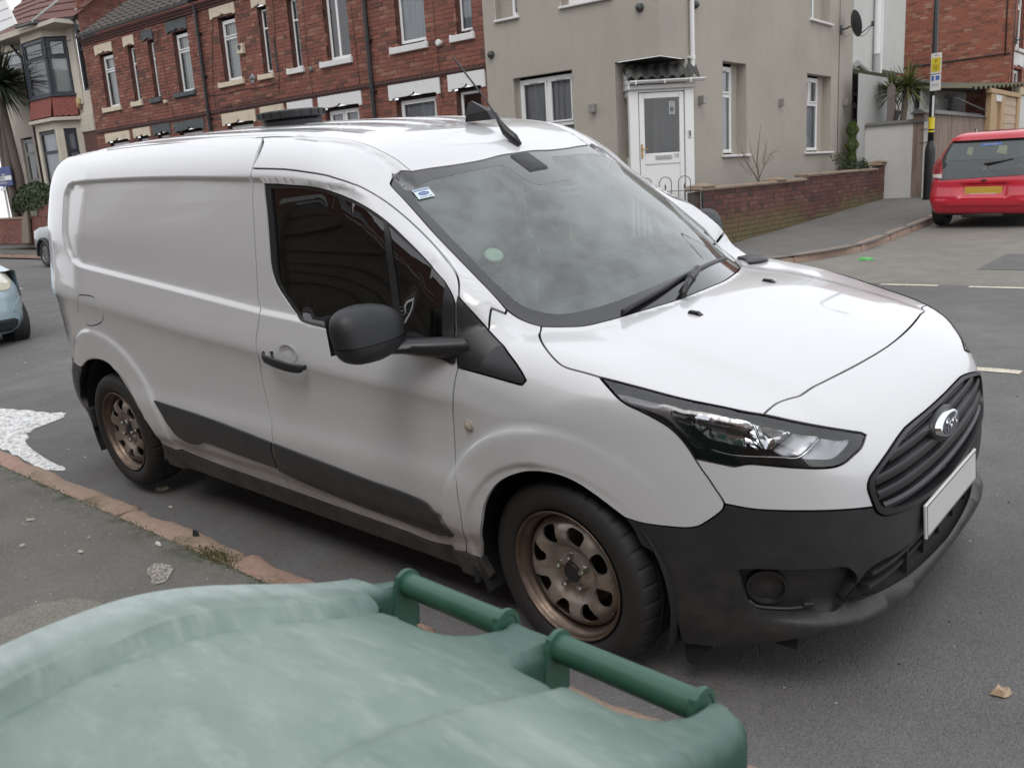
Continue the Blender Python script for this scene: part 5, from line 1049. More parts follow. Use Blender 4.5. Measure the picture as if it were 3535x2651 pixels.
# kerb stones
def stone_mat(name,a,b,moss=.0):
    t=NT(name); n=t.noise(16,6,.68); n2=t.noise(70,4,.7); c=t.mix(t.mr(n,.3,.72),a,b); c=t.mix(t.mr(n2,.35,.8,0,.35),c,(.62,.46,.34)); c=t.mix(t.mr(t.noise(45,5,.75),.58,.75,0,.8),c,(.10,.075,.06))
    if moss:
        m=t.math('MULTIPLY',t.mr(t.noise(2.1,5,.7),.50,.62),t.mr(t.noise(38,4,.7),.3,.6)); s=t.sep(); m=t.math('MULTIPLY',m,t.mr(s[1],-1.08,-1.17,.15,1)); c=t.mix(t.math('MULTIPLY',m,moss),c,(.07,.075,.025))
    t.set(Base_Color=c,Roughness=.88); t.bump(t.math('ADD',n,t.math('MULTIPLY',n2,.5)),.9,.010); return t.m
M_KERB=stone_mat('worn_sandstone',(.37,.265,.205),(.28,.205,.160),.9); M_KERBR=stone_mat('pink_sandstone',(.38,.235,.19),(.29,.19,.155),.6); M_KERB2=stone_mat('far_sandstone',(.30,.20,.16),(.22,.155,.125),.3)
kerb=empty('kerb',(0,-1.1,0)); kerb['kind']='structure'
def kstone(x0,x1,seed,mat,par,yb=-1.192,yf=-1.035,zt=.062,zb=-.03,hgt=None,chips=.012):
    r=np.random.default_rng(seed); n=max(8,int(abs(x1-x0)/.035)); V=[];F_=[]
    prof=[(yb,zb),(yb,zt-.010),(yb+.012,zt),(yb+.045,zt+.004),(yb+.08,zt+.004),(yf-.040,zt-.002),(yf-.018,zt-.012),(yf,zt-.030),(yf+.008,zb)]
    w1=np.convolve(r.normal(0,1,n+12),np.ones(5)/5,'same')[6:6+n+1] if n>2 else np.zeros(n+1)
    w1=np.interp(np.arange(n+1),np.arange(len(w1)),w1)
    w2=np.interp(np.arange(n+1),np.linspace(0,n,max(5,n//4)),r.normal(0,1,max(5,n//4)))
    for i in range(n+1):
        u=i/n; e=min(u,1-u)*abs(x1-x0); rd=max(0,1-e/.035)**2
        for j,(y,z) in enumerate(prof):
            front=j/8
            yy=y+(chips*w1[i]+.010*w2[i])*max(0,front-.4)*1.5+ .006*w2[i]*(1-front)*(j<3)
            yy+= (yf-yb)*.12*rd*(-1 if front>.5 else .4)
            zz=z+(.004*w2[i]+r.normal(0,.0015))*(0<j<8)-.016*rd*(0<j<8)
            V.append((x0+(x1-x0)*u,yy,zz))
    m=len(prof)
    for i in range(n):
        for j in range(m-1): F_.append((i*m+j,i*m+j+1,(i+1)*m+j+1,(i+1)*m+j))
    F_+= [tuple(range(m))[::-1],tuple(n*m+j for j in range(m))]
    if x1>x0: F_=[f[::-1] for f in F_]
    o=meshobj('kerb_stone',V,F_,mat,par,True); o.location=(0,1.1,0) if par is kerb else (0,0,0); shade_auto(o,50); return o
jx=[-11.2,-9.9,-8.3,-6.9,-5.35,-4.0,-2.645,-1.627,-.45,.62,1.75,2.9,4.0,5.2]
for i in range(len(jx)-1): kstone(jx[i]+.008,jx[i+1]-.008,11+i,M_KERBR if i in (4,7) else M_KERB,kerb)
kerb.location=(0,-1.1,0)
gut=meshobj('kerb_bed',[(-90,-1.2,-.02),(40,-1.2,-.02),(40,-1.02,-.014),(-90,-1.02,-.014)],[(0,1,2,3)],simple('gutter_dirt',(.035,.03,.024),.95)); gut['kind']='structure'
kf=empty('far_kerb',(-2.9,9,0)); kf['kind']='structure'
def kseg(P,Q,par,mat,seed,w=.15):
    P=Vector((*P,0));Q=Vector((*Q,0)); d=(Q-P); L=d.length; d.normalize(); n=Vector((-d.y,d.x,0))  # n points to the pavement side
    r=random.Random(seed); V=[];F_=[];k=max(3,int(L/.12)); prof=[(0,-.02),(0.004,.075),(.02,.098),(.13,.104),(w,.100)]
    for i in range(k+1):
        c=P+d*(L*i/k); e=min(i,k-i)/k*L; rd=max(0,1-e/.05)*.02; wv=r.uniform(-.008,.008)
        for a,h in prof: q=c+n*(a+(wv if a<.03 else 0)); V.append((q.x,q.y,gz(c.y)+h-rd*(h>.05)))
    m=5
    for i in range(k):
        for j in range(m-1): F_.append((i*m+j,(i+1)*m+j,(i+1)*m+j+1,i*m+j+1))
    F_+=[tuple(range(m)),tuple(k*m+j for j in range(m))[::-1]]
    o=meshobj('kerb_stone',V,F_,mat,None,True); o.parent=par; o.matrix_parent_inverse=Matrix.Translation(-par.location) ; shade_auto(o,40); return o
path=[Vector((x,y,0)) for x,y in kl2 if x>-45 and y<45]
dist=[0]
for a,b in zip(path,path[1:]): dist.append(dist[-1]+(b-a).length)
s_=0;sd=100
while s_<dist[-1]-1.2:
    L=1.05+.35*((sd*37)%10)/10
    def at(s): 
        i=max(0,min(len(path)-2,int(np.searchsorted(dist,s))-1)); t_=(s-dist[i])/(dist[i+1]-dist[i]); return path[i].lerp(path[i+1],t_)
    a,b=at(s_+.006),at(s_+L-.006); kseg((a.x,a.y),(b.x,b.y),kf,M_KERB2,sd); s_+=L; sd+=1
# road markings: worn cream paint
def paint(name,col,wear):
    t=NT(name); n=t.noise(60,5,.75); n2=t.noise(6,4,.6); m=t.math('MULTIPLY',t.mr(n,.30,.55),t.mr(n2,.25,.5,.5,1)); 
    c=t.mix(t.mr(m,0,1,0,1),(.16,.155,.145),col); t.set(Base_Color=c,Roughness=.8); t.bump(t.noise(180,3,.7),.5,.003)
    return t.m
M_LINE=paint('road_paint',(.66,.60,.48),.3)
mk=empty('road_markings',(0,5,.26)); mk['kind']='structure'
def dash(P4,zadd=.004):
    n=16; V=[];r=random.Random(int(P4[0][0]*100)); (x0,y0),(x1,y1),(x2,y2),(x3,y3)=P4   # along the first edge, then back
    for i in range(n+1):
        u=i/n; a=(x0+(x1-x0)*u,y0+(y1-y0)*u+r.uniform(-.006,.006)); b=(x3+(x2-x3)*u,y3+(y2-y3)*u+r.uniform(-.006,.006))
        V+=[(a[0],a[1],gz(a[1])+zadd),(b[0],b[1],gz(b[1])+zadd)]
    o=meshobj('paint_dash',V,[(2*i,2*i+2,2*i+3,2*i+1) for i in range(n)],M_LINE,None); o.parent=mk; o.matrix_parent_inverse=Matrix.Translation(-mk.location)
for x in (-3.48,-2.60,-1.72,-.84,.04,.92,1.8,2.7): dash([(x,6.78),(x+.58,6.80),(x+.58,6.89),(x,6.87)])
for x in (-23.6,-17.6,-11.6,-5.6,-1.56,6.4): dash([(x,3.07),(x+2.0,3.07),(x+2.0,3.16),(x,3.16)])
rp=meshobj('road_patch',[(-1.08,8.05,gz(8.05)+.004),(.6,8.05,gz(8.05)+.004),(.55,9.4,gz(9.4)+.004),(-1.08,9.4,gz(9.4)+.004)],[(0,1,2,3)],asphalt('dark_patch',.115,(1,1,.98),.5)); rp['kind']='structure'
# spilt white paint at the near gutter
def blob(pts,z,rough=.02,seed=1,n=6):
    P=catmull(np.array(pts,float),.03,True); r=np.random.default_rng(seed); ce=P.mean(0); d=P-ce; l=np.linalg.norm(d,axis=1)[:,None]
    k=np.convolve(np.r_[r.normal(0,1,len(P)),r.normal(0,1,4)],np.ones(3)/3,'same')[:len(P),None]; P=P+d/l*k*rough
    return P
t=NT('spilt_white_paint'); n=t.noise(26,6,.75); n2=t.noise(170,4,.75); a=t.math('ADD',t.math('MULTIPLY',n,.45),t.math('MULTIPLY',n2,.55)); al=t.mr(a,.40,.52); t.set(Base_Color=(.78,.78,.77),Roughness=.7,Alpha=al); M_SPILL=t.m
P=blob([(-5.6,-.93),(-6.2,-.80),(-6.3,-.62),(-5.55,-.42),(-5.30,-.33),(-5.18,-.42),(-5.10,-.66),(-4.85,-.80),(-4.3,-.89),(-3.9,-.92),(-3.97,-.975),(-4.6,-.965),(-5.0,-.955)],0,.035,3)
o=meshobj('paint_splash',[(x,y,gz(y)+.005) for x,y in P],[tuple(range(len(P)))],M_SPILL); o['kind']='structure'
o=tag(o,'splash of spilt white paint on the road along the near gutter','paint splash')
if 'kind' in o: del o['kind']
t=NT('smudge_white'); n=t.noise(80,5,.75); t.set(Base_Color=(.42,.39,.34),Roughness=.8,Alpha=t.mr(n,.42,.5,0,.9)); M_SMU=t.m
P=blob([(-1.86,-1.37),(-1.80,-1.345),(-1.71,-1.37),(-1.64,-1.44),(-1.66,-1.475),(-1.74,-1.45),(-1.83,-1.42)],0,.010,5)
o=meshobj('dried_splat',[(x,y,.0715) for x,y in P],[tuple(range(len(P)))],M_SMU); tag(o,'pale dried splat on the pavement near the green bin','stain')
# small litter
M_LEAF=simple('pale_litter',(.62,.60,.52),.7); M_CHIP=simple('dark_chip',(.02,.02,.02),.6)
def bit(name,x,y,z,r,mat,label,cat,seed,h=.006,asp=.45,rz=.3,group=None):
    R=random.Random(seed); n=9; P=[(r*(1+R.uniform(-.35,.35))*math.cos(2*math.pi*i/n),r*asp*(1+R.uniform(-.3,.3))*math.sin(2*math.pi*i/n)) for i in range(n)]
    V=[(a,b,0) for a,b in P]+[(a*.7,b*.7,h+R.uniform(0,h)) for a,b in P]; F_=[(i,(i+1)%n,n+(i+1)%n,n+i) for i in range(n)]+[tuple(range(n,2*n))]
    o=meshobj(name,V,F_,mat); o.location=(x,y,z); o.rotation_euler=(0,0,rz); return tag(o,label,cat,group)
for i,(x,y,r,lb) in enumerate([(-2.05,-1.255,.022,'pale leaf scrap lying beside the kerb stones'),(-2.26,-1.51,.014,'small white petal-like scrap in mid pavement'),(-2.92,-1.48,.017,'pale scrap on the pavement far left'),(-2.57,-1.64,.012,'little white scrap at the left edge of the pavement'),(-2.41,-1.41,.007,'tiny white crumb on the pavement'),(-1.43,-1.45,.018,'whitish crumpled scrap on the pavement beside the bin')]):
    bit('litter_scrap',x,y,.0668-(y+1.19)*.02,r,M_LEAF,lb,'litter',i,group='litter scraps on the near pavement',rz=.5*i)
bit('litter_leaf',-2.95,-.775,gz(-.775)+.003,.04,simple('dry_leaf',(.42,.38,.30),.7),'dry pale leaf on the road below the rear wheel','leaf',31,h=.010,asp=.6,rz=.8)
bit('litter_scrap',-2.65,-.89,gz(-.89)+.003,.013,M_LEAF,'small white scrap on the road beside the kerb joint','litter',32)
bit('dark_chip',-2.0,-1.10,.069,.016,M_CHIP,'black chip lying on the pinkish kerb stone','litter',33,h=.014,asp=.8)
bit('green_wrapper',-2.57,8.71,gz(8.71)+.004,.11,simple('green_foil',(.10,.42,.10),.35),'green wrapper in the gutter of the side street','litter',34,h=.02,asp=.25,rz=.1)
M_SCR=simple('road_litter_white',(.7,.68,.62),.7)
LT=[((1.15,-.35),.03),((-.05,3.0),.05),((.35,1.7),.03),((-1.3,-.1),.0)]
o=bit('bent_tab',1.15,-.35,gz(-.35)+.004,.028,simple('tan_plastic',(.45,.33,.22),.5),'small bent tan tab on the road at the right','litter',40,h=.01,asp=.8,rz=1)
r=random.Random(9)
def near_cam_ok(x,y): return not(-4.2<x<1.0 and -.98<y<1.1)
n=0;B=[MB(),MB()]
while n<900:
    x=r.uniform(-14,4.5);y=r.uniform(-1.0,6.6)
    if x>0 and r.random()<.3: x=r.uniform(.5,2.6);y=r.uniform(-1.6,3)
    if y<-1.0: continue
    s_=r.uniform(.002,.0065)*(1+.05*max(0,-x)); b=B[r.random()<.55]; z=gz(y)+.001; a=r.uniform(0,3)
    P=[(x+s_*math.cos(a+k*1.6)*(1+.5*r.random()),y+s_*.6*math.sin(a+k*1.6)) for k in range(4)]
    b.add([(p,q,z) for p,q in P]+[(x,y,z+s_*.7)],[(0,1,4),(1,2,4),(2,3,4),(3,0,4)]); n+=1
g1=B[0].build('loose_grit',M_SCR); g1['kind']='stuff'; g1['label']='pale grit and crumbs scattered over the road surface'; g1['category']='grit'
g2=B[1].build('dark_grit',M_CHIP); g2['kind']='stuff'; g2['label']='dark grit scattered over the road surface'; g2['category']='grit'
B=MB()
for _ in range(500):
    x=r.uniform(-6,2);y=r.uniform(-2.6,-1.2);s_=r.uniform(.0015,.005);z=.062+(-y-1.19)*.02+.001
    P=[(x+s_*math.cos(k*1.6),y+s_*.7*math.sin(k*1.6)) for k in range(4)]; B.add([(p,q,z) for p,q in P]+[(x,y,z+s_*.7)],[(0,1,4),(1,2,4),(2,3,4),(3,0,4)])
g3=B.build('pavement_grit',M_SCR); g3['kind']='stuff'; g3['label']='pale grit scattered over the near pavement'; g3['category']='grit'
# moss along the back of the kerb
t=NT('kerb_moss'); t.set(Base_Color=t.mix(t.noise(90,4,.7),(.045,.055,.012),(.13,.12,.035)),Roughness=.95); M_MOSS=t.m
B=MB()
for _ in range(2600):
    u=r.random(); x=(-4.6+3.9*u) if r.random()<.6 else r.gauss(-1.72,.09); y=-1.197+r.gauss(0,.010)
    if abs(x+1.72)<.16 and r.random()<.65: y=-1.16+r.gauss(0,.025)
    if r.random()<.25+.5*abs(math.sin(x*3.1)): 
        h=r.uniform(.003,.010); z=.060+(.006 if y>-1.185 else 0); w_=.0035; a=r.uniform(0,6.28)
        B.add([(x-w_*math.cos(a),y-w_*math.sin(a),z),(x+w_*math.cos(a),y+w_*math.sin(a),z),(x+r.uniform(-.003,.003),y+r.uniform(-.003,.003),z+h),(x+w_*math.sin(a),y-w_*math.cos(a),z)],[(0,1,2),(1,3,2),(3,0,2)])
ms=B.build('moss',M_MOSS); ms['kind']='stuff'; ms['label']='green moss growing along the back edge of the kerb stones'; ms['category']='moss'

# ---------------------------------------------------------------- GREEN WHEELED BIN in the foreground
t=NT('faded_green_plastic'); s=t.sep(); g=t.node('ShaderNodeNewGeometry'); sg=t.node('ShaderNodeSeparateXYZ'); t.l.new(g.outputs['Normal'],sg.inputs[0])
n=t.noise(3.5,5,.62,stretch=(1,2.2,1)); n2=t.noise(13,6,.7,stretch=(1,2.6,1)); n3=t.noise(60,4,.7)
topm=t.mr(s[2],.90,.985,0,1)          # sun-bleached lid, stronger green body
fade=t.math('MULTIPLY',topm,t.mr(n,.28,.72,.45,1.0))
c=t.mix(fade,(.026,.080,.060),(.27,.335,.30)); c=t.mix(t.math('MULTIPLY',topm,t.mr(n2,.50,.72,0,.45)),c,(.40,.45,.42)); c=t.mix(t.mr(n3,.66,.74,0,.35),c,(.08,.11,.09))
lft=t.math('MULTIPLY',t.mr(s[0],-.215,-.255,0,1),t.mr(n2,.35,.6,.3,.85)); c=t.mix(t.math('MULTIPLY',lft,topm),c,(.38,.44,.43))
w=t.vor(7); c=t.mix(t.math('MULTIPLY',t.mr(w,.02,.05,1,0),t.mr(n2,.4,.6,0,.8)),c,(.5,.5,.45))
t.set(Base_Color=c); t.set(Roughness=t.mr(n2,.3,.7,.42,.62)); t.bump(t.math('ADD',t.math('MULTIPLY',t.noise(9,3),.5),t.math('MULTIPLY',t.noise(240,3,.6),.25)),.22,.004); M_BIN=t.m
t=NT('bin_green_dark'); n=t.noise(10,5,.7); t.set(Base_Color=t.mix(n,(.022,.080,.052),(.05,.125,.09))); t.set(Roughness=t.mr(n,.3,.7,.30,.48)); t.bump(t.noise(200,3,.6),.12,.003); M_BING=t.m
binr=empty('wheelie_bin',(.982,-2.510,.088),-.045,'sun-faded dark green wheelie bin with a two-bar handle in the foreground','bin')
# local frame: x along the handle edge (-.30 .. .30), y from the handle edge (0.35) back towards the viewer, z from the ground
W2=.302; YE=.345; 
def lidz(x,y):
    """height of the lid above the bin's base"""
    v=YE-y; c=.905+.105*ss(0,.42,v)-.03*ss(.45,.75,v)
    c+=.012*(1-(x/W2)**2)
    return c
def lid_relief(x,y):
    v=YE-y
    d=np.zeros_like(x)
    # raised side panels with a rounded step; the left one curves inwards near the handle
    eL=-.205+.030*ss(.05,.35,v)-.02*ss(.3,.7,v); eR=.135+.02*ss(.1,.5,v)
    d+=.016*ss(eL+.012,eL-.006,x)*ss(.04,.075,v); d+=.013*ss(eR-.010,eR+.008,x)
    d-=.006*np.exp(-((x-eL-.014)/.010)**2)*ss(.05,.1,v)
    return d
cx_=[(-.252,-.045),(.038,.247)]   # the two handle cut-outs (x ranges)
VB=.098
def outline():
    P=[]
    def A(*q): P.extend(q)
    A((-W2,-.36)); A((-W2,YE-.03)); A((-W2+.012,YE-.008)); A((-W2+.03,YE)); A((cx_[0][0],YE))
    for i,(a,b) in enumerate(cx_):
        r=.014
        A((a,YE-VB+r+ (.012 if i==1 else 0))); A((a+r*.4,YE-VB+r*.4)); A((a+r,YE-VB)); A((b-.045,YE-VB-.006)); A((b-.02,YE-VB+.004)); A((b-.004,YE-VB+.03)); A((b,YE-VB+.06)); A((b,YE))
        if i==0: A((cx_[1][0],YE))
    A((W2-.03,YE),(W2-.012,YE-.008),(W2,YE-.03),(W2,-.36))
    return P
OL=outline(); 
def dense(P,step):
    out=[]
    for i in range(len(P)):
        a=np.array(P[i]);b=np.array(P[(i+1)%len(P)]);k=max(1,int(np.linalg.norm(b-a)/step))
        for j in range(k): out.append(a+(b-a)*j/k)
    return np.array(out)
U=dense(OL,.008); st_=.010
gx=np.arange(-W2,W2,st_);gy=np.arange(-.36,YE,st_); G=np.array([(x,y) for y in gy for x in gx]); m=inpoly(G,U)&(pdist(G,U)>st_*.5); G=G[m]
P2=np.concatenate([U,G]); res=delaunay_2d_cdt([Vector(q) for q in P2],[(i,(i+1)%len(U)) for i in range(len(U))],[],0,1e-7)
vo=np.array([q[:] for q in res[0]]);F_=np.array(res[2]);F_=F_[inpoly(vo[F_].mean(1),U)]
ed=pdist(vo,U); edge=-.010*np.clip(1-ed/.012,0,1)**2
Z=lidz(vo[:,0],vo[:,1])+lid_relief(vo[:,0],vo[:,1])+edge
verts=[(a,b,c) for (a,b),c in zip(vo,Z)]; faces=[tuple(int(i) for i in f) for f in F_]
om={}
for i,o_ in enumerate(res[3]):
    for q in o_: om[q]=i
idx=[om[i] for i in range(len(U))]; ce=np.array([0,0])
# turned-down skirt; deeper along the sides
prev=idx
Uo=inset(U.copy(),-.004) if area2(U)>0 else inset(U[::-1].copy(),-.004)[::-1]
for k_,(dn,ou) in enumerate(((.010,1.0),(.030,1.3),(.058,1.0))):
    base=len(verts)
    for j,i in enumerate(idx):
        x,y=U[j]; incut=(y>YE-VB-.02 and cx_[0][0]-.002<x<cx_[1][1]+.002 and y<YE-.001)
        dd=dn*(1.0 if not incut else .9); px_,py_=U[j]+(Uo[j]-U[j])*ou
        verts.append((px_,py_,verts[i][2]-dd))
    cur=list(range(base,base+len(idx)))
    n_=len(idx)
    for j in range(n_): faces.append((prev[j],cur[j],cur[(j+1)%n_],prev[(j+1)%n_]))
    prev=cur
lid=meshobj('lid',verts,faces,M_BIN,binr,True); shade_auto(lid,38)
# handle bars with end collars and webs
for i,(a,b) in enumerate(cx_):
    zb_=float(lidz(np.array([(a+b)/2]),np.array([YE-.01]))[0])-.004
    B=MB(); B.lathe([(.0001,-.001),(.0165,0),(.0172,.004),(.0172,b-a-.004),(.0165,b-a),(.0001,b-a+.001)],28,Tr(a,YE-.012,zb_)@Ry(math.radians(90))); B.build('handle_bar',M_BING,binr,True,autos=50)
    for x in (a,b):
        B=MB(); B.lathe([(.0160,-.004),(.0225,-.0035),(.0225,.0035),(.0160,.004)],28,Tr(x+(.003 if x==a else -.003),YE-.012,zb_)@Ry(math.radians(90))); B.build('handle_collar',M_BING,binr,True,autos=40)
        B=MB(); sgn=1 if x==a else -1; B.prism([(YE-.030,zb_+.018),(YE+.004,zb_+.008),(YE-.004,zb_-.075),(YE-.055,zb_-.085)],.007,Tr(x if sgn>0 else x,0,0)@Matrix(((0,0,sgn,0),(1,0,0,0),(0,1,0,0),(0,0,0,1)))); B.build('handle_web',M_BING,binr,False)
# tapered body, rim, wheels
V=[]
def ring(w,y0,y1,z,r=.04,n=5):
    P=[]
    for (cx,cy,a0) in ((w-r,y1-r,0),(-w+r,y1-r,90),(-w+r,y0+r,180),(w-r,y0+r,270)):
        for k_ in range(n): a=math.radians(a0+90*k_/(n-1)); P.append((cx+r*math.cos(a),cy+r*math.sin(a),z))
    return P
L=[(.24,-.20,.14,.03),(.26,-.24,.17,.10),(.275,-.30,.22,.80),(.285,-.315,.235,.88),(.295,-.33,.243,.89),(.295,-.33,.243,.925)]
R_=[ring(*q) for q in L]; n=len(R_[0]); V=[q for g_ in R_ for q in g_]
body=meshobj('bin_body',V,[(i*n+j,i*n+(j+1)%n,(i+1)*n+(j+1)%n,(i+1)*n+j) for i in range(len(L)-1) for j in range(n)]+[tuple(range(n))[::-1]],M_BING,binr,True); shade_auto(body,35)
for sg in (-1,1):
    B=MB(); B.lathe([(.0001,-.025),(.06,-.025),(.095,-.022),(.10,-.012),(.10,.012),(.095,.022),(.06,.025),(.0001,.025)],32,Tr(sg*.25,.16,.10)@Ry(math.radians(90))); B.build('bin_wheel',M_TYRE,binr,True,autos=40)

# ---------------------------------------------------------------- BUILDINGS
def brick_mat(name,a,b,c,mortar,moss=0.0,zlo=None,zhi=None):
    t=NT(name); at=t.node('ShaderNodeAttribute'); at.attribute_name='bcol'; v=at.outputs['Fac']
    cr=t.node('ShaderNodeValToRGB'); e=cr.color_ramp; e.interpolation='LINEAR'; e.elements[0].position=0; e.elements[0].color=(*b,1); e.elements[1].position=1; e.elements[1].color=(*c,1)
    m=e.elements.new(.22); m.color=(*a,1); m=e.elements.new(.80); m.color=(a[0]*1.25,a[1]*1.22,a[2]*1.2,1); m=e.elements.new(.93); m.color=(c[0]*.8,c[1]*.75,c[2]*.75,1)
    t.l.new(v,cr.inputs[0]); n=t.noise(11,5,.65); n2=t.noise(70,4,.7); big=t.noise(.7,4,.6)
    col=t.mix(t.mr(n,.3,.7,0,.5),cr.outputs[0],tuple(q*.55 for q in a)); col=t.mix(t.mr(n2,.55,.8,0,.5),col,tuple(q*.45 for q in a)); col=t.mix(t.mr(big,.35,.7,0,.35),col,tuple(q*.5 for q in b))
    if moss:
        g=t.node('ShaderNodeNewGeometry'); s=t.node('ShaderNodeSeparateXYZ'); t.l.new(g.outputs['Position'],s.inputs[0]); mm=t.math('MULTIPLY',t.mr(t.math('ADD',s[2] if False else s.outputs[2],t.mr(t.noise(1.3,4),.3,.7,-.25,.25)),zlo,zhi,1,0),t.mr(t.noise(24,5,.7),.3,.6)); col=t.mix(t.math('MULTIPLY',mm,moss),col,(.13,.125,.045))
    t.set(Base_Color=col,Roughness=.9); t.bump(t.math('ADD',n,n2),.5,.006); return t.m
MB_TER=brick_mat('red_terrace_brick',(.245,.090,.064),(.105,.055,.046),(.40,.21,.145),None)
MB_GAB=brick_mat('orange_gable_brick',(.33,.115,.072),(.18,.075,.055),(.50,.30,.20),None)
MB_WAL=brick_mat('garden_wall_brick',(.150,.058,.047),(.062,.040,.037),(.24,.12,.09),None,.95,.62,.92)
MB_FAR=brick_mat('front_wall_brick',(.21,.075,.055),(.10,.05,.042),(.30,.15,.11),None)
M_MORT=simple('mortar',(.20,.165,.14),.95,0,.25,14,.5,200); M_MORTD=simple('dark_mortar',(.10,.088,.078),.95,0,.25,14,.5,200)
M_UPVC=simple('white_window_frame',(.74,.74,.73),.35,0,.05); M_SILLW=simple('white_painted_stone',(.66,.65,.64),.7,0,.12,9,.3,90)
def stonep(name,a,b,amt=.6):
    t=NT(name); n=t.noise(6,6,.7); n2=t.noise(40,5,.7); c=t.mix(t.mr(n,.52,.66,0,amt),a,b); c=t.mix(t.mr(n2,.62,.75,0,.5),c,tuple(q*.5 for q in b)); t.set(Base_Color=c,Roughness=.85); t.bump(n2,.4,.006); return t.m
M_CREAM=stonep('flaking_cream_paint',(.60,.52,.40),(.40,.33,.25)); M_GREYP=stonep('dark_grey_paint',(.085,.095,.10),(.05,.05,.05),.7)
M_LWHITE=stonep('white_painted_lintel',(.68,.68,.67),(.50,.49,.47),.25)
def render_mat(name,a,b,bs=220):
    t=NT(name); n=t.noise(.8,5,.6); n2=t.noise(7,5,.65,stretch=(1,1,.35)); c=t.mix(t.mr(n,.35,.7),a,b); c=t.mix(t.mr(n2,.5,.75,0,.25),c,tuple(q*.78 for q in b)); c=t.mix(t.mr(t.noise(bs,2,.6),.3,.7,0,.18),c,tuple(q*.7 for q in a)); t.set(Base_Color=c,Roughness=.93); t.bump(t.noise(bs,3,.7),.6,.006); return t.m
M_REND=render_mat('beige_grey_render',(.40,.368,.315),(.35,.32,.275)); M_WREND=render_mat('white_render',(.58,.585,.56),(.50,.50,.48)); M_CREND=render_mat('cream_render',(.56,.51,.43),(.45,.40,.33),120)
M_ROOM=simple('room_dark',(.045,.047,.052),.9); M_LEAD=simple('black_downpipe',(.022,.022,.024),.4); M_WPIPE=simple('white_downpipe',(.70,.70,.70),.35,0,.05)
def curtain_mat(name,a,b,sc=26):
    t=NT(name); n=t.noise(sc,3,.6,stretch=(1,.01,.03)); t.set(Base_Color=t.mix(t.mr(n,.3,.7),a,b),Roughness=.9); return t.m
M_NET=curtain_mat('net_curtain',(.80,.82,.86),(.38,.40,.44)); M_NETB=curtain_mat('pale_curtain',(.82,.82,.80),(.62,.62,.61),14); M_CURD=curtain_mat('dark_curtain',(.13,.12,.13),(.07,.07,.08),18)
M_PANE=glassm('house_glass',(.80,.83,.83),.03)
M_DKFR=simple('dark_blue_window_frame',(.028,.034,.045),.45,0,.2,20)
class House:
    def __init__(s,name,P,ang,zb,label,cat='house',group=None,u0=0):
        s.e=empty(name,(P[0]+u0*math.cos(ang),P[1]+u0*math.sin(ang),zb),ang,label,cat,group); s.u0=u0; s.zb=zb; s.ang=ang; s.P=P
        s.off=Vector((-u0,0,-zb))
    def add(s,b,name,mat,smooth=False,autos=None,parent=None):
        b.v=[(x-s.u0,y,z-s.zb) for x,y,z in b.v]; return b.build(name,mat,parent or s.e,smooth,autos=autos)
    def box(s,name,a,c,mat,bev=0,parent=None):
        b=MB(); (b.bbox(a,c,bev) if bev else b.box(a,c)); return s.add(b,name,mat,parent=parent)
    def world(s,u,y,z): 
        ca,sa=math.cos(s.ang),math.sin(s.ang); return (s.P[0]+u*ca-y*sa,s.P[1]+u*sa+y*ca,z)
CAMV=np.array([1.67,-2.93,1.55])
BVAR={}
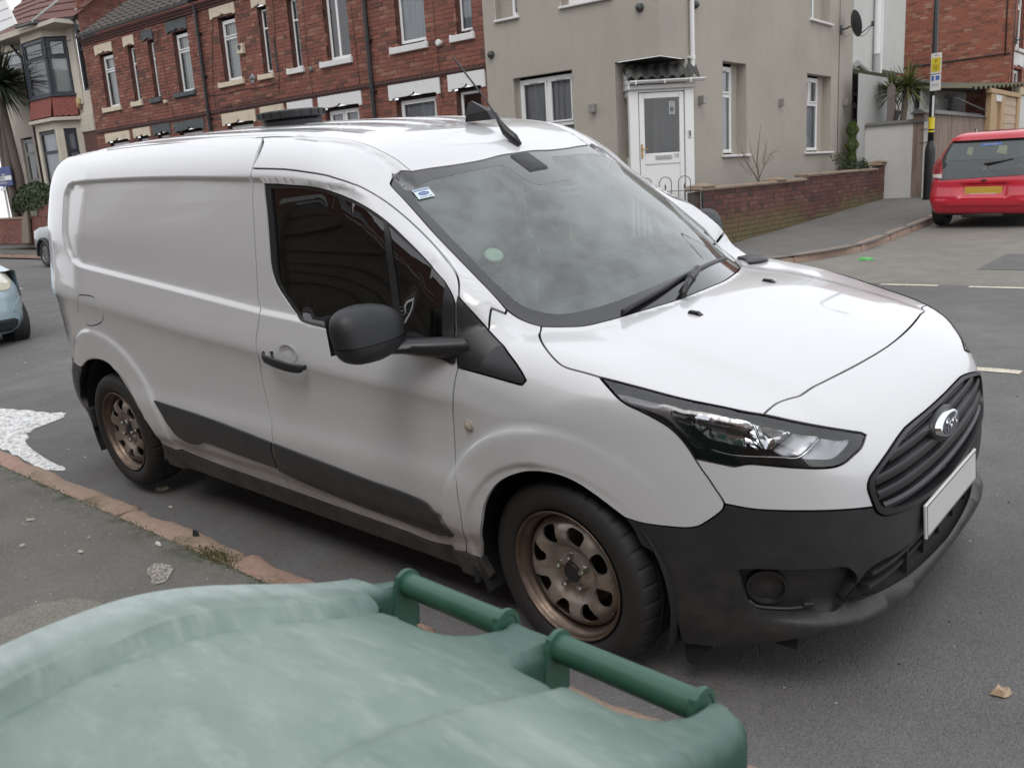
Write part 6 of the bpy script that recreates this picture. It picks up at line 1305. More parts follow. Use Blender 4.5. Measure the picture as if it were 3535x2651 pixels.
def brickwork(H,u0,u1,z0,z1,mat,mort,holes=(),y=0.0,nsing=300,course=.075,bl=.225,depth=.05,seed=1,zfun=None,flem=.12,visible=None,name='brick',jt=.010,flip=False,dark=None):
    """real bricks with recessed joints. holes: (u0,u1,z0,z1). the nearest visible ones are single parts, the rest one joined part"""
    r=random.Random(seed); L=[]
    k=0; z=z0
    while z<z1-.01:
        h=course-jt; u=u0-(bl/2 if k%2 else 0)
        while u<u1-.01:
            w=bl if r.random()>flem else bl/2
            a,b_=max(u,u0),min(u+w-jt,u1); u+=w
            if b_-a<.03: continue
            zt=z+h
            if zfun: 
                lim=zfun((a+b_)/2)
                if z+.02>lim: continue
                zt=min(zt,lim)
            segs=[(a,b_)]
            for (h0,h1,h2,h3) in holes:
                if z+h*.6>h2 and z+h*.4<h3:
                    ns=[]
                    for (p,q) in segs:
                        if q<=h0 or p>=h1: ns.append((p,q)); continue
                        if p<h0-.02: ns.append((p,h0))
                        if q>h1+.02: ns.append((h1,q))
                    segs=ns
            for (p,q) in segs:
                if q-p>.02: L.append((p,q,z,zt,min(.999,max(0,r.random()**1.0)) if not dark or not dark((p+q)/2,z) else r.random()*.25,r.uniform(-.003,.003)))
        z+=course; k+=1
    def vis(q):
        if visible and not visible((q[0]+q[1])/2,q[2]): return 1e9
        w=H.world((q[0]+q[1])/2,0,q[2]); return (w[0]-CAMV[0])**2+(w[1]-CAMV[1])**2+(w[2]-CAMV[2])**2
    order=sorted(range(len(L)),key=lambda i:vis(L[i])); single=[i for i in order[:nsing] if vis(L[i])<1e8]; ss_=set(single)
    B=MB()
    def faces(B,p,q,a,c,yo,v):
        s_=.0025; B.curc=v; y0=y+yo
        B.add([(p,y0+s_,a),(q,y0+s_,a),(q,y0+s_,c),(p,y0+s_,c),(p+s_,y0,a+s_),(q-s_,y0,a+s_),(q-s_,y0,c-s_),(p+s_,y0,c-s_),(p,y0+depth,a),(q,y0+depth,a),(q,y0+depth,c),(p,y0+depth,c)],
          [(4,5,6,7),(0,1,5,4),(1,2,6,5),(2,3,7,6),(3,0,4,7),(0,8,9,1),(1,9,10,2),(2,10,11,3),(3,11,8,0)])
    for i,q in enumerate(L):
        if i not in ss_: faces(B,q[0],q[1],q[2],q[3],q[5],q[4])
    if B.v:
        o=H.add(B,'brickwork',mat); o['kind']='stuff'
    for i in single:
        p,q,a,c,v,yo=L[i]; vq=int(v*12); key=(mat.name,round(q-p,3),round(c-a,3),vq,y)
        if key not in BVAR:
            b=MB(); y_=0; b.curc=(vq+.5)/12
            s_=.0025; w=q-p;h=c-a
            b.add([(0,s_,0),(w,s_,0),(w,s_,h),(0,s_,h),(s_,0,s_),(w-s_,0,s_),(w-s_,0,h-s_),(s_,0,h-s_),(0,depth,0),(w,depth,0),(w,depth,h),(0,depth,h)],[(4,5,6,7),(0,1,5,4),(1,2,6,5),(2,3,7,6),(3,0,4,7),(0,8,9,1),(1,9,10,2),(2,10,11,3),(3,11,8,0)])
            o=b.build(name,mat,H.e); BVAR[key]=o.data
        else:
            o=bpy.data.objects.new(name,BVAR[key]); COL.objects.link(o); o.parent=H.e
        o.location=(p-H.u0,y+yo,a-H.zb)
    # mortar bed with the openings left out
    us=sorted(set([u0,u1]+[min(max(v,u0),u1) for h in holes for v in h[:2]])); zs=sorted(set([z0,z1]+[min(max(v,z0),z1) for h in holes for v in h[2:]]))
    if zfun:
        us=sorted(set(us+list(np.linspace(u0,u1,25))))
    B=MB()
    for a,b_ in zip(us,us[1:]):
        for c,d in zip(zs,zs[1:]):
            m=((a+b_)/2,(c+d)/2)
            if any(h[0]<m[0]<h[1] and h[2]<m[1]<h[3] for h in holes): continue
            dd0,dd1=d,d
            if zfun: dd0,dd1=min(d,zfun(a)-.005),min(d,zfun(b_)-.005)
            if min(dd0,dd1)<=c: continue
            B.add([(a,y+.009,c),(b_,y+.009,c),(b_,y+.009,dd1),(a,y+.009,dd0)],[(0,1,2,3)])
    H.add(B,'mortar_bed',mort)
def upvc(H,u0,u1,z0,z1,y=.07,layout='transom',f=.28,frame=M_UPVC,cur='net',fw=.055,mull=None,parent=None,depth=.25,vents=False,open_top=False,opening=None,reveal=None,flip=False):
    """window: frame > panes; curtain behind; reveal lining"""
    B=MB()
    fr=[(u0,z0,u1,z0+fw),(u0,z1-fw,u1,z1),(u0,z0,u0+fw,z1),(u1-fw,z0,u1,z1)]
    zt=z1-(z1-z0)*f
    cells=[]
    if layout in('transom','topsplit'):
        fr.append((u0+fw,zt-fw*.55,u1-fw,zt+fw*.55)); cells.append((u0+fw,z0+fw,u1-fw,zt-fw*.55))
        if layout=='topsplit': um=(u0+u1)/2 if mull is None else mull; fr.append((um-fw*.6,zt+fw*.55,um+fw*.6,z1-fw)); cells+= [(u0+fw,zt+fw*.55,um-fw*.6,z1-fw),(um+fw*.6,zt+fw*.55,u1-fw,z1-fw)]
        else: cells.append((u0+fw,zt+fw*.55,u1-fw,z1-fw))
    elif layout=='mull':
        um=(u0+u1)/2 if mull is None else mull; fr.append((um-fw*.6,z0+fw,um+fw*.6,z1-fw)); cells+=[(u0+fw,z0+fw,um-fw*.6,z1-fw),(um+fw*.6,z0+fw,u1-fw,z1-fw)]
    else: cells.append((u0+fw,z0+fw,u1-fw,z1-fw))
    for i,(a,b,c,d) in enumerate(fr):
        yy=y+.002*i; B.bbox((a,yy,b),(c,yy+.055,d),.006)
    w=H.add(B,'window',frame,parent=parent)
    for (a,b,c,d) in cells:
        if a+.02<c and layout!='plain' and (d-b)<(z1-z0)*.5 and open_top is False:
            B=MB(); s=.028
            for j,q in enumerate(((a+.001,b+.001,c-.001,b+s),(a+.001,d-s,c-.001,d-.001),(a+.001,b+s,a+s,d-s),(c-s,b+s,c-.001,d-s))): B.bbox((q[0],y-.014+.001*j,q[1]),(q[2],y+.03,q[3]),.004)
            H.add(B,'sash',frame,parent=w); a+=s;c-=s;b+=s;d-=s
            if vents: 
                B=MB(); B.bbox(((a+c)/2-.09,y-.02,d+.006),((a+c)/2+.09,y-.010,d+.018),.003); H.add(B,'trickle_vent',simple_cache('vent_grey',(.32,.31,.30)),parent=w)
        B=MB(); B.add([(a-.005,y+.022,b-.005),(c+.005,y+.022,b-.005),(c+.005,y+.022,d+.005),(a-.005,y+.022,d+.005)],[(0,1,2,3)]); H.add(B,'pane',M_PANE,parent=w)
    # curtain, and a dark room box widened to keep skylight off the frame
    B=MB(); n=26; cy=y+.085
    mat={'net':M_NET,'pale':M_NETB,'dark':M_CURD,'blind':M_NETB}.get(cur)
    if mat:
        V=[(u0+(u1-u0)*i/n,cy+.018*math.sin(i*1.9)+.01*math.sin(i*.7+u0),zz) for zz in (z0,z1) for i in range(n+1)]
        if cur=='pale': V=[(u0+(u1-u0)*(.22+.78*i/n),v[1],v[2]) for i,v in zip(list(range(n+1))*2,V)]
        B.add(V,[(i,i+1,n+2+i,n+1+i) for i in range(n)]); H.add(B,'curtain',mat,True,parent=w)
    B=MB(); B.add([(u0-.07,cy+depth,z0-.07),(u1+.07,cy+depth,z0-.07),(u1+.07,cy+depth,z1+.07),(u0-.07,cy+depth,z1+.07),(u0-.07,y+.016,z0-.07),(u1+.07,y+.016,z0-.07),(u1+.07,y+.016,z1+.07),(u0-.07,y+.016,z1+.07)],[(0,1,2,3),(0,4,5,1),(1,5,6,2),(2,6,7,3),(3,7,4,0)]); H.add(B,'room_backing',M_ROOM,parent=w)
    if opening:
        o0,o1,o2,o3=opening; B=MB(); yb=y+.01
        B.add([(o0,.002,o2),(o0,yb,o2),(o0,yb,o3),(o0,.002,o3)],[(0,1,2,3)]); B.add([(o1,.002,o2),(o1,yb,o2),(o1,yb,o3),(o1,.002,o3)],[(3,2,1,0)]); B.add([(o0,.002,o3),(o1,.002,o3),(o1,yb,o3),(o0,yb,o3)],[(0,1,2,3)]); B.add([(o0,.002,o2),(o1,.002,o2),(o1,yb,o2),(o0,yb,o2)],[(3,2,1,0)])
        B.add([(o0,yb,o2),(u0+.01,yb,o2),(u0+.01,yb,o3),(o0,yb,o3)],[(0,1,2,3)]); B.add([(u1-.01,yb,o2),(o1,yb,o2),(o1,yb,o3),(u1-.01,yb,o3)],[(0,1,2,3)])
        H.add(B,'reveal',reveal or M_REND,parent=w)
    return w
_sc={}
def simple_cache(n,c,r=.6,m=0):
    if n not in _sc: _sc[n]=simple(n,c,r,m)
    return _sc[n]
def lintel(H,u0,u1,z0,z1,mat,y=-.022,notch=True,arch=.055):
    """flat stone head with a little ogee notch cut in the underside"""
    w=u1-u0; m=(u0+u1)/2; ins=min(.09,w*.16)
    P=[(u0,z0),(u0+ins*.9,z0)]
    if notch: P+=[(u0+ins*1.1,z0+arch*.45),(m-w*.12,z0+arch*.55),(m-w*.05,z0+arch*.75),(m,z0+arch*1.35),(m+w*.05,z0+arch*.75),(m+w*.12,z0+arch*.55),(u1-ins*1.1,z0+arch*.45)]
    P+=[(u1-ins*.9,z0),(u1,z0),(u1,z1),(u0,z1)]
    B=MB(); B.prism(P,.07,Matrix(((1,0,0,0),(0,0,1,y),(0,1,0,0),(0,0,0,1)))); return H.add(B,'lintel',mat)
def sill(H,u0,u1,z0,z1,mat,y=-.055):
    B=MB(); B.bbox((u0,y,z0),(u1,.06,z1),.008); n=.035
    for a in (u0+.008,u1-n-.008): B.bbox((a,y+.006,z1-.004),(a+n,y+.045,z1+.018),.004)
    return H.add(B,'sill',mat)
P0=(-8.9,8.65); AF=math.radians(2.71)
WD={1:(-12.75,4.05,-12.14,5.28),2:(-11.36,4.07,-11.10,5.30),3:(-10.43,4.06,-10.22,5.30),4:(-9.34,4.06,-8.77,5.31),5:(-7.51,4.10,-6.94,5.33),6:(-6.10,4.11,-5.86,5.34),7:(-5.12,4.08,-4.87,5.37),8:(-4.05,4.09,-3.42,5.36),9:(-2.10,4.12,-1.43,5.36),10:(-.64,4.13,-.34,5.36)}
LD={1:(-12.95,5.33,-12.09,5.56),2:(-11.53,5.34,-11.03,5.57),3:(-10.65,5.35,-10.18,5.58),4:(-9.58,5.37,-8.71,5.60),5:(-7.79,5.40,-6.87,5.62),6:(-6.28,5.39,-5.80,5.61),7:(-5.32,5.40,-4.80,5.62),8:(-4.28,5.40,-3.36,5.62),9:(-2.31,5.40,-1.36,5.62),10:(-.81,5.40,-.27,5.62)}
SD={1:(-12.97,3.93,-12.05,4.04),2:(-11.54,3.94,-11.02,4.05),3:(-10.66,3.94,-10.16,4.045),4:(-9.58,3.95,-8.70,4.045),5:(-7.76,3.97,-6.83,4.07),6:(-6.31,3.97,-5.79,4.07),7:(-5.33,3.965,-4.80,4.07),8:(-4.29,3.965,-3.35,4.07),9:(-2.31,3.96,-1.36,4.07),10:(-.82,3.96,-.27,4.07)}
GD={1:(-13.09,3.19,-11.86,3.42),2:(-11.68,3.2,-10.88,3.43),3:(-10.75,3.2,-9.96,3.44),4:(-9.79,3.18,-8.54,3.42),5:(-7.82,3.17,-6.58,3.43),6:(-6.40,3.18,-5.59,3.44),7:(-5.47,3.19,-4.66,3.44),8:(-4.48,3.18,-3.20,3.44),9:(-2.45,3.17,-1.15,3.44),10:(-.95,3.17,-.10,3.45)}
terr=[('terraced_house',-13.55,-8.29,(1,2,3,4),'red brick terraced house at the left end, beside the cream bay house'),
      ('terraced_house',-8.29,-2.87,(5,6,7,8),'middle red brick terraced house between the two black downpipes'),
      ('terraced_house',-2.87,-.075,(9,10),'red brick terraced house with white sills joined to the beige rendered corner house')]
CURT={1:'pale',2:'pale',3:'dark',4:'pale',5:'pale',6:'dark',7:'dark',8:'dark',9:'net',10:'net'}
for hi,(nm,u0,u1,ws_,lb) in enumerate(terr):
    H=House(nm,P0,AF,.35,lb,'house','red brick terrace across the road',u0=(u0+u1)/2)
    holes=[];
    for w in ws_:
        a,b,c,d=WD[w]; la=LD[w]; sd_=SD[w]; wide=(c-a)>.5
        o=(a-.03,c+.03,sd_[3]-.005,la[1]); holes+= [o,(la[0],la[2],la[1],la[3]),(sd_[0],sd_[2],sd_[1],sd_[3])]
        gg=GD[w]; holes.append((gg[0],gg[2],gg[1],gg[3]))
        gw=(gg[0]+.16,gg[2]-.12,1.45 if (gg[2]-gg[0])>1 else .40,gg[1]-.0); holes.append((gw[0],gw[1],gw[2],gw[3]))
    brickwork(H,u0+.004,u1-.004,.32,5.64,MB_TER,M_MORTD if hi==0 else M_MORT,holes,seed=hi+3,visible=lambda u,z:z>2.9)
    for w in ws_:
        a,b,c,d=WD[w]; la=LD[w]; sd_=SD[w]; g_=GD[w]
        wide=(c-a)>.5
        wn=upvc(H,a,c,b,d,.085,'mull' if w==8 else 'transom',.30,cur=CURT[w],fw=.05 if wide else .035,mull=a+(c-a)*.42 if w==8 else None,opening=(a-.03,c+.03,sd_[3]-.005,la[1]),reveal=MB_TER,open_top=not wide)
        mt=M_GREYP if w in(3,4) else (M_CREAM if w<=6 else M_LWHITE)
        if w==7: mt=M_CREAM
        lintel(H,*[la[i] for i in (0,2,1,3)],mt); sill(H,*[sd_[i] for i in (0,2,1,3)],M_GREYP if w in(3,4) else (M_CREAM if w<=6 else M_SILLW))
        gm_=M_GREYP if w in (3,4) else (M_CREAM if w<=6 else M_LWHITE)
        lintel(H,g_[0],g_[2],g_[1],g_[3],gm_,arch=.075)
        big=(g_[2]-g_[0])>1
        if big: upvc(H,g_[0]+.2,g_[2]-.16,1.50,g_[1]-.02,.085,'topsplit' if w==8 else 'transom',.30,cur='net',fw=.05,opening=(g_[0]+.16,g_[2]-.12,1.45,g_[1]),reveal=MB_TER); sill(H,g_[0]+.1,g_[2]-.06,1.38,1.47,gm_)
        else: upvc(H,g_[0]+.19,g_[2]-.15,2.55,g_[1]-.02,.085,'plain',cur='none',fw=.05,opening=(g_[0]+.16,g_[2]-.12,.40,g_[1]),reveal=MB_TER)
        if not big:
            B=MB(); B.bbox((g_[0]+.19,.085,.40),(g_[2]-.15,.13,2.55),.01); H.add(B,'front_door',simple_cache('terrace_door_%d'%w,[(.5,.5,.5),(.25,.05,.05),(.06,.12,.08),(.55,.55,.54),(.08,.1,.25)][w%5],.4))
    # dentil string course, eaves corbel, gutter, roof
    B=MB(); B.bbox((u0+.004,-.030,3.475),(u1-.004,.0,3.515),.006); B.bbox((u0+.004,-.018,3.45),(u1-.004,.0,3.473),.003); H.add(B,'string_course',simple_cache('dark_string_brick',(.075,.04,.036),.9))
    B=MB(); x=u0+.03
    while x<u1-.05: B.box((x,-.024,3.518),(x+.055,.0,3.55)); x+=.112
    H.add(B,'dentils',simple_cache('dark_string_brick',(.075,.04,.036),.9))['kind']='stuff'
    B=MB(); B.bbox((u0+.004,-.03,5.64),(u1-.004,.05,5.69),.006); B.bbox((u0+.004,-.055,5.693),(u1-.004,.05,5.74),.006); B.bbox((u0+.004,-.08,5.743),(u1-.004,.05,5.79),.006); H.add(B,'eaves_corbel',MB_TER)
    gmat=simple_cache('grey_gutter',(.22,.22,.22),.5) if hi==0 else M_LEAD
    B=MB()
    V=[];n=9
    for u in (u0,u1):
        for i in range(n): a=math.pi+math.pi*i/(n-1); V.append((u,-.135+.055*math.cos(a),5.865+.055*math.sin(a)))
    B.add(V,[(i,i+1,n+i+1,n+i) for i in range(n-1)]); B.add([(x,y+.0,z+.0) for x,y,z in V],[(n+i,n+i+1,i+1,i) for i in range(n-1)]); H.add(B,'gutter',gmat,True)
    # interlocking tiles in courses
    tl=simple_cache('brown_roof_tile',(.070,.060,.054),.85); B=MB(); nrow=15; rise=.30; ang=math.radians(33)
    for rr in range(nrow):
        y0_=-.10+rr*rise*math.cos(ang); z0_=5.87+rr*rise*math.sin(ang); x=u0+.002; j=0
        while x<u1-.01:
            w_=min(.30,u1-x); V=[]
            for q,h in ((0,.0),(.10,.012),(.14,.030),(.17,.030),(.21,.010),(.30,.0)):
                if q<=w_+1e-6: V.append((x+q,h))
            k_=len(V)
            if k_>1:
                P_=[(a,y0_-math.sin(ang)*(h+.035),z0_+math.cos(ang)*(h+.035)) for a,h in V]+[(a,y0_+(rise+.02)*math.cos(ang)-math.sin(ang)*(h+.008),z0_+(rise+.02)*math.sin(ang)+math.cos(ang)*(h+.008)) for a,h in V]+[(a,y0_-math.sin(ang)*(h+.012),z0_+math.cos(ang)*(h+.012)) for a,h in V]
                B.add(P_,[(i,i+1,k_+i+1,k_+i) for i in range(k_-1)]+[(2*k_+i,2*k_+i+1,i+1,i) for i in range(k_-1)])
            x+=w_; j+=1
    H.add(B,'roof_tiles',tl)['kind']='stuff'
    if hi==0: H0=H
    if hi==1: H1=H
    if hi==2: H2=H
def pipe(H,u,z0,z1,r,mat,y=-.06,brk=True,name='downpipe'):
    B=MB(); B.tube([(u,y,z0),(u,y,z1)],r,12); 
    if brk:
        for z in np.arange(z0+.25,z1,.9): B.tube([(u,y,z),(u,y,z+.05)],r*1.28,12)
        for z in np.arange(z0+.27,z1,.9): B.box((u-r*1.9,y+r*.5,z),(u+r*1.9,.0,z+.03))
    return H.add(B,name,mat,True,autos=40)
pipe(H1,-8.25,.4,5.80,.038,M_LEAD); pipe(H2,-2.84,.4,5.80,.042,M_LEAD)
# things fixed to the brickwork
B=MB(); B.bbox((-6.86,-.09,4.56),(-6.66,.0,4.76),.012); fl_=H1.add(B,'vent_cowl',M_CREAM)
B=MB(); B.prism([(-6.83,4.70),(-6.76,4.62),(-6.69,4.70),(-6.72,4.745),(-6.80,4.745)],.006,Matrix(((1,0,0,0),(0,0,1,-.098),(0,1,0,0),(0,0,0,1)))); H1.add(B,'cowl_hood',simple_cache('cowl_dark',(.06,.06,.06)))
B=MB(); B.prism([(-6.52,3.93),(-6.42,4.04),(-6.52,4.15),(-6.62,4.04)],.014,Matrix(((1,0,0,0),(0,0,1,-.02),(0,1,0,0),(0,0,0,1)))); H1.add(B,'tie_plate',simple_cache('galvanised_plate',(.33,.34,.34),.5,.6))
B=MB(); B.lathe([(.0001,.06),(.03,.058),(.034,.03),(.034,0)],14,Tr(-6.52,-.022,4.04)@Rx(math.radians(90))); H1.add(B,'tie_bolt',simple_cache('bolt_grey',(.2,.2,.2),.5,.6),True)
for Hh,u,z,r_ in ((H2,-1.07,4.0,.058),(H0,-9.96,3.91,.045)):
    B=MB(); B.lathe([(.0001,.085),(r_*.8,.08),(r_,.06),(r_,.045),(r_*.8,.04),(r_*.8,0)],20,Tr(u,.0,z)@Rx(math.radians(90))); H_=Hh.add(B,'flue_terminal',M_LWHITE if r_>.05 else M_CREAM,True,autos=40)
B=MB(); B.lathe([(.0001,.05),(.045,.048),(.05,.02),(.05,0)],16,Tr(-4.58,.0,3.99)@Rx(math.radians(90))); H1.add(B,'wall_vent',simple_cache('grey_vent',(.16,.16,.155)),True)
B=MB(); B.box((-5.70,-.006,4.08),(-5.63,.004,4.70)); H1.add(B,'mortar_scar',simple_cache('scar_dark',(.04,.03,.028)))
M_CAB=simple('wall_cable',(.035,.028,.026),.6)
def cable(H,pts,r=.006,name='wall_cable'): 
    B=MB(); B.tube(pts,r,5); return H.add(B,name,M_CAB,True)
cable(H1,[(-8.2,-.012,3.86),(-7.6,-.012,3.84),(-7,-.012,3.87),(-6.2,-.012,3.83),(-5.72,-.012,3.86),(-5.70,-.012,3.7)]); cable(H1,[(-7.7,-.012,5.4),(-7.85,-.012,4.8),(-8.0,-.012,4.1),(-8.02,-.012,3.6),(-7.7,-.012,3.58),(-5.9,-.012,3.60)])
cable(H1,[(-5.55,-.012,5.6),(-5.58,-.012,4.9),(-5.66,-.012,4.7),(-5.62,-.012,4.1),(-5.66,-.012,3.72)]); cable(H1,[(-4.62,-.012,5.6),(-4.66,-.012,4.0),(-4.6,-.012,3.5)],.004); cable(H0,[(-9.9,-.012,5.6),(-9.86,-.012,4.4),(-9.72,-.012,3.5)],.004)
cable(H1,[(-3.30,-.012,5.6),(-3.24,-.012,4.5),(-3.2,-.012,3.4)],.005); cable(H2,[(-1.22,-.012,5.6),(-1.16,-.012,4.2),(-1.1,-.012,3.0)],.004)
# loose cable loop hanging by the third window
B=MB(); B.tube([(-10.05+.09*math.cos(a),-.02,5.36+.14*math.sin(a)) for a in np.linspace(0,2*math.pi,18,endpoint=False)],.010,5,closed=True); H0.add(B,'cable_coil',M_CAB,True)
# ------------------------------- beige rendered corner house, number 15
CRN=(P0[0]+3.25*math.cos(AF),P0[1]+3.25*math.sin(AF)); AS=math.radians(92.76)
HC=House('corner_house',P0,AF,.38,'beige grey rendered corner house with a tiled white porch and door number 15','house',u0=1.6)
def wallplane(H,u0,u1,z0,z1,holes,mat,y=0,name='wall',poly=None,xf=None,parent=None):
    us=sorted(set([u0,u1]+[v for h in holes for v in h[:2] if u0<v<u1])); zs=sorted(set([z0,z1]+[v for h in holes for v in h[2:] if z0<v<z1])); B=MB()
    for a,b in zip(us,us[1:]):
        for c,d in zip(zs,zs[1:]):
            if any(h[0]<(a+b)/2<h[1] and h[2]<(c+d)/2<h[3] for h in holes): continue
            B.add([(a,y,c),(b,y,c),(b,y,d),(a,y,d)],[(0,1,2,3)])
    return H.add(B,name,mat,parent=parent)
ZR=3.23     # top of the porch recess at the ends; it peaks at the corner
og=(.48,1.68,1.35,3.23)
recessF=(2.47,3.25,.3,3.23)
wallplane(HC,-.07,3.25,.30,6.2,[og,(.20,.66,4.175,5.6),(1.52,2.42,4.175,5.6),recessF],M_REND)
# small tapering piece over the recess
upvc(HC,.55,1.66,1.40,3.19,.10,'topsplit',.42,cur='net',fw=.055,opening=og,vents=True,mull=1.13)
B=MB(); B.bbox((.44,-.05,1.30),(1.72,.09,1.345),.008); HC.add(B,'sill',M_SILLW)
upvc(HC,.46,.64,4.20,5.58,.13,'plain',cur='net',opening=(.20,.66,4.175,5.6)); upvc(HC,1.6,2.4,4.20,5.58,.10,'transom',cur='net',opening=(1.52,2.42,4.175,5.6))
for a,b in ((.19,.70),(1.50,2.47)):
    B=MB(); B.bbox((a,-.055,4.135),(b,.09,4.172),.008); HC.add(B,'sill',M_SILLW)
M_DOME=simple('dark_vent_cowl',(.05,.055,.05),.45)
for (u,z,H_) in ((.07,3.655,HC),(2.935,3.935,HC)):
    B=MB(); B.lathe([(.0001,.085),(.03,.08),(.052,.055),(.06,.02),(.064,0)],18,Tr(u,.0,z)@Rx(math.radians(90))); H_.add(B,'wall_vent_cowl',M_DOME,True)
def box_light(H,u,z,parent=None):
    B=MB(); B.bbox((u-.045,-.10,z-.065),(u+.045,0,z+.065),.006); o=H.add(B,'wall_light',simple_cache('grey_light_box',(.28,.27,.25),.4,.3)); return o
box_light(HC,2.07,2.61)
# side face: its own plane, as parts of the same house (coordinates v along the side street)
class Face:
    def __init__(s,H,P,ang): s.H=H; s.M=Matrix.Translation(H.e.location).inverted() ; s.e=H.e; s.W=Tr(P[0],P[1],0)@Rz(ang); s.inv=(Tr(*H.e.location)@Rz(H.ang)).inverted()@s.W; s.u0=0;s.zb=0; s.P=P; s.ang=ang
    def add(s,b,name,mat,smooth=False,autos=None,parent=None):
        b.v=[tuple(s.inv@Vector(q)) for q in b.v]; return b.build(name,mat,parent or s.e,smooth,autos=autos)
    def world(s,u,y,z):
        return tuple(s.W@Vector((u,y,z)))
    def box(s,name,a,c,mat,bev=0,parent=None):
        b=MB(); (b.bbox(a,c,bev) if bev else b.box(a,c)); return s.add(b,name,mat,parent=parent)
HS=Face(HC,CRN,AS)
o1=(2.05,2.96,1.80,3.29); o2=(5.77,7.10,1.80,3.29); o3=(5.9,6.98,4.30,5.7)
wallplane(HS,0,8.40,.30,6.2,[o1,o2,o3,(0,.76,.3,3.23)],M_REND)
upvc(HS,2.10,2.72,1.83,3.24,.16,'transom',.33,cur='net',fw=.06,opening=o1,vents=True); upvc(HS,5.80,6.78,1.83,3.25,.16,'topsplit',.36,cur='net',fw=.06,opening=o2); upvc(HS,5.93,6.50,4.33,5.68,.16,'plain',cur='net',fw=.06,opening=o3)
for a,b,z in ((2.0,3.08,1.80),(5.68,7.2,1.80),(5.86,7.05,4.30)):
    B=MB(); B.bbox((a,-.06,z-.045),(b,.15,z-.002),.008); HS.add(B,'sill',M_SILLW)
for u,z in ((4.42,2.70),(7.87,2.80),(1.22,2.645)): box_light(HS,u,z)
B=MB(); B.lathe([(.0001,.085),(.03,.08),(.052,.055),(.06,.02),(.064,0)],18,Tr(1.08,.0,4.035)@Rx(math.radians(90))); HS.add(B,'wall_vent_cowl',M_DOME,True)
pipe(HS,.90,2.98,6.2,.036,M_WPIPE,y=-.055)
cable(HS,[(7.53,-.008,6.1),(7.53,-.008,1.5)],.005,'wall_joint')
# recess under the overhanging corner: soffit, side walls
B=MB(); F0=HC
def wp(u,y,z): return F0.world(u,y,z)
def addw(H,B,pts,faces):
    inv=(Tr(*H.e.location)@Rz(H.ang)).inverted(); B.add([tuple(inv@Vector(q)) for q in pts],faces)
A_=HC.world(2.47,0,0); A2=HC.world(2.47,.75,0); C_=HS.world(.76,0,0); C2=HS.world(.76,.75,0)
B=MB(); sh=(.010)
addw(HC,B,[(A_[0],A_[1],.3),(A2[0],A2[1],.3),(A2[0],A2[1],3.24),(A_[0],A_[1],3.24)],[(0,1,2,3)]); addw(HC,B,[(C_[0],C_[1],.3),(C2[0],C2[1],.3),(C2[0],C2[1],3.24),(C_[0],C_[1],3.24)],[(3,2,1,0)])
B.build('recess_side',M_REND,HC.e)
B=MB(); addw(HC,B,[(A_[0],A_[1],3.225),(CRN[0],CRN[1],3.225),(C_[0],C_[1],3.225),(C2[0],C2[1],3.225),(A2[0],A2[1],3.225)],[(0,1,2,3,4)]); addw(HC,B,[(A_[0],A_[1],3.6),(CRN[0]-.03,CRN[1]+.03,3.6),(C_[0],C_[1],3.6),(C2[0],C2[1],3.6),(A2[0],A2[1],3.6)],[(0,1,2,3,4)]); B.build('recess_soffit',simple_cache('soffit_dark',(.03,.028,.026),.9),HC.e)  # upper plate is unseen, added to stop light leaking in from above
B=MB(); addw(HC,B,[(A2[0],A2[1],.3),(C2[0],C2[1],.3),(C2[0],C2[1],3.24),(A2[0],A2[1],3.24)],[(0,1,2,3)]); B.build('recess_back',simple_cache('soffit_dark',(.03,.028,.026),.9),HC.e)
B=MB(); 
# roof slab for the corner house (above the frame)
q=[HC.world(-.07,0,6.2),CRN+(6.2,),HS.world(8.4,0,6.2),HS.world(8.4,5,6.2),HC.world(-.07,5,6.2)]
addw(HC,B,q,[(0,1,2,3,4)]); B.build('roof',simple_cache('brown_roof_tile',(.070,.060,.054),.85),HC.e)

# ------------------------------- porch (part of number 15, own frame across the cut-off corner)
HPc=Face(HC,HC.world(2.47,0,0)[:2],math.radians(47)); YF=-.15
def fb(name,u0,u1,z0,z1,y0,y1,mat=M_UPVC,bev=.006,parent=None): return HPc.box(name,(u0,y0,z0),(u1,y1,z1),mat,bev,parent)
pf=fb('porch_frame',.17,.31,.6,2.80,YF,YF+.07); fb('porch_frame',1.03,1.17,.6,2.80,YF,YF+.07); fb('porch_frame',.31,1.03,2.765,2.80,YF+.002,YF+.068)
B=MB(); 
for q in ((.322,.62,.402,2.755),(.945,.62,1.018,2.755),(.402,2.672,.945,2.755),(.402,1.70,.945,1.865)): B.bbox((q[0],YF+.012,q[1]),(q[2],YF+.060,q[3]),.006)
B.bbox((.402,YF+.025,.62),(.945,YF+.055,1.70),.004); dr_=HPc.add(B,'front_door',M_UPVC)
B=MB(); B.add([(.40,YF+.035,1.86),(.947,YF+.035,1.86),(.947,YF+.035,2.675),(.40,YF+.035,2.675)],[(0,1,2,3)]); HPc.add(B,'pane',M_PANE,parent=dr_)
B=MB(); n=20; V=[(.66+.29*i/n,.03+.015*math.sin(i*1.7),z) for z in (1.2,2.7) for i in range(n+1)]; B.add(V,[(i,i+1,n+2+i,n+1+i) for i in range(n)]); HPc.add(B,'curtain',M_CURD,True,parent=dr_)
B=MB(); B.bbox((.56,YF-.004,1.775),(.82,YF+.016,1.835),.004); HPc.add(B,'letterbox',simple_cache('letterbox_grey',(.50,.50,.49),.35,.5),parent=dr_)
B=MB(); B.box((.58,YF-.008,1.792),(.80,YF-.003,1.818)); HPc.add(B,'letter_flap',simple_cache('flap_grey',(.33,.33,.32),.35,.5),parent=dr_)
M_BRASS=simple('brass',(.50,.30,.09),.3,.9)
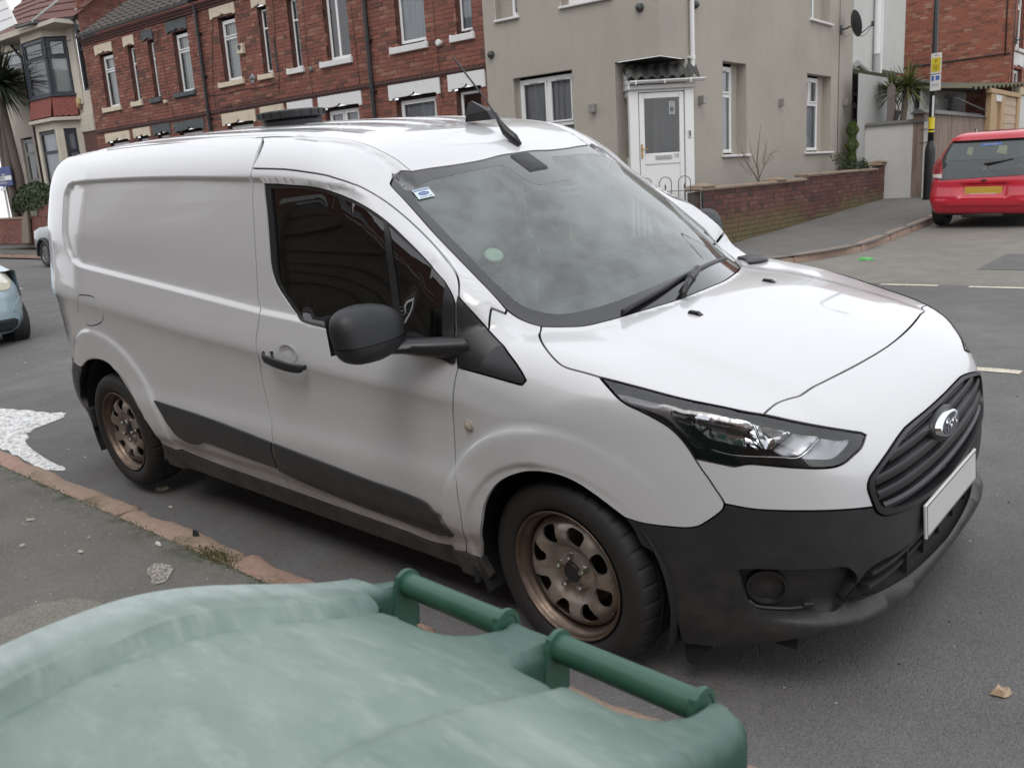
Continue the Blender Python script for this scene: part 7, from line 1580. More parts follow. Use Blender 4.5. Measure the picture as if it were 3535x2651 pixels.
B=MB(); B.bbox((.338,YF-.006,1.80),(.362,YF+.012,2.01),.004); B.tube([(.35,YF-.005,1.935),(.35,YF-.035,1.935),(.445,YF-.035,1.93)],.008,8); HPc.add(B,'door_handle',M_BRASS,parent=dr_)
fM=HPc.inv@Tr(.889,YF+.008,1.812)@Rx(math.radians(90))
textmesh('house_number','15',.085,.004,simple_cache('number_metal',(.30,.28,.24),.4,.6),dr_,fM)
bl_=fb('doorbell',1.075,1.122,2.07,2.19,YF-.022,YF,simple_cache('bell_white',(.6,.6,.6),.4),.006); HPc.box('bell_lens',(1.088,YF-.026,2.09),(1.109,YF-.022,2.165),simple_cache('bell_dark',(.02,.02,.02),.3),0,parent=bl_)
nt=HPc.box('door_notice',(.79,YF+.026,2.43),(.88,YF+.030,2.62),simple_cache('notice_white',(.48,.50,.49),.6),0)
B=MB()
for z in (2.605,2.592,2.575,2.555,2.540): B.box((.80,YF+.0245,z-.003),(.87,YF+.0255,z+.003))
B.box((.805,YF+.0245,2.465),(.865,YF+.0255,2.53)); B.box((.80,YF+.0245,2.442),(.87,YF+.0255,2.452)); HPc.add(B,'notice_print',simple_cache('print_grey',(.12,.13,.13),.6),parent=nt)
# side light and boards, back to the house wall
B=MB()
for (z0,z1) in ((.6,1.82),(2.72,2.80)): B.bbox((.17,YF+.07,z0),(.21,.38,z1),.004)
B.bbox((.17,YF+.07,1.82),(.21,YF+.11,2.72),.004); B.bbox((.17,.34,1.82),(.21,.38,2.72),.004); sp_=HPc.add(B,'side_panel',M_UPVC)
B=MB(); B.add([(.19,YF+.1,1.8),(.19,.35,1.8),(.19,.35,2.74),(.19,YF+.1,2.74)],[(0,1,2,3)]); HPc.add(B,'pane',M_PANE,parent=sp_)
HPc.box('inner_wall',(.17,.40,.5),(1.2,.44,2.9),M_ROOM)
B=MB(); B.prism([(YF-.07,2.81),(.36,2.81),(.36,3.16),(.30,3.16),(YF-.07,2.91)],.02,Matrix(((0,0,1,.15),(1,0,0,0),(0,1,0,0),(0,0,0,1)))); gb_=HPc.add(B,'gable_board',M_UPVC)
for z in (2.885,2.965,3.045):
    B=MB(); B.box((.146,YF-.04,z),(.150,.35,z+.006)); HPc.add(B,'board_joint',simple_cache('joint_grey',(.25,.25,.25)),parent=gb_)
fb('fascia',.16,1.20,2.803,2.870,YF-.055,YF-.03,simple_cache('fascia_greywhite',(.52,.50,.48),.5)); fb('soffit',.16,1.20,2.800,2.806,YF-.03,YF+.0)
B=MB(); V=[];n=9
for u in (.155,1.32):
    for i in range(n): a=math.pi+math.pi*i/(n-1); V.append((u,YF-.10+.036*math.cos(a),2.915+.036*math.sin(a)))
B.add(V,[(i,i+1,n+i+1,n+i) for i in range(n-1)]); B.add(V,[(n+i,n+i+1,i+1,i) for i in range(n-1)]); B.add([V[i] for i in range(n)],[tuple(range(n))]); B.add([V[n+i] for i in range(n)],[tuple(range(n))[::-1]])
B.bbox((.155,YF-.142,2.910),(1.32,YF-.132,2.928),.003); gu=HPc.add(B,'gutter',M_UPVC)
for u in (.24,.68,1.08): HPc.box('gutter_bracket',(u,YF-.145,2.87),(u+.02,YF-.06,2.935),M_UPVC,.003,gu)
t=NT('dark_pantile'); n=t.noise(14,5,.7); t.set(Base_Color=t.mix(n,(.040,.042,.040),(.095,.095,.085)),Roughness=.8); t.bump(t.noise(120,4,.7),.4,.004); M_TILE=t.m
nt_,rows=7,4; u_0,u_1=.13,1.24
for rr in range(rows):
    for c in range(nt_):
        B=MB(); w=(u_1-u_0)/nt_; x0=u_0+c*w+(rr*.01); V=[]; m=9
        yb,zb_=YF-.10+rr*.085,2.945+rr*.052
        for k_ in range(2):
            for i in range(m):
                u=i/(m-1); h=.026*math.sin(u*2*math.pi-.6)+.018
                V.append((x0+w*1.04*u,yb+k_*.11,zb_+k_*.068+h+.012*(1-k_)))
        for i in range(m): q=V[i]; V.append((q[0],q[1]+.003,q[2]-.014))
        B.add(V,[(i,i+1,m+i+1,m+i) for i in range(m-1)]+[(2*m+i,2*m+i+1,i+1,i) for i in range(m-1)]); HPc.add(B,'roof_tile',M_TILE,True)
# metal gate beside the garden wall
M_IRON=simple('painted_iron',(.10,.105,.10),.5,.3)
gt_=empty('garden_gate',(-4.88,8.62,.40),math.radians(47),'grey hooped metal garden gate in front of the white porch door','gate')
def gz_(z): return z-.40
B=MB(); B.tube([(-.03,0,gz_(1.30)),(-.98,0,gz_(1.30))],.006,6); B.tube([(-.03,0,.10),(-.98,0,.10)],.008,6); B.tube([(-.03,0,.02),(-.03,0,gz_(1.30))],.010,6); B.tube([(-.98,0,.02),(-.98,0,gz_(1.30))],.010,6); B.build('gate_frame',M_IRON,gt_,True)
for uc in (-.265,-.545,-.825):
    B=MB(); a_=.088; B.tube([(uc-a_,0,.1),(uc-a_,0,gz_(1.38))]+[(uc-a_*math.cos(q),0,gz_(1.415)+a_*math.sin(q)) for q in np.linspace(0,math.pi,12)]+[(uc+a_,0,gz_(1.38)),(uc+a_,0,.1)],.0065,6); B.build('gate_hoop',M_IRON,gt_,True)
    B=MB(); B.tube([(uc,0,.1),(uc,0,gz_(1.30))],.006,6); B.lathe([(.004,.0),(.014,.012),(.006,.028),(.016,.045),(.008,.06),(.0001,.10)],6,Tr(uc,0,gz_(1.32))); B.build('gate_spike',simple_cache('spike_dark',(.03,.05,.045),.4,.3),gt_)
B=MB(); B.tube([(.0,0,.02),(.0,0,gz_(1.28))],.014,6); B.lathe([(.0001,-.02),(.02,-.01),(.024,.01),(.0001,.02)],8,Tr(0,0,gz_(1.15))); B.build('gate_post',simple_cache('spike_dark',(.03,.05,.045)),gt_)
# ------------------------------- garden wall along the side street
AG=math.radians(92.5)
GW=House('garden_wall',(-5.0,10.24),AG,.45,'low dark brick garden wall with stone coping beside the side street pavement','wall',u0=1.5)
def wtop(u): return 1.325 if u<1.2 else (1.325 if u<2.42 else (1.405 if u<6.9 else 1.50))
GX=[]
def gtop(u): return (1.270 if u<2.42 else 1.345) if u<6.55 else 1.44
brickwork(GW,-1.62,7.15,.30,1.46,MB_WAL,M_MORTD,(),seed=21,zfun=gtop,nsing=300,course=.075,bl=.215,flem=.45,dark=lambda u,z:z>1.15 and u<2.5 or u<-.9)
B=MB(); B.box((-1.62,.012,.2),(7.15,.20,1.26)); GW.add(B,'wall_core',M_MORTD)
M_COPE=stonep('tan_coping_stone',(.27,.20,.145),(.17,.13,.10),.7)
r=random.Random(4); u=-1.66; 
while u<7.1:
    L_=r.uniform(.42,.62); zt=gtop(u+.2)
    if u<2.42<u+L_: L_=2.44-u
    if u<6.55<u+L_: L_=6.57-u
    B=MB(); B.bbox((u,-.035+r.uniform(-.006,.006),zt+.003),(u+L_-.008,.22,zt+.052+r.uniform(-.004,.006)),.014); GW.add(B,'coping_stone',M_COPE,True,autos=40); u+=L_
for uu,z in ((-1.40,1.325),(1.30,1.325),(6.85,1.50)):
    B=MB(); B.add([(uu-.2,-.05,z+.0),(uu+.2,-.05,z),(uu+.2,.24,z),(uu-.2,.24,z),(uu-.2,-.05,z+.02),(uu+.2,-.05,z+.02),(uu+.2,.24,z+.02),(uu-.2,.24,z+.02),(uu,.09,z+.065)],[(0,1,5,4),(1,2,6,5),(2,3,7,6),(3,0,4,7),(4,5,8),(5,6,8),(6,7,8),(7,4,8)]); GW.add(B,'pier_cap',M_COPE)
# shrubs behind the wall
M_TWIG=simple('bare_twig',(.20,.16,.13),.9); 
def branch(B,p,d,L,r_,n,seed,spread=.6,taper=.75,levels=3,droop=.0):
    R=random.Random(seed)
    def rec(p,d,L,r_,lv):
        pts=[p];q=p;dd=d.copy()
        for i in range(4):
            dd=(dd+Vector((R.uniform(-.25,.25),R.uniform(-.25,.25),R.uniform(-.1,.2)-droop))*.5).normalized(); q=q+dd*L/4; pts.append(q)
        B.tube(pts,[r_*(1-.15*i) for i in range(5)],5)
        if lv>0:
            for k_ in range(R.randint(2,n)):
                i=R.randint(1,4); nd=(dd+Vector((R.uniform(-1,1),R.uniform(-1,1),R.uniform(-.1,.6)))*spread).normalized(); rec(pts[i],nd,L*R.uniform(.5,.8),r_*.6,lv-1)
    rec(Vector(p),Vector(d),L,r_,levels)
ts=empty('bare_shrub',(-5.42,11.45,.6),0,'leafless twiggy shrub behind the garden wall, against the beige house','shrub')
B=MB(); 
B.tube([(0,0,0),(.0,.02,.55),(-.01,.05,.75),(-.02,.0,1.05),(.0,.02,1.35),(.0,.10,1.66)],[.018,.016,.014,.011,.008,.004],6)
B.tube([(0,.04,.78),(.0,.25,1.0),(0,.45,1.15),(0,.62,1.20),(0,.85,1.21)],[.012,.010,.008,.006,.003],5); B.tube([(0,.02,.72),(0,-.2,.90),(0,-.38,1.02),(0,-.55,1.18),(0,-.62,1.35)],[.011,.010,.008,.006,.003],5)
B.tube([(0,.2,.98),(0,.28,1.25),(0,.25,1.42)],[.007,.005,.003],5); B.tube([(0,.0,.9),(0,-.25,1.2),(0,-.3,1.4)],[.008,.006,.003],5)
for s_ in range(9): branch(B,(0,random.Random(s_).uniform(-.5,.3),random.Random(s_+50).uniform(.8,1.1)),Vector((0,random.Random(s_).uniform(-1,1),.5)),.22,.0045,3,s_,.9,levels=2)
B.build('twigs',M_TWIG,ts,True)
def leafmat(name,a,b,rough=.6):
    t=NT(name); g=t.node('ShaderNodeNewGeometry'); t.set(Base_Color=t.mix(g.outputs['Random Per Island'],a,b),Roughness=rough); t.b.inputs['Specular IOR Level'].default_value=.35; return t.m
M_TOP=leafmat('topiary_leaf',(.035,.065,.012),(.115,.155,.030)); M_BUSH=leafmat('bush_leaf',(.028,.045,.020),(.085,.115,.055)); M_HEDGE=leafmat('hedge_leaf',(.018,.035,.014),(.060,.090,.035))
def leaves(B,n,fn,size,seed,asp=.55):
    R=random.Random(seed)
    for _ in range(n):
        p,nd=fn(R); p=Vector(p); a=Vector((R.gauss(0,1),R.gauss(0,1),R.gauss(0,1)))+Vector(nd)*1.0; a.normalize(); b=a.cross(Vector((R.gauss(0,1),R.gauss(0,1),R.gauss(0,1)))); b.normalize(); s_=size*R.uniform(.6,1.4); c=a.cross(b)
        B.add([p-b*s_*.5,p+c*s_*asp*.5,p+b*s_*.5,p-c*s_*asp*.5],[(0,1,2,3)])
tp=empty('topiary_conifer',(-5.78,16.55,.75),0,'narrow spiral-clipped green topiary at the end of the garden wall','shrub')
B=MB()
def ftop(R):
    z=R.uniform(0,1); k_=math.sin(z*math.pi*5.5+.3); rr=(.105+.040*k_)*(1-.12*z)*(1 if z>.2 else .45+z*2.5); rr*=R.uniform(.75,1.03)**.5; a=R.uniform(0,2*math.pi); return (rr*math.cos(a),rr*math.sin(a),.78+z*.86),(math.cos(a),math.sin(a),.2)
leaves(B,3800,ftop,.030,3); B.build('foliage',M_TOP,tp)
B=MB(); B.tube([(0,0,0),(0,0,.8),(0,0,1.55)],[.022,.02,.01],7); B.build('trunk',M_TWIG,tp)
lb=empty('low_evergreen',(-5.75,16.6,.75),0,'low dark evergreen bush around the foot of the topiary','shrub')
B=MB()
def fbush(R):
    a=R.uniform(0,2*math.pi);e=R.uniform(0,1); rr=R.uniform(.6,1)**.5; return (.30*rr*math.cos(a)*math.cos(e),.45*rr*math.sin(a)*math.cos(e),.62+.26*rr*math.sin(e)*(1+.3*math.sin(a*5))),(0,0,1)
leaves(B,2200,fbush,.045,5,.4); B.build('foliage',M_BUSH,lb)
lp=empty('leggy_plant',(-5.65,15.55,.75),0,'small leggy plant behind the garden wall left of the topiary','plant')
B=MB(); R=random.Random(2)
for i in range(6): B.tube([(0,R.uniform(-.1,.1),.3),(0,R.uniform(-.2,.2),.7),(R.uniform(-.05,.05),R.uniform(-.25,.25),R.uniform(.85,.98))],.005,4)
B.build('stems',M_TWIG,lp); B=MB(); leaves(B,160,lambda R:((R.uniform(-.08,.08),R.uniform(-.25,.25),R.uniform(.78,1.0)),(0,0,1)),.06,8,.4); B.build('foliage',M_BUSH,lp)
# ------------------------------- white yard wall, pebbledashed wall, back buildings
YW=(CRN[0]+8.35*math.cos(AS),CRN[1]+8.35*math.sin(AS))
HY=House('yard_wall',YW,AF,.6,'white rendered yard wall with dark coping closing the gap beside the corner house','wall',u0=.75)
HY.box('wall',(-.05,0,.55),(1.60,.20,2.28),M_WREND); 
M_COPD=simple('dark_concrete_coping',(.10,.098,.095),.85,0,.25,14,.3,90)
for i,(a,b_) in enumerate(((-.06,.24),(.245,.66),(.665,1.09),(1.095,1.53))):
    B=MB(); B.add([(a,-.05,2.275),(b_,-.05,2.275),(b_,.25,2.275),(a,.25,2.275),(a,-.05,2.30),(b_,-.05,2.30),(b_,.25,2.30),(a,.25,2.30),(a,.10,2.355),(b_,.10,2.355)],[(0,1,5,4),(4,5,9,8),(9,6,7,8),(6,2,3,7),(1,2,6,9,5),(3,0,4,8,7)]); HY.add(B,'coping_tile',M_COPD)
cable(HY,[(1.48,-.03,2.12),(1.60,-.03,2.13)],.008,'wall_wire'); cable(HY,[(1.45,-.03,1.85),(1.60,-.03,1.86)],.008,'wall_wire')
S2=(YW[0]+1.52*math.cos(AF),YW[1]+1.52*math.sin(AF))
HB=House('pebbledash_wall',S2,AS,.6,'brown pebbledashed boundary wall with dark ridged coping behind the lamp post','wall',u0=3)
t=NT('pebbledash'); n=t.noise(150,3,.8); st=t.noise(8,5,.7,stretch=(1,1,.12)); c=t.mix(t.mr(n,.3,.7),(.20,.145,.115),(.42,.33,.27)); c=t.mix(t.mr(st,.42,.62,0,.65),c,(.12,.085,.065)); t.set(Base_Color=c,Roughness=.95); t.bump(n,1,.02); M_PEB=t.m
HB.box('wall',(.0,0,.5),(6.3,.22,2.46),M_PEB)
B=MB(); B.add([(-.1,-.06,2.45),(6.6,-.06,2.45),(6.6,.28,2.45),(-.1,.28,2.45),(-.1,.11,2.56),(6.6,.11,2.56)],[(0,1,5,4),(2,3,4,5),(1,2,5),(3,0,4)]); HB.add(B,'coping',M_COPD)
# white rear wing behind the house (with two white pipes), lean-to part with a window
XW=(YW[0]-.9,YW[1]-2.0)
HR=House('rear_wing',XW,AS,.7,'tall white rendered rear wing with two white downpipes behind the corner house','house',u0=5)
wallplane(HR,-1.5,9.38,3.92,7.5,[],M_WREND); wallplane(HR,-1.5,6.98,.6,3.92,[(5.14,5.93,2.50,3.33)],M_WREND)
upvc(HR,5.17,5.88,2.53,3.30,.10,'transom',.46,cur='none',fw=.07,opening=(5.14,5.93,2.50,3.33),reveal=M_WREND)
q=[HR.world(-1.5,0,7.5),HR.world(9.38,0,7.5),HR.world(9.38,5,7.5),HR.world(-1.5,5,7.5),HR.world(9.38,0,3.92),HR.world(9.38,5,3.92)]
B=MB(); addw(HR,B,q,[(0,1,2,3),(1,4,5,2)]); B.build('wall',M_WREND,HR.e)
M_GPIPE=simple('grey_soil_pipe',(.36,.36,.355),.5,0,.08)
B=MB(); B.tube([(6.58,-.10,4.2),(6.58,-.10,7.5)],.085,14); HR.add(B,'soil_pipe',M_WPIPE,True,autos=40)
B=MB(); B.tube([(6.58,-.10,2.2),(6.58,-.10,4.25)],.085,14); B.tube([(6.58,-.10,3.35),(6.58,-.10,3.62)],.105,14); HR.add(B,'soil_pipe',M_GPIPE,True,autos=40)
B=MB(); B.tube([(6.96,-.08,3.46),(6.96,-.08,7.5)],.050,12); HR.add(B,'downpipe',M_WPIPE,True,autos=40)
B=MB(); B.tube([(5.0,-.12,3.92),(6.2,-.12,3.70),(6.56,-.12,3.58)],.075,12); HR.add(B,'branch_pipe',M_GPIPE,True,autos=40)
# low outbuilding with mossy lean-to roof
S3=(S2[0]-1.2,S2[1])
HO=House('outbuilding',S3,AS,.8,'low white outbuilding with a mossy lean-to roof behind the yard wall','outbuilding',u0=5)
ow=[(4.66,5.27,2.72,3.14),(6.22,7.42,2.72,3.13)]
wallplane(HO,3.28,8.98,.8,3.36,ow,M_CREND if False else M_WREND)
wallplane(HO,-.6,3.275,.8,3.36,[],simple_cache('render_shade_tone',(.40,.395,.38),.9))  # greyer copy of the white render, with shade put into its colour
upvc(HO,4.72,5.12,2.74,3.10,.10,'plain',cur='net',fw=.06,opening=ow[0],reveal=M_WREND); upvc(HO,6.30,7.10,2.74,3.10,.10,'mull',cur='net',fw=.06,opening=ow[1],reveal=M_WREND,mull=6.72)
t=NT('mossy_felt_roof'); n=t.noise(2.5,5,.7); n2=t.noise(20,4,.7); t.set(Base_Color=t.mix(t.mr(t.math('MULTIPLY',n,n2),.15,.35),(.10,.085,.075),(.085,.095,.03)),Roughness=.95); t.bump(n2,.6,.01); M_FELT=t.m
B=MB(); q=[(1.5,-.10,3.42),(9.3,-.22,3.43),(9.3,1.3,3.72),(1.5,1.3,3.78)]; B.add(q+[(x,y,z-.09) for x,y,z in q],[(0,1,2,3),(4,0,3,7),(5,4,7,6)[:0] or (0,4,5,1),(1,5,6,2)]); HO.add(B,'roof',M_FELT)
B=MB(); B.bbox((3.0,-.30,3.30),(9.45,-.20,3.385),.01); HO.add(B,'gutter',simple_cache('old_dark_gutter',(.07,.075,.08),.6))
R=random.Random(7); B=MB()
for _ in range(420):
    u=R.uniform(3.3,8.9); w_=R.uniform(.01,.05); z=R.uniform(3.13,3.2); B.box((u,-.004,z),(u+w_,.001,z+R.uniform(.006,.02)))
HO.add(B,'flaking_plaster',simple_cache('flaked_plaster',(.42,.34,.28),.9))['kind']='stuff'
# covered yard: corrugated roof, timber gate
HT=House('covered_yard',S2,AS,.8,'covered side yard with a mossy corrugated roof, timber gate and white end wall','lean-to',u0=8)
B=MB(); N_=120; V=[]
for i in range(N_+1):
    u=3.55+(11.6-3.55)*i/N_; h=.045*math.sin(i/N_*2*math.pi*15)
    V+=[(u,-.12,3.08+.055*(u-3.55)+h),(u,1.7,3.28+.062*(u-3.55)+h)]
B.add(V,[(2*i,2*i+2,2*i+3,2*i+1) for i in range(N_)]); HT.add(B,'corrugated_roof',M_FELT,True)
HT.box('back_wall',(3.6,1.0,.8),(5.8,1.05,3.2),simple_cache('render_shade_tone',(.40,.395,.38),.9)); wb_=HT.box('white_end_wall',(9.75,-.06,.8),(12,.10,3.14),M_WREND)
HT.box('end_beam',(9.6,-.10,3.16),(12,.06,3.36),simple_cache('yellow_render',(.44,.38,.26),.9))
for i,(a,b_,z0,z1,m_) in enumerate(((4.15,4.75,2.82,3.0,(.48,.46,.42)),(4.05,4.7,2.60,2.74,(.33,.33,.33)))): HT.box('meter_box',(a,.90,z0),(b_,1.0,z1),simple_cache('meter_box%d'%i,m_),.01)
t=NT('new_timber'); n=t.noise(9,5,.7,stretch=(1,1,.1)); t.set(Base_Color=t.mix(n,(.34,.22,.12),(.46,.32,.19)),Roughness=.8); M_TIM=t.m
HT.box('gate_post',(5.66,-.14,.8),(6.25,.0,3.06),M_TIM,.01); HT.box('gate_post',(6.95,-.14,.8),(7.38,.0,3.04),M_TIM,.01); HT.box('gate_head',(5.5,-.16,3.045),(9.5,-.02,3.16),M_TIM,.01); HT.box('gate_board',(6.26,-.06,.8),(6.94,-.02,3.03),M_TIM)
HT.box('gate_post',(9.15,-.14,.8),(9.5,.0,3.04),M_TIM,.01)
for k_ in range(16): HT.box('fence_slat',(7.40,-.10+.012*(k_%2),1.15+k_*.118),(9.13,-.075+.012*(k_%2),1.15+k_*.118+.122),simple_cache('pale_lap_board',(.43,.33,.24),.85),.006)
HT.box('gate_sign',(6.15,-.155,2.86),(6.85,-.142,3.02),simple_cache('sign_white',(.55,.55,.54)),.004)
B=MB(); B.tube([(2.43,-.02,2.84),(5.63,-.02,2.62)],.016,6); HT.add(B,'leaning_pole',simple_cache('pole_dark',(.05,.045,.045)))
# brick gable house further up the side street
HG=House('gable_house',(-6.0,27.0),AF,1.2,'orange red brick gable end of the next house up the side street','house',u0=-1)
brickwork(HG,-6.5,.74,1.2,8.6,MB_GAB,M_MORT,(),seed=9,flem=.1,visible=lambda u,z:-2.3<u<.75 and 3.7<z<6.4,nsing=300)
FG=Face(HG,HG.world(.75,0,0)[:2],AS)
go=(.62,1.7,4.55,6.2); gl=(.55,1.8,3.2,3.98)
class _P: pass
brickwork(FG,.0,6.0,1.2,8.6,MB_GAB,M_MORT,[go,gl,(.45,1.9,4.02,4.40)],seed=12,nsing=0)
upvc(FG,.66,1.66,4.60,6.18,.10,'transom',.3,cur='net',fw=.09,opening=go,reveal=MB_GAB); upvc(FG,.6,1.75,3.2,3.95,.10,'mull',cur='net',fw=.09,opening=gl,reveal=MB_GAB)
lintel(FG,.45,1.9,4.03,4.40,M_LWHITE); sill(FG,.5,1.8,4.44,4.54,M_SILLW)
cable(HG,[(-6,-.02,4.29),(-2.2,-.02,4.29),(.72,-.02,4.35)],.022); cable(HG,[(.60,-.02,4.30),(.55,-.02,8.0)],.02); cable(FG,[(.15,-.02,6),(.14,-.02,3)],.012)
wallplane(HG,-6.5,-6.45,1.2,8.6,[],MB_GAB)
q=[HG.world(-6.5,0,8.6),HG.world(.75,0,8.6),FG.world(6,0,8.6),FG.world(6,7,8.6)]; B=MB(); addw(HG,B,q,[(0,1,2,3)]); B.build('roof',simple_cache('brown_roof_tile',(.070,.060,.054),.85),HG.e)
def dish(P,ang,label,sc=1.0,up=0.0):
    d=empty('satellite_dish',P,ang,label,'satellite dish'); m=simple_cache('dish_dark_grey',(.045,.050,.052),.55)
    # wall at y=0, dish looks along -y then swung
    B=MB(); B.bbox((-.05,-.02,-.09),(.05,0,.09),.006); B.tube([(0,-.02,0),(0,-.14*sc,.02),(0,-.20*sc,.05)],.017,8); B.build('wall_bracket',m,d,True,autos=40)
    M_=Tr(.03,-.24*sc,.08)@Vector((.70,-.68,.22)).to_track_quat('Z','Y').to_matrix().to_4x4(); B=MB(); n,k_=24,6; V=[]
    for j in range(k_+1):
        r_=j/k_; V+=[tuple(M_@Vector((.22*sc*r_*math.cos(2*math.pi*i/n),.27*sc*r_*math.sin(2*math.pi*i/n),.07*sc*r_*r_))) for i in range(n)]
    B.add(V,[(j*n+i,j*n+(i+1)%n,(j+1)*n+(i+1)%n,(j+1)*n+i) for j in range(k_) for i in range(n)]); B.build('reflector',m,d,True)
    a=M_@Vector((0,-.25*sc,.06)); b_=M_@Vector((0,-.10*sc,.42*sc)); B=MB(); B.tube([a,b_],.012,6); B.bbox((-.03,-.03,-.05),(.03,.03,.05),.01,Tr(*b_)); B.build('feed_arm',m,d,True,autos=40)
    B=MB(); c=[a+(b_-a)*t_+Vector((0,0,-.09*math.sin(math.pi*t_))) for t_ in np.linspace(0,1,8)]; B.tube(c,.006,5); B.tube([(0,-.02,-.05),(.0,-.10,-.16),(0,-.2,-.10)],.005,5); B.build('dish_cable',M_CAB,d,True)
p_=HS.world(7.62,0,4.24); dish(p_,AS,'dark grey satellite dish on the side of the beige rendered corner house')
p_=FG.world(.5,0,4.72); dish(p_,AS,'dark satellite dish on the far orange brick house at the right edge',1.6)
# cordyline palms in the yard
def cordyline(name,P,heads,label,trunks,leafL=.62,n=150,seed=1,mat=None,dead=.25,lean=.0):
    rt=empty(name,P,0,label,'palm'); R=random.Random(seed); mats=mat
    B=MB()
    for pts,r_ in trunks: B.tube(pts,r_,8)
    B.build('trunk',simple_cache('palm_trunk',(.13,.105,.085),.95),rt,True)
    for (hx,hy,hz,sc) in heads:
        B=MB(); D=MB()
        for _ in range(n):
            a=R.uniform(0,2*math.pi); e=R.gauss(.35,.55); e=max(-1.35,min(1.45,e)); L_=leafL*sc*R.uniform(.75,1.1); w_=.017*sc*R.uniform(.8,1.25)
            isdead=e<-.7 and R.random()<.8; d=Vector((math.cos(a)*math.cos(e),math.sin(a)*math.cos(e),math.sin(e))); s_=d.cross(Vector((0,0,1))); s_.normalize(); p=Vector((hx,hy,hz))+d*.03; V=[]
            k_=6
            for i in range(k_+1):
                t_=i/k_; q=p+d*L_*t_+Vector((0,0,-.22*L_*t_*t_*(1.3 if e<.9 else .35))); ww=w_*(1-t_**2.2)*(.5+min(1,t_*4)*.5); V+=[q-s_*ww,q+Vector((0,0,-ww*.45)),q+s_*ww]
            (D if isdead else B).add(V,[(3*i,3*i+1,3*i+4,3*i+3) for i in range(k_)]+[(3*i+1,3*i+2,3*i+5,3*i+4) for i in range(k_)])
        B.build('leaf_head',mats,rt,True)
        if D.v: D.build('dead_leaves',simple_cache('dead_palm_leaf',(.16,.125,.085),.9),rt,True)
    return rt
M_PAL=leafmat('cordyline_leaf',(.045,.075,.018),(.20,.21,.055),.5); M_PALD=leafmat('dark_palm_leaf',(.022,.038,.022),(.085,.105,.060),.5)
cordyline('cordyline_palm',(-5.30,18.0,.75),[(.14,0,2.32,1.05),(-.22,.1,2.24,1.0)],'pair of green cordyline palm heads behind the white yard wall',[([(0,0,0),(.03,0,1.2),(.13,0,2.3)],[.09,.08,.06]),([(0,0,.4),(-.1,.05,1.3),(-.21,.1,2.2)],[.08,.06,.05])],.60,150,3,M_PAL)
pw=empty('fence_post',(-5.36,17.6,.7),0,'weathered grey wooden post with a pointed top in front of the yard palms','post')
B=MB(); B.add([(-.075,-.03,0),(.075,-.03,0),(.075,.03,0),(-.075,.03,0),(-.075,-.03,2.35),(.075,-.03,2.35),(.075,.03,2.35),(-.075,.03,2.35),(0,-.03,2.47),(0,.03,2.47)],[(0,1,5,8,4),(2,3,7,9,6),(1,2,6,5),(3,0,4,7),(4,8,9,7),(8,5,6,9)]); B.build('post_board',simple_cache('weathered_wood',(.19,.16,.145),.95),pw)
B=MB(); B.tube([(.10,-.02,1.62),(.16,-.02,1.86),(.26,-.02,1.84)],[.05,.06,.02],6); B.build('dark_bracket',simple_cache('pole_dark',(.05,.045,.045)),pw)

# ------------------------------- lamp post with signs
M_LP=simple('black_lamp_post',(.014,.015,.017),.38,0,.15,10)
LP=empty('lamp_post',(-4.21,16.6,gz(16.6)+.10),0,'black lamp post with parking signs and a yellow band beside the red car','lamp post')
zb=gz(16.6)+.10
B=MB(); B.lathe([(.0001,0),(.105,0),(.105,.95),(.098,1.02),(.075,1.10),(.062,1.16)],16); B.build('post_base',M_LP,LP,True,autos=30)
B=MB(); B.tube([(0,0,1.1),(.0,0,2.5),(0,0,7.2)],[.058,.050,.040],14); B.build('post_shaft',M_LP,LP,True)
B=MB(); B.tube([(0,0,7.2),(.15,0,7.5),(.7,0,7.65)],[.04,.035,.03],8); B.bbox((.6,-.13,7.58),(1.25,.13,7.70),.04); B.build('lantern',M_LP,LP,True,autos=40)
sgm=simple_cache('sign_plate_white',(.66,.67,.66),.4); sye=simple_cache('sign_yellow',(.62,.50,.03),.4); sbl=simple_cache('sign_blue',(.05,.13,.42),.4); sbk=simple_cache('sign_black',(.02,.02,.02),.5)
Ms=Tr(.028,-.06,0)@Rz(math.radians(-14))
def lb_(name,a,b,m,par=LP): 
    B=MB(); B.bbox(a,b,.004,Ms); return B.build(name,m,par)
s1=lb_('parking_sign',(-.06,-.028,3.15-zb),(.16,-.020,3.52-zb+.02),sgm); B=MB(); B.bbox((-.045,-.0315,3.19-zb),(.145,-.029,3.45-zb),.0005,Ms); s1y=B.build('sign_panel',sye,s1)
textmesh('sign_lettering','P',.10,.0006,sbk,s1,Ms@Tr(.05,-.033,3.38-zb)@Rx(math.radians(90))); textmesh('sign_lettering','Permit\nholders\nonly',.040,.0006,sbk,s1,Ms@Tr(.05,-.033,3.265-zb)@Rx(math.radians(90)))
textmesh('sign_lettering','ZONE',.030,.0006,sbk,s1,Ms@Tr(.05,-.0295,3.495-zb)@Rx(math.radians(90)))
s2=lb_('parking_sign',(-.06,-.028,2.83-zb),(.16,-.020,3.135-zb),sgm); B=MB(); B.bbox((-.035,-.0315,3.02-zb),(.02,-.029,3.115-zb),.0005,Ms); B.bbox((.055,-.0315,3.03-zb),(.13,-.029,3.11-zb),.0005,Ms); B.build('sign_panel',sbl,s2)
textmesh('sign_lettering','Mon - Sat\n8 am - 6 pm',.028,.0006,sbk,s2,Ms@Tr(.05,-.0295,2.94-zb)@Rx(math.radians(90)))
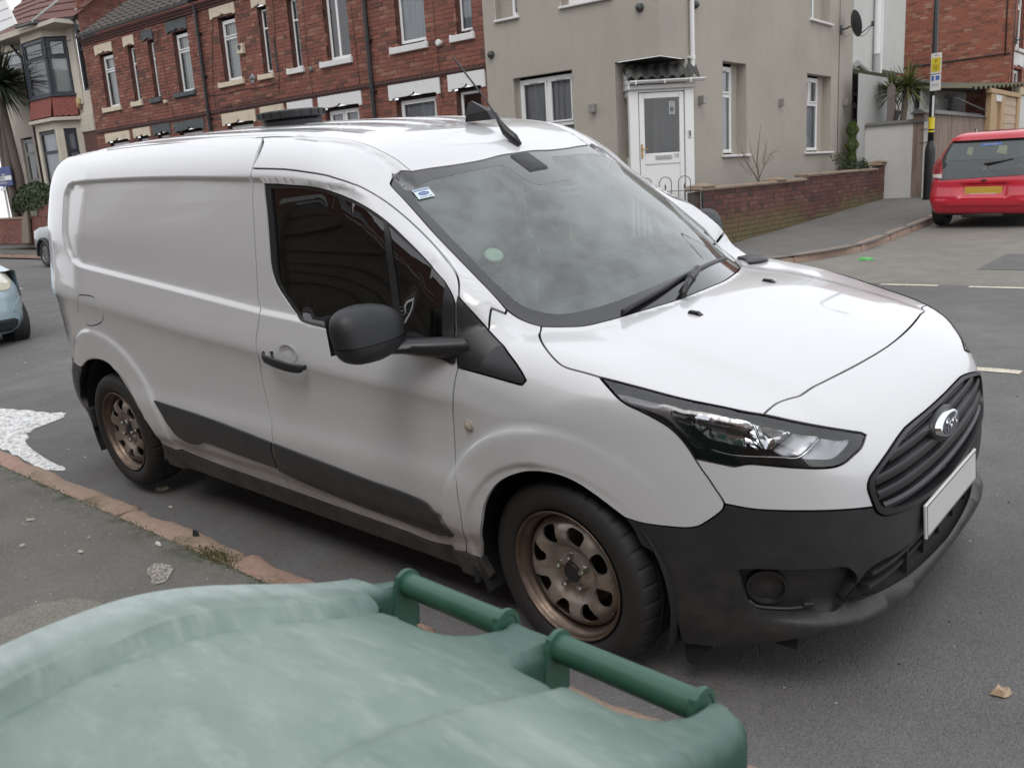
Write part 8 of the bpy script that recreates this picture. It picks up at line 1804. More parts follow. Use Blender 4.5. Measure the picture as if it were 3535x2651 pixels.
for z in (3.45,3.18,3.10,2.88):
    B=MB(); B.tube([(0,0,z-zb-.008),(0,0,z-zb+.008)],.056,14); B.bbox((-.085,-.03,-.006),(-.04,-.02,.006),.002,Tr(0,0,z-zb)); B.build('sign_clip',simple_cache('clip_grey',(.3,.3,.3),.4,.7),LP)
yb=MB(); yb.tube([(0,0,2.10-zb),(0,0,2.33-zb)],.060,16); y_=yb.build('yellow_band',sye,LP,True,autos=40)
B=MB(); B.tube([(0,0,2.04-zb),(0,0,2.07-zb)],.064,16); B.build('band_strap',sye,LP,True,autos=40); B=MB(); B.bbox((.02,-.075,2.33-zb),(.055,-.055,2.74-zb),.003); B.build('post_label',sgm,LP)
# ------------------------------- generic small-car body by cross-sections
def carpaint(name,col,rough=.25,flake=0):
    t=NT(name); n=t.noise(5,5,.6); c=t.mix(t.mr(n,.3,.7,0,.25),col,tuple(q*.72+.03 for q in col)); t.set(Base_Color=c,Metallic=flake); t.set(Roughness=t.mr(n,.3,.7,rough,rough+.12)); t.b.inputs['Coat Weight'].default_value=1; t.b.inputs['Coat Roughness'].default_value=.05; return t.m
M_RED=carpaint('red_car_paint',(.50,.010,.030)); M_LBL=carpaint('pale_blue_car_paint',(.36,.47,.52),.28,.15); M_BLKP=carpaint('black_car_paint',(.012,.013,.014)); M_CGL=simple('car_dark_glass',(.02,.024,.027),.06,0,.1,5,coat=1); M_TL=carpaint('tail_lamp_red',(.30,.006,.012),.15); M_TLW=simple('lamp_white',(.55,.50,.48),.2,0,.1,20,coat=1)
def simplewheel(par,x,y,z,r=.29,w=.17,side=1,rimm=None,spokes=0,rot=0):
    root=empty('wheel',(x,y,z)); root.parent=par; root.rotation_euler=(0,0,{-1:0,1:math.pi,-2:-math.pi/2,2:math.pi/2}[side])
    A=Rx(math.radians(90)); B=MB(); B.lathe([(.0001,-w*.7),(r*.6,-w*.7),(r*.66,-.0),(r*.70,.006),(r*.86,.012),(r*.95,.004),(r*.99,-.012),(r,-.03),(r,-w+.03),(r*.97,-w),(r*.6,-w)],40,A); B.build('tyre',M_TYRE,root,True,autos=35)
    B=MB(); B.lathe([(r*.66,-.002),(r*.63,.002),(r*.60,-.010),(r*.56,-.04),(r*.55,-.09)],40,A); 
    B.lathe([(.0001,-.012),(r*.12,-.012),(r*.16,-.02),(r*.15,-.05)],20,A)
    n=spokes or 8
    for i in range(n):
        a=2*math.pi*i/n+rot; M_=A@Rz(a); B.add([tuple(M_@Vector(q)) for q in ((r*.10,-.022,-.02),(r*.61,-.030,-.014),(r*.61,.030,-.014),(r*.10,.022,-.02),(r*.10,-.022,-.05),(r*.61,-.030,-.05),(r*.61,.030,-.05),(r*.10,.022,-.05))],[(0,1,2,3),(0,4,5,1),(3,2,6,7)])
    B.build('rim',rimm or simple_cache('alloy_silver',(.42,.42,.43),.3,.9),root,True,autos=30); return root
# ---- red hatchback seen from behind. local frame: x across (left -), y forward (away), z up
RC=empty('red_hatchback',(-2.10,12.15,gz(12.2)),math.radians(0),'red small hatchback with black glass tailgate parked in the side street','car')
RC.rotation_euler=(math.radians(2.2),math.radians(1.0),math.radians(-1.0))
hw=.81
def rc_outline(y):
    """half-section of the body at distance y from the tail: list of (x,z)"""
    pass
def loft(name,secs,mat,par,smooth=True,cap=True,autos=35,closed=False):
    n=len(secs[0]); V=[q for s_ in secs for q in s_]; F_=[]
    for i in range(len(secs)-1):
        for j in range(n if closed else n-1): F_.append((i*n+j,i*n+(j+1)%n,(i+1)*n+(j+1)%n,(i+1)*n+j))
    if cap: F_+=[tuple(range(n))[::-1],tuple((len(secs)-1)*n+j for j in range(n))]
    o=meshobj(name,V,F_,mat,par,smooth); 
    if autos: shade_auto(o,autos)
    return o
# rear surface as a grid: rows of height with (z, y, halfwidth)
rows=[(.20,.16,.68),(.235,.05,.74),(.30,.015,.775),(.42,.0,.800),(.50,.005,.808),(.56,.025,.808),(.64,.045,.805),(.72,.055,.800),(.80,.075,.795),(.90,.10,.785),(1.00,.15,.762),(1.10,.21,.728),(1.20,.275,.690),(1.29,.335,.650),(1.345,.36,.615),(1.385,.375,.575),(1.42,.45,.54),(1.44,.62,.50)]
def rgrid(z):
    a=[r_[0] for r_ in rows]; return float(np.interp(z,a,[r_[1] for r_ in rows])),float(np.interp(z,a,[r_[2] for r_ in rows]))
def rpt(s_,z,off=0.0):
    """point on the tail at fraction s_ of the half width, wrapping round the corner for |s|>.86"""
    y0,w=rgrid(z); a=abs(s_); 
    if a<=1: y=y0+.05*max(0,a-.55)**2/.2+ (.07*((a-.86)/.14)**2 if a>.86 else 0); x=w*(1-.04*max(0,(a-.84)/.16)**2) *a/ (1) if a<.96 else w*(.96+(a-.96)*.6)
    return (math.copysign(x,s_),y-off,z)
B=MB(); NS=40; zs=np.linspace(.20,1.44,56); V=[]
for z in zs:
    for i in range(NS+1):
        s_=-1+2*i/NS; p=list(rpt(s_,z))
        # plate recess and lower bumper shaping
        if .47<z<.70 and abs(p[0])<.36: k_=float(ss(.36,.30,abs(p[0]))*ss(.47,.50,z)*ss(.70,.67,z)); p[1]+=.035*k_
        if z<.36: k_=float(ss(.66,.56,abs(p[0]))*ss(.36,.33,z)); p[1]+=.03*k_
        p[1]-=.012*math.exp(-((z-.42)/.02)**2)*float(ss(.62,.5,abs(p[0]))<1)
        V.append(tuple(p))
B.add(V,[(j*(NS+1)+i,j*(NS+1)+i+1,(j+1)*(NS+1)+i+1,(j+1)*(NS+1)+i) for j in range(len(zs)-1) for i in range(NS)])
rear=B.build('tail_body',M_RED,RC,True,autos=45)
# sides, roof, front
secs=[]
prof=[(.20,.76),(.30,.79),(.45,.808),(.60,.812),(.75,.808),(.88,.795),(.93,.775),(1.05,.735),(1.18,.685),(1.30,.635),(1.37,.585),(1.41,.52),(1.435,.40),(1.445,.2),(1.447,0)]
for y,sc,zr in ((.32,1,1.0),(.62,1.0,1.0),(1.0,1,1.008),(1.6,1,1.012),(2.1,1,1.0),(2.45,1,.965),(2.75,.99,.80),(3.1,.97,.66),(3.35,.90,.56),(3.47,.7,.42)):
    s_=[]
    for z,w in prof: 
        z2=z if z<.9 and zr>.7 else min(z*1.0,.9*min(1,zr/.7)+(z-.9)*max(0,(zr*1.447-.9)/.547) if z>.9 else z*min(1,zr/.66))
        yb=max(y,rgrid(z)[0]+.15) if y<.7 else y
        s_.append((-w*sc,yb,z2))
    s_+= [(-a,b_,c) for a,b_,c in s_[::-1][1:]]; secs.append(s_)
loft('car_body',secs,M_RED,RC,cap=False)
def rpanel(name,poly,mat,off=.006,res=.02,par=None,th=0):
    """panel on the tail cut from polygon in (x,z)"""
    P=np.array(poly,float); U_=dense(P.tolist(),.02); G_=np.array([(x,z) for z in np.arange(P[:,1].min(),P[:,1].max(),res) for x in np.arange(P[:,0].min(),P[:,0].max(),res)]); m=inpoly(G_,U_)&(pdist(G_,U_)>res*.5); 
    P2=np.concatenate([U_,G_[m]]); r_=delaunay_2d_cdt([Vector(q) for q in P2],[(i,(i+1)%len(U_)) for i in range(len(U_))],[],0,1e-6); vo=np.array([q[:] for q in r_[0]]);F_=np.array(r_[2]);F_=F_[inpoly(vo[F_].mean(1),U_)]
    V=[]
    for x,z in vo:
        w=rgrid(z)[1]; s_=x/w; s_=max(-1,min(1,s_)); q=rpt(s_,z,off); V.append((x,q[1],z))
    fs=[tuple(int(i) for i in f) for f in F_]; n0=len(V); om={}
    for i,o_ in enumerate(r_[3]):
        for q in o_: om[q]=i
    idx=[om[i] for i in range(len(U_))]
    for i in idx: V.append((V[i][0],V[i][1]+off+.002,V[i][2]))
    for j in range(len(idx)): k_=(j+1)%len(idx); fs.append((idx[j],idx[k_],n0+k_,n0+j))
    o=meshobj(name,V,fs,mat,par or RC,True); shade_auto(o,40); return o
tg=rpanel('tailgate_glass',[(-.60,.755),(.60,.80),(.665,.82),(.685,.98),(.655,1.12),(.61,1.27),(.575,1.30),(-.575,1.30),(-.61,1.27),(-.655,1.12),(-.685,.98),(-.66,.755)],M_CGL,.012)
rpanel('rear_screen',[(-.54,1.035),(.45,1.035),(.53,1.06),(.56,1.12),(.545,1.25),(.52,1.275),(-.50,1.275),(-.55,1.25),(-.60,1.10),(-.585,1.05)],simple_cache('rear_screen_reflecting',(.075,.09,.09),.08),.0155,par=tg)
for sg in (-1,1):
    tl=rpanel('tail_lamp',[(sg*a,b_) for a,b_ in ((.60,.775),(.775,.79),(.795,.88),(.785,.99),(.755,1.06),(.70,1.075),(.655,1.03),(.62,.92))],M_TL,.020)
    rpanel('reversing_lamp',[(sg*a,b_) for a,b_ in ((.61,.782),(.765,.792),(.775,.84),(.612,.84))],M_TLW,.024,par=tl)
    for k_ in range(3): rpanel('lamp_rib',[(sg*(.655+.042*k_),.86),(sg*(.668+.042*k_),.86),(sg*(.672+.042*k_),1.02),(sg*(.660+.042*k_),1.02)],simple_cache('lamp_rib_dark',(.10,.004,.008),.3),.0235,par=tl)
rpanel('roof_spoiler',[(-.60,1.325),(.60,1.325),(.585,1.375),(-.585,1.375)],M_RED,.055); 
rpanel('painted_spoiler_shade',[(-.56,1.302),(.56,1.302),(.57,1.322),(-.57,1.322)],simple_cache('sign_black',(.02,.02,.02)),.016)  # black strip standing in for the shade under the spoiler
np_=MB(); np_.bbox((-.26,-.004,.525),(.26,.012,.636),.003,Tr(0,.055,0)); pl2=np_.build('number_plate',simple('plate_yellow',(.52,.34,.05),.4,0,.05),RC)
B=MB(); B.bbox((-.19,-.0055,.530),(.19,-.0045,.538),.0002,Tr(0,.055,0)); B.build('plate_strip',sgm,pl2)
# tailgate handle, wiper, badges
B=MB(); B.bbox((-.035,.035,.715),(.035,.075,.745),.008); B.build('tailgate_release',simple_cache('sign_black',(.02,.02,.02)),RC)
y_=rgrid(.98)[0]-.03
B=MB(); B.tube([(-.02,y_-.01,.965),(.18,y_+.01,1.0),(.36,y_+.035,1.03)],[.022,.014,.006],6); B.build('rear_wiper',simple_cache('sign_black',(.02,.02,.02)),RC,True)
yb=rgrid(.90)[0]
# rampant lion emblem, built as a small silver relief
LIONP=[(-.045,-.035),(-.03,-.03),(-.022,-.012),(-.04,-.002),(-.05,.012),(-.035,.014),(-.02,.012),(-.03,.030),(-.018,.045),(.002,.050),(.022,.042),(.030,.028),(.022,.020),(.035,.008),(.030,-.004),(.022,-.010),(.032,-.028),(.045,-.038),(.022,-.040),(.012,-.022),(.0,-.016),(-.012,-.028),(-.02,-.042),(-.045,-.042)]
B=MB(); B.prism(LIONP,.006,Tr(0,yb-.016,.905)@Matrix(((1,0,0,0),(0,0,-1,0),(0,1,0,0),(0,0,0,1)))); em=B.build('tailgate_emblem',M_CHR,RC)
textmesh('badge_lettering','PEUGEOT',.034,.001,M_CHR,RC,Tr(0,yb-.018,.845)@Rx(math.radians(90)),sx=1.25)
B=MB(); B.lathe([(.028,0),(.034,.002),(.034,.004),(.028,.006)],24,Tr(.47,yb+.005,.905)@Rx(math.radians(90))); B.build('dealer_roundel',simple_cache('roundel_grey',(.28,.28,.29),.4,.5),RC)
textmesh('dealer_lettering','STAR',.036,.001,sgm,RC,Tr(.47,yb-.004,.855)@Rx(math.radians(90)),sx=1.2)
st_=rpanel('screen_sticker',[(-.13,1.235),(.16,1.240),(.16,1.268),(-.13,1.263)],sbl,.0185)
textmesh('sticker_lettering','DRIVE CAREFULLY',.022,.0005,sgm,st_,Tr(.015,rgrid(1.25)[0]-.022,1.251)@Rx(math.radians(90)),sx=1.1)
# headrests and light shapes seen through the screen are behind dark glass: leave a pale seat cover
for x,w in ((.18,.07),(-.27,.045)): rpanel('seat_cover',[(x-w,1.13),(x+w,1.10),(x+w*.9,1.22),(x-w*.8,1.23)],simple_cache('seat_cover_pale',(.17,.18,.13),.3),.0165,par=tg)
B=MB(); B.prism([(-.03,0),(.05,0),(-.02,.06)],.02,Tr(-.35,.72,1.435)@Rz(math.radians(90))@Rx(math.radians(90))); B.build('roof_fin',M_BLKP,RC)
simplewheel(RC,-.80,.56,.283,.285,.17,-2); simplewheel(RC,.80,.56,.283,.285,.17,2); simplewheel(RC,-.80,2.86,.283,.285,.17,-2); simplewheel(RC,.80,2.86,.283,.285,.17,2)
B=MB(); B.box((-.62,.12,.20),(.62,3.3,.26)); B.box((-.70,.2,.24),(.70,.85,.5)); B.build('floor_pan',M_DARK,RC)
B=MB(); B.tube([(-.30,.16,.21),(.28,.14,.225)],.05,8); B.build('exhaust_box',simple_cache('exhaust_grey',(.10,.095,.09),.6,.5),RC,True)
for sg in (-1,1):
    B=MB(); B.add([(sg*.78,.85,.90),(sg*.72,.85,1.10),(sg*.66,.95,1.27),(sg*.66,1.9,1.29),(sg*.72,2.15,1.10),(sg*.78,2.35,.93)],[(0,1,2,3,4,5)]); 
    B.v=[(x*1.012,y,z) for x,y,z in B.v]; B.build('side_window',M_CGL,RC)
# ---- pale blue car nose behind the van. local: x forward is +x, y left
BC=empty('pale_blue_car',(-9.0,.10,gz(.2)-.01),math.radians(0),'pale blue small car parked behind the van, only its front corner in view','car')
secs=[]
def bprof(z): return np.interp(z,[.17,.22,.32,.42,.52,.60,.66,.74,.82,.90,.96],[-.14,-.06,.0,.0,-.01,-.015,-.035,-.10,-.20,-.38,-.75])
V=[];NA=44;zs=np.linspace(.17,.95,34)
for z in zs:
    x0=bprof(z); hw_=np.interp(z,[.17,.3,.5,.7,.95],[.76,.80,.815,.80,.72])
    for i in range(NA+1):
        a=-math.pi/2+math.pi*i/NA; ca=math.cos(a); sa=math.sin(a)
        y=hw_*math.copysign(abs(sa)**.55,sa); x=x0-.62+.62*abs(ca)**.62
        if z<.34 and abs(y)<.5: x-=.0
        V.append((x,y,z))
    
B=MB(); B.add(V,[(j*(NA+1)+i,j*(NA+1)+i+1,(j+1)*(NA+1)+i+1,(j+1)*(NA+1)+i) for j in range(len(zs)-1) for i in range(NA)]); B.build('nose_body',M_LBL,BC,True,autos=50)
def bpt(y,z,off=0):
    hw_=float(np.interp(z,[.17,.3,.5,.7,.95],[.76,.80,.815,.80,.72])); s_=min(.999,abs(y)/hw_); sa=s_**(1/.55); ca=math.sqrt(max(0,1-sa*sa)); x=float(bprof(z))-.62+.62*ca**.62; return (x+off,y,z)
def bpanel(name,poly,mat,off=.004,par=None,lipd=.012,res=.02):
    P=np.array(poly,float); U_=dense(P.tolist(),.012); G_=np.array([(x,z) for z in np.arange(P[:,1].min(),P[:,1].max(),res) for x in np.arange(P[:,0].min(),P[:,0].max(),res)]); m=inpoly(G_,U_)&(pdist(G_,U_)>res*.5)
    P2=np.concatenate([U_,G_[m]]); r_=delaunay_2d_cdt([Vector(q) for q in P2],[(i,(i+1)%len(U_)) for i in range(len(U_))],[],0,1e-6); vo=np.array([q[:] for q in r_[0]]);F_=np.array(r_[2]);F_=F_[inpoly(vo[F_].mean(1),U_)]
    V=[bpt(y,z,off) for y,z in vo]; fs=[tuple(int(i) for i in f) for f in F_]; n0=len(V); om={}
    for i,o_ in enumerate(r_[3]):
        for q in o_: om[q]=i
    idx=[om[i] for i in range(len(U_))]
    for i in idx: V.append((V[i][0]-lipd,V[i][1],V[i][2]))
    for j in range(len(idx)): k_=(j+1)%len(idx); fs.append((idx[j],idx[k_],n0+k_,n0+j))
    o=meshobj(name,V,fs,mat,par or BC,True); shade_auto(o,40); return o
for sg in (-1,1):
    S=lambda L:[(sg*a,b_-.12) for a,b_ in L]
    hl=bpanel('headlamp',S([(.44,.83),(.52,.78),(.62,.79),(.70,.86),(.735,.96),(.72,1.03),(.66,1.05),(.55,1.0),(.47,.93)]),simple_cache('headlamp_aged',(.50,.47,.36),.15),.010)
    bpanel('lamp_reflector',S([(.55,.86),(.62,.84),(.68,.90),(.69,.97),(.63,.99),(.57,.94)]),simple_cache('lamp_inner',(.62,.60,.52),.12,.3),.014,par=hl)
    bpanel('bumper_insert',S([(.62,.535),(.70,.55),(.79,.585),(.80,.60),(.79,.69),(.72,.665),(.64,.60),(.61,.555)]),M_LBL,.012)
    fs_=bpanel('fog_surround',S([(.695,.50),(.80,.52),(.805,.46),(.78,.37),(.735,.37),(.70,.44)]),M_LBL,.010)
    bpanel('fog_lamp',S([(.755+.032*math.cos(a),.455+.045*math.sin(a)) for a in np.linspace(0,2*math.pi,16,endpoint=False)]),simple_cache('fog_glass',(.19,.18,.18),.2),.014,par=fs_)
bpanel('lower_grille',[(-.62,.20),(.60,.20),(.655,.25),(.655,.315),(.60,.345),(-.62,.345)],simple_cache('mesh_dark',(.03,.035,.04),.5),.004)
for k_ in range(9):
    bpanel('grille_bar',[(-.62,.212+.014*k_),(.62,.212+.014*k_),(.62,.216+.014*k_),(-.62,.216+.014*k_)],simple_cache('grille_bar_grey',(.07,.075,.08),.4),.009)
bpanel('number_plate',[(-.26,.40),(.26,.40),(.26,.51),(-.26,.51)],M_PLATE,.02)
secs=[]
for x,zr in ((-.35,.86),(-.75,.93),(-1.15,1.0),(-1.55,1.27),(-1.95,1.47),(-2.6,1.50),(-3.2,1.46),(-3.5,1.25),(-3.55,.6)):
    s_=[(x,-.76,.18),(x,-.80,.35),(x,-.81,.6),(x,-.79,.85),(x,-.74,min(zr,.95)),(x,-.60 if zr>1 else -.68,zr-.05 if zr>1 else zr-.01),(x,-.4,zr),(x,0,zr+.01)]
    s_+=[(a,-b_,c) for a,b_,c in s_[::-1][1:]]; secs.append(s_)
loft('car_body',secs,M_LBL,BC,cap=False)
B=MB(); B.add([(-1.08,-.62,.985),(-1.08,.62,.985),(-1.86,.56,1.425),(-1.86,-.56,1.425)],[(0,1,2,3)]); B.v=[(x+.02,y,z+.02) for x,y,z in B.v]; B.build('windscreen',M_CGL,BC)
for y,sd_ in ((-.80,-1),(.80,1)):
    for x in (-.62,-2.95): 
        w_=simplewheel(BC,x+.14,y,.27,.275,.165,sd_)
B=MB(); B.box((-3.4,-.6,.18),(-.3,.6,.24)); B.box((-.9,-.7,.20),(-.25,.7,.5)); B.build('floor_pan',M_DARK,BC)
# ---- dark car far left by the opposite kerb; its front end shows behind the van
MC=empty('dark_hatchback',(-21.5,6.55,gz(6.5)-.0),math.radians(1),'dark small car with black alloy wheels at the far kerb, mostly hidden behind the van','car')
M_GRN=carpaint('grey_car_paint',(.16,.175,.18),.3,.2)
secs=[]
for x,zr,hw_ in ((-.42,.60,.62),(-.36,.80,.74),(-.22,.90,.80),(.1,.98,.82),(.55,1.03,.82),(.95,1.12,.82),(1.4,1.38,.82),(1.8,1.42,.82),(2.6,1.41,.82),(3.1,1.30,.80),(3.35,.9,.78),(3.4,.5,.7)):
    s_=[(x,-hw_+.04,.22),(x,-hw_,.45),(x,-hw_,.70),(x,-hw_+.02,min(.86,zr-.04)),(x,-hw_+.07,min(.95,zr-.02)),(x,-hw_+.17,zr-.03),(x,-.35,zr),(x,0,zr+.01)]
    s_+=[(a,-b_,c) for a,b_,c in s_[::-1][1:]]; secs.append(s_)
loft('car_body',secs,M_GRN,MC,cap=True)
B=MB(); 
for k_ in range(16):
    a0=math.radians(-10+200*k_/15)
B=MB(); P=[(.34+.34*math.cos(a),-.845,.31+.36*math.sin(a)) for a in np.linspace(math.radians(-8),math.radians(188),18)]; B.tube(P,.045,6); B.build('arch_trim',simple_cache('arch_black',(.015,.016,.018),.5),MC,True)
for sg in (-1,1):
    B=MB(); B.lathe([(.0001,.02),(.07,.018),(.095,.006),(.10,-.01)],20,Tr(-.20,sg*.70,.80)@Rz(math.radians(180 if sg<0 else 180))@Ry(math.radians(90))@Rx(math.radians(20*sg))); B.build('headlamp',simple_cache('lamp_clear',(.62,.64,.66),.15),MC,True)
for x in (.34,2.75):
    for y,sd_ in ((-.83,-1),(.83,1)): simplewheel(MC,x,y,.31,.31,.19,sd_,simple_cache('black_alloy',(.16,.165,.17),.35,.6),10)
B=MB(); B.add([(1.45,-.70,1.0),(2.9,-.70,1.0),(2.7,-.68,1.30),(1.6,-.68,1.31)],[(0,1,2,3)]); B.v=[(x,y-.10,z) for x,y,z in B.v]; B.build('side_window',M_CGL,MC)
# ------------------------------- cream bay-windowed house at the far left
HL=House('bay_house',(P0[0]-1.5*math.sin(AF),P0[1]+1.5*math.cos(AF)),AF,.5,'cream rendered house with a dark-framed bay window and red scalloped tiles at the left','house',u0=-18)
M_HANG=simple('red_scallop_tile',(.20,.055,.042),.75,0,.3,9); M_RTR=simple('red_brown_roof_tile',(.135,.065,.055),.8,0,.25,5)
YB=-.5
bay=[(-19.6,0),(-18.72,YB),(-17.72,YB) ,(-17.35,-.0)]
bay=[(-19.75,0),(-19.2,YB),(-17.78,YB),(-17.28,0)]
# the bay: each facet as its own frame
def facetface(a,b_):
    wa=HL.world(a[0],a[1],0);wb=HL.world(b_[0],b_[1],0); f_=Face(HL,wa[:2],math.atan2(wb[1]-wa[1],wb[0]-wa[0])); return f_,math.hypot(wb[0]-wa[0],wb[1]-wa[1])
wallplane(HL,-23,-16.45,.5,7.2,[(-19.72,-17.3,.5,6.75),(-16.86,-16.47,4.95,6.6),(-21.9,-20.55,6.05,6.65),(-21.6,-20.7,2.5,3.95)],M_CREND)
upvc(HL,-16.85,-16.48,4.97,6.58,.06,'transom',.3,frame=M_DKFR,cur='none',fw=.05); upvc(HL,-21.85,-20.6,6.08,6.62,.08,'plain',cur='net',fw=.08,opening=(-21.9,-20.55,6.05,6.65),reveal=M_CREND); upvc(HL,-21.55,-20.75,2.55,3.90,.08,'transom',.35,cur='dark',fw=.08,frame=simple_cache('grey_old_frame',(.36,.36,.35)),opening=(-21.6,-20.7,2.5,3.95),reveal=M_CREND)
for i in range(3):
    f_,L_=facetface(bay[i],bay[i+1])
    w_=upvc(f_,.06,L_-.06,4.93,6.52,.0,'transom',.33,frame=M_DKFR,cur='blind' if i==2 else 'dark',fw=.075,depth=.2)
    f_.box('bay_post',(-.02,-.02,4.93),(.055,.06,6.55),M_DKFR,.006); f_.box('bay_sill',(-.03,-.07,4.87),(L_+.03,.08,4.925),M_DKFR,.006); f_.box('bay_head',(0,-.01,6.55),(L_,.08,6.75),M_CREND)
    f_.box('bay_cornice',(-.06,-.16,4.17),(L_+.06,.08,4.27),M_CREND,.01); 
    f_.box('bay_frieze',(0,-.02,3.95),(L_,.08,4.165),M_CREND); 
    for a,b_ in ((-.02,.17),(L_-.17,L_+.02)): f_.box('bay_pier',(a,-.015-.001*i,1.2),(b_,.10,3.95),M_CREND,.006)
    upvc(f_,.18,L_-.18,2.0,3.93,.03,'transom',.33,frame=M_DKFR,cur='net',fw=.06,depth=.2)
    f_.box('bay_apron',(0,.0,.5),(L_,.08,1.98),M_CREND)
    # scalloped hanging tiles, leaning out over the cornice
    rows_=8; 
    for r_ in range(rows_):
        z0_=4.30+r_*.072; out=-.12+.115*r_/rows_; B=MB(); n_=max(4,int(L_/.17)); 
        for c in range(n_+1):
            u=(c-(.5 if r_%2 else 0))*L_/n_; w2=L_/n_*.48; V=[]
            a_=max(0,u-w2);b2=min(L_,u+w2)
            if b2-a_<.02: continue
            V=[(a_,out,z0_+.09),(a_,out-.012,z0_+.03),((a_*3+b2)/4,out-.016,z0_+.006),((a_+b2)/2,out-.018,z0_),((a_+b2*3)/4,out-.016,z0_+.006),(b2,out-.012,z0_+.03),(b2,out,z0_+.09)]
            V+=[(x,y+.014,z) for x,y,z in V]; B.add(V,[(0,1,2,3,4,5,6)]+[(i_,i_+7,i_+8,i_+1) for i_ in range(6)])
        o=f_.add(B,'tile_course',M_HANG); o['kind']='stuff'
    f_.box('hang_backing',(0,-.02,4.26),(L_,.0,4.9),M_HANG)
HL.box('corner_pier',(-17.30,-.03,4.6),(-16.9,.05,6.7),M_CREND); HL.box('peeling_band',(-17.3,-.05,3.8),(-16.45,.04,4.3),M_CREND,.01); HL.box('brick_strip',(-17.25,-.01,1),(-16.45,.03,3.79),MB_TER)
al_=HL.box('alarm_box',(-17.2,-.10,4.52),(-17.02,-.03,4.78),simple_cache('faded_yellow_box',(.50,.38,.20),.6),.02); HL.box('alarm_base',(-17.12,-.11,4.46),(-17.02,-.03,4.62),simple_cache('alarm_brown',(.20,.11,.05),.6),.01,al_)
# roof over the bay, white boarded gablet, main roof
B=MB(); 
hip=[(-19.1,-.75,7.0),(-17.6,-.75,6.92),(-16.45,-.12,6.92),(-16.0,1.6,8.7),(-18.6,1.6,8.9)]
def tiled(H,pa,pb,pc,pd,rows,mat,name='roof_tiles'):
    """courses of tiles between bottom edge pa-pb and top edge pd-pc"""
    pa,pb,pc,pd=[Vector(q) for q in (pa,pb,pc,pd)]; nrm=(pb-pa).cross(pd-pa).normalized()
    if nrm.z<0: nrm=-nrm
    B=MB()
    for r_ in range(rows):
        t0,t1=r_/rows,(r_+1.12)/rows; a=pa.lerp(pd,t0);b_=pb.lerp(pc,t0);c=pb.lerp(pc,min(1,t1));d=pa.lerp(pd,min(1,t1)); n_=max(2,int((b_-a).length/.15)); V=[]
        for i in range(n_+1):
            u=i/n_; h=.012*(i%2)
            V+=[tuple(a.lerp(b_,u)+nrm*(.045+h)),tuple(d.lerp(c,u)+nrm*(.010+h)),tuple(a.lerp(b_,u)+nrm*.012)]
        B.add(V,[(3*i,3*i+3,3*i+4,3*i+1) for i in range(n_)]+[(3*i+2,3*i+5,3*i+3,3*i) for i in range(n_)])
    o=H.add(B,name,mat); o['kind']='stuff'; return o
tiled(HL,(-18.85,-.72,6.98),(-17.72,-.72,6.92),(-17.3,2.2,9.2),(-19.6,2.2,9.3),9,M_RTR); tiled(HL,(-17.70,-.72,6.92),(-16.42,-.10,6.92),(-15.2,2.2,9.1),(-17.25,2.2,9.2),9,M_RTR); tiled(HL,(-24,-.12,6.95),(-20.75,-.12,6.95),(-19.9,2.5,9.3),(-24,2.5,9.3),9,M_RTR)
B=MB(); B.tube([(-17.70,-.72,6.96),(-17.28,2.2,9.24)],.055,6); HL.add(B,'roof_valley',simple_cache('lead_grey',(.36,.38,.36),.6),True)
B=MB(); B.prism([(-20.95,6.93),(-18.70,7.02),(-19.75,8.75)],.06,Matrix(((1,0,0,0),(0,0,1,-.78),(0,1,0,0),(0,0,0,1)))); gbl=HL.add(B,'gablet_boarding',M_UPVC)
for k_ in range(1,6):
    z=6.95+k_*.28; a=-20.95+(z-6.93)/1.82*1.2; b_=-18.72-(z-7.02)/1.73*1.05; B=MB(); B.box((a,-.790,z),(b_,-.782,z+.012)); HL.add(B,'board_joint',simple_cache('joint_grey',(.25,.25,.25)),parent=gbl)
B=MB(); B.box((-20.02,-.788,6.98),(-19.99,-.782,8.4)); HL.add(B,'board_joint',simple_cache('joint_grey',(.25,.25,.25)),parent=gbl)
B=MB(); B.tube([(-21.05,-.80,6.90),(-19.75,-.80,8.85)],.06,4); HL.add(B,'barge_board',simple_cache('barge_brown',(.10,.08,.075),.7))
B=MB(); B.tube([(-18.72,-.78,6.93),(-17.70,-.78,6.88),(-16.45,-.14,6.88)],.05,8); B.tube([(-24,-.15,6.90),(-20.9,-.15,6.90)],.05,8); B.tube([(-16.5,-.12,6.86),(-16.6,-.05,6.5),(-16.3,-.05,6.35),(-16.2,-.05,6.2)],.045,8); B.tube([(-20.9,-.12,6.86),(-20.5,-.1,6.5),(-20.3,-.06,6.3),(-20.3,-.06,1.0)],.04,8); HL.add(B,'gutter',M_LEAD,True)
HL.box('eaves_soffit',(-20.9,-.70,6.75),(-16.5,.3,6.86),M_CREND); 
wl_=Face(HL,HL.world(-16.45,0,0)[:2],math.radians(92.71)); brickwork(wl_,0,6,5.9,9.5,MB_TER,M_MORT,(),seed=33,nsing=0,flem=.2)
brickwork(HL,-16.45,-10,6.2,6.25,MB_TER,M_MORT,(),seed=34,nsing=0,y=1.6) if False else None
cable(HL,[(-23,-.55,6.45),(-18.5,-.6,6.18),(-16.5,-.3,6.30)],.012); cable(HL,[(-23,-.6,6.1),(-18.5,-.65,5.95),(-17,-.4,6.0)],.010)
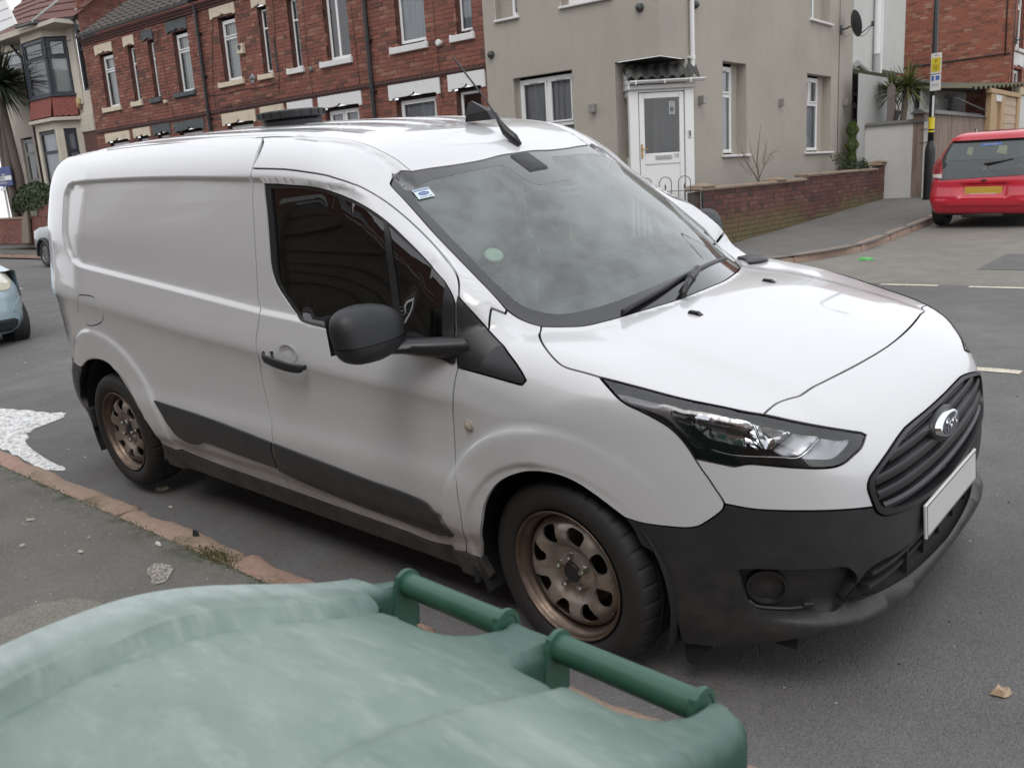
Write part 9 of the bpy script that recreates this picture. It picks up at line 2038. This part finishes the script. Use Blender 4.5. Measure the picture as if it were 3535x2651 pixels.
# palm, hedge, front wall, sold board
cordyline('cordyline_palm',(-29.6,8.45,.55),[(.0,0,5.0,2.1)],'tall shaggy dark cordyline palm in front of the cream bay house',[([(-.45,0,0),(-.42,0,1.8),(-.1,0,4.2),(0,0,5.0)],[.16,.15,.13,.10]),([(-.02,.1,0),(.02,.1,2.2),(.02,0,4.0),(0,0,4.9)],[.15,.14,.11,.08]),([(-1.3,.3,0),(-1.25,.2,2.5),(-1.0,.1,4.0)],[.14,.14,.10])],.62,420,5,M_PALD)
hd=empty('evergreen_bush',(-28.4,8.50,.55),0,'rounded dark evergreen bush over the low front wall at the left','bush'); B=MB()
def fhed(R):
    a=R.uniform(0,2*math.pi);e=R.uniform(-.2,1)*math.pi/2; rr=R.uniform(.75,1.03)**.5*(1+.06*math.sin(a*7+e*5)); return (1.75*rr*math.cos(a)*math.cos(e)*(.9),.45*rr*math.sin(a)*math.cos(e),1.25+.62*rr*math.sin(e)),(math.cos(a),math.sin(a),.5)
leaves(B,6500,fhed,.085,12,.5); B.build('foliage',M_HEDGE,hd); B=MB(); B.tube([(0,0,0),(0,0,1.2)],.05,6); B.tube([(.6,0,0),(.5,0,1.2)],.04,6); B.build('stems',M_TWIG,hd)
FW=House('front_wall',(-8.9,8.17+.04),math.radians(.0),.6,'low red brick front wall below the evergreen bush at the far left','wall',u0=-20.5)
brickwork(FW,-26,-18.0,.6,1.38,MB_FAR,M_MORT,(),seed=41,nsing=120,flem=.3,visible=lambda u,z:u>-22.5)
FW.box('wall_core',(-26,.02,.5),(-18.0,.22,1.37),M_MORTD); FW.box('coping',(-26,-.03,1.375),(-19.35,.24,1.44),M_COPE,.01)
brickwork(FW,-18.75,-18.0,1.38,1.72,MB_FAR,M_MORT,(),seed=42,nsing=20,y=-.001); FW.box('wall_pier_core',(-18.75,.02,1.3),(-18.0,.3,1.70),M_MORTD)
fp_=MB(); fp_.add([(-20.15,-.12,.62),(-19.55,-.12,.62),(-19.30,-.12,1.62),(-19.45,-.12,1.66),(-19.9,-.12,1.30),(-20.15,-.05,.62),(-19.55,-.05,.62),(-19.30,-.05,1.62),(-19.45,-.05,1.66),(-19.9,-.05,1.30)],[(0,1,2,3,4),(0,5,6,1),(1,6,7,2),(3,8,9,4)]); FW.add(fp_,'rendered_buttress',simple_cache('buttress_brown',(.20,.16,.125),.9))
SB=empty('sold_board',(-30.1,8.32,.6),0,'blue and white estate agent board reading SOLD by the hedge','sign')
B=MB(); B.bbox((-.75,-.03,1.84),(.58,.0,2.44),.004); bd_=B.build('board',simple_cache('navy_blue',(.022,.040,.17),.5),SB)
B=MB(); B.bbox((-.75,-.036,2.015),(.585,-.031,2.155),.002); B.build('board_band',sgm,bd_)
textmesh('board_lettering','SOLD',.15,.002,simple_cache('navy_dark',(.03,.035,.07),.5),bd_,Tr(-.20,-.039,2.085)@Rx(math.radians(90)),sx=1.15)
textmesh('board_lettering','Estates',.11,.002,sgm,bd_,Tr(-.05,-.034,2.205)@Rx(math.radians(90)),sx=1.0); textmesh('board_lettering','Residential Services',.075,.002,sgm,bd_,Tr(-.15,-.034,1.945)@Rx(math.radians(90)))
B=MB(); B.tube([(-.52+.17*math.cos(a)*(1.2),-.034,2.33+.085*math.sin(a)+(.015*math.sin(3*a))) for a in np.linspace(0,2*math.pi,22,endpoint=False)],.014,5,closed=True); B.build('board_logo',sgm,bd_)
B=MB(); B.bbox((-.40,.0,0),(-.33,.05,2.44),.004); B.bbox((-.50,-.05,1.70),(-.05,-.02,1.80),.004); B.build('board_post',sgm,SB)
# ------------------------------- near side, behind the viewer: only seen in reflections
t=NT('weathered_lap_board'); n=t.noise(7,5,.7,stretch=(.2,1,3)); t.set(Base_Color=t.mix(n,(.085,.060,.045),(.20,.15,.11)),Roughness=.9); M_LAP=t.m
NF=empty('lap_fence',(-4,-3.5,.10),0,'weathered brown lap-board fence along the back of the near pavement','fence')
for k_ in range(13):
    for j in range(-5,6):
        x=j*1.85; 
        if k_*j==1e9: continue
        B=MB(); B.add([(x-.9,.0+.018,k_*.135),(x+.9,.018,k_*.135),(x+.9,.006,k_*.135+.145),(x-.9,.006,k_*.135+.145),(x-.9,.030,k_*.135),(x+.9,.030,k_*.135)],[(0,3,2,1),(0,1,5,4)]); 
        if j==-5 and k_==0: B0=B.build('fence_board',M_LAP,NF); BX=x
        else:
            o=bpy.data.objects.new('fence_board',B0.data); COL.objects.link(o); o.parent=NF; o.location=(x-BX,0,k_*.135)
for j in range(-5,7):
    B=MB(); B.bbox((j*1.85-.97,-.03,0),(j*1.85-.88,.06,1.86),.006); B.build('fence_post',M_LAP,NF)
NH=House('near_terrace',(-26,-6.6),0,.1,'brick terrace on the near side of the road, behind the viewer','house',u0=16)
no=[]
for i in range(9):
    a=1.2+i*3.7; no+= [(a,a+1.3,3.3,5.0),(a-.1,a+1.5,.9,2.5)]
NH2=Face(NH,(8,-6.6),math.pi)
wallplane(NH2,0,34,.1,6.0,no,simple_cache('near_brick_plain',(.20,.085,.065),.9))
for a,b_,c,d in no: 
    upvc(NH2,a+.02,b_-.02,c,d,.08,'transom',.3,cur='net',fw=.08,opening=(a,b_,c,d),reveal=M_LWHITE); lintel(NH2,a-.12,b_+.12,d+.003,d+.22,M_LWHITE); sill(NH2,a-.1,b_+.1,c-.12,c-.003,M_SILLW)
B=MB(); B.add([(0,-.2,5.95),(34,-.2,5.95),(34,4,8.6),(0,4,8.6)],[(0,1,2,3)]); NH2.add(B,'roof',simple_cache('brown_roof_tile',(.070,.060,.054),.85))
# overhead telephone wires, reflected in the windscreen and the bonnet
tw=empty('overhead_wires',(-8.9,8.6,5.6),0,'thin black overhead telephone wires crossing above the street','wires')
for i,(a,b_) in enumerate((((-8.5,8.5,6.3),(6,-9,7.3)),((-8.5,8.5,6.3),(7.5,-9,7.2)),((-14,8.3,6.0),(6,-9,7.3)),((-20,8,6.2),(6,-9,7.4)))):
    P=[Vector(a).lerp(Vector(b_),t_)-Vector((0,0,.5*math.sin(math.pi*t_)))-Vector((-8.9,8.6,5.6)) for t_ in np.linspace(0,1,24)]; B=MB(); B.tube(P,.010,5); B.build('telephone_wire',M_CAB,tw,True)
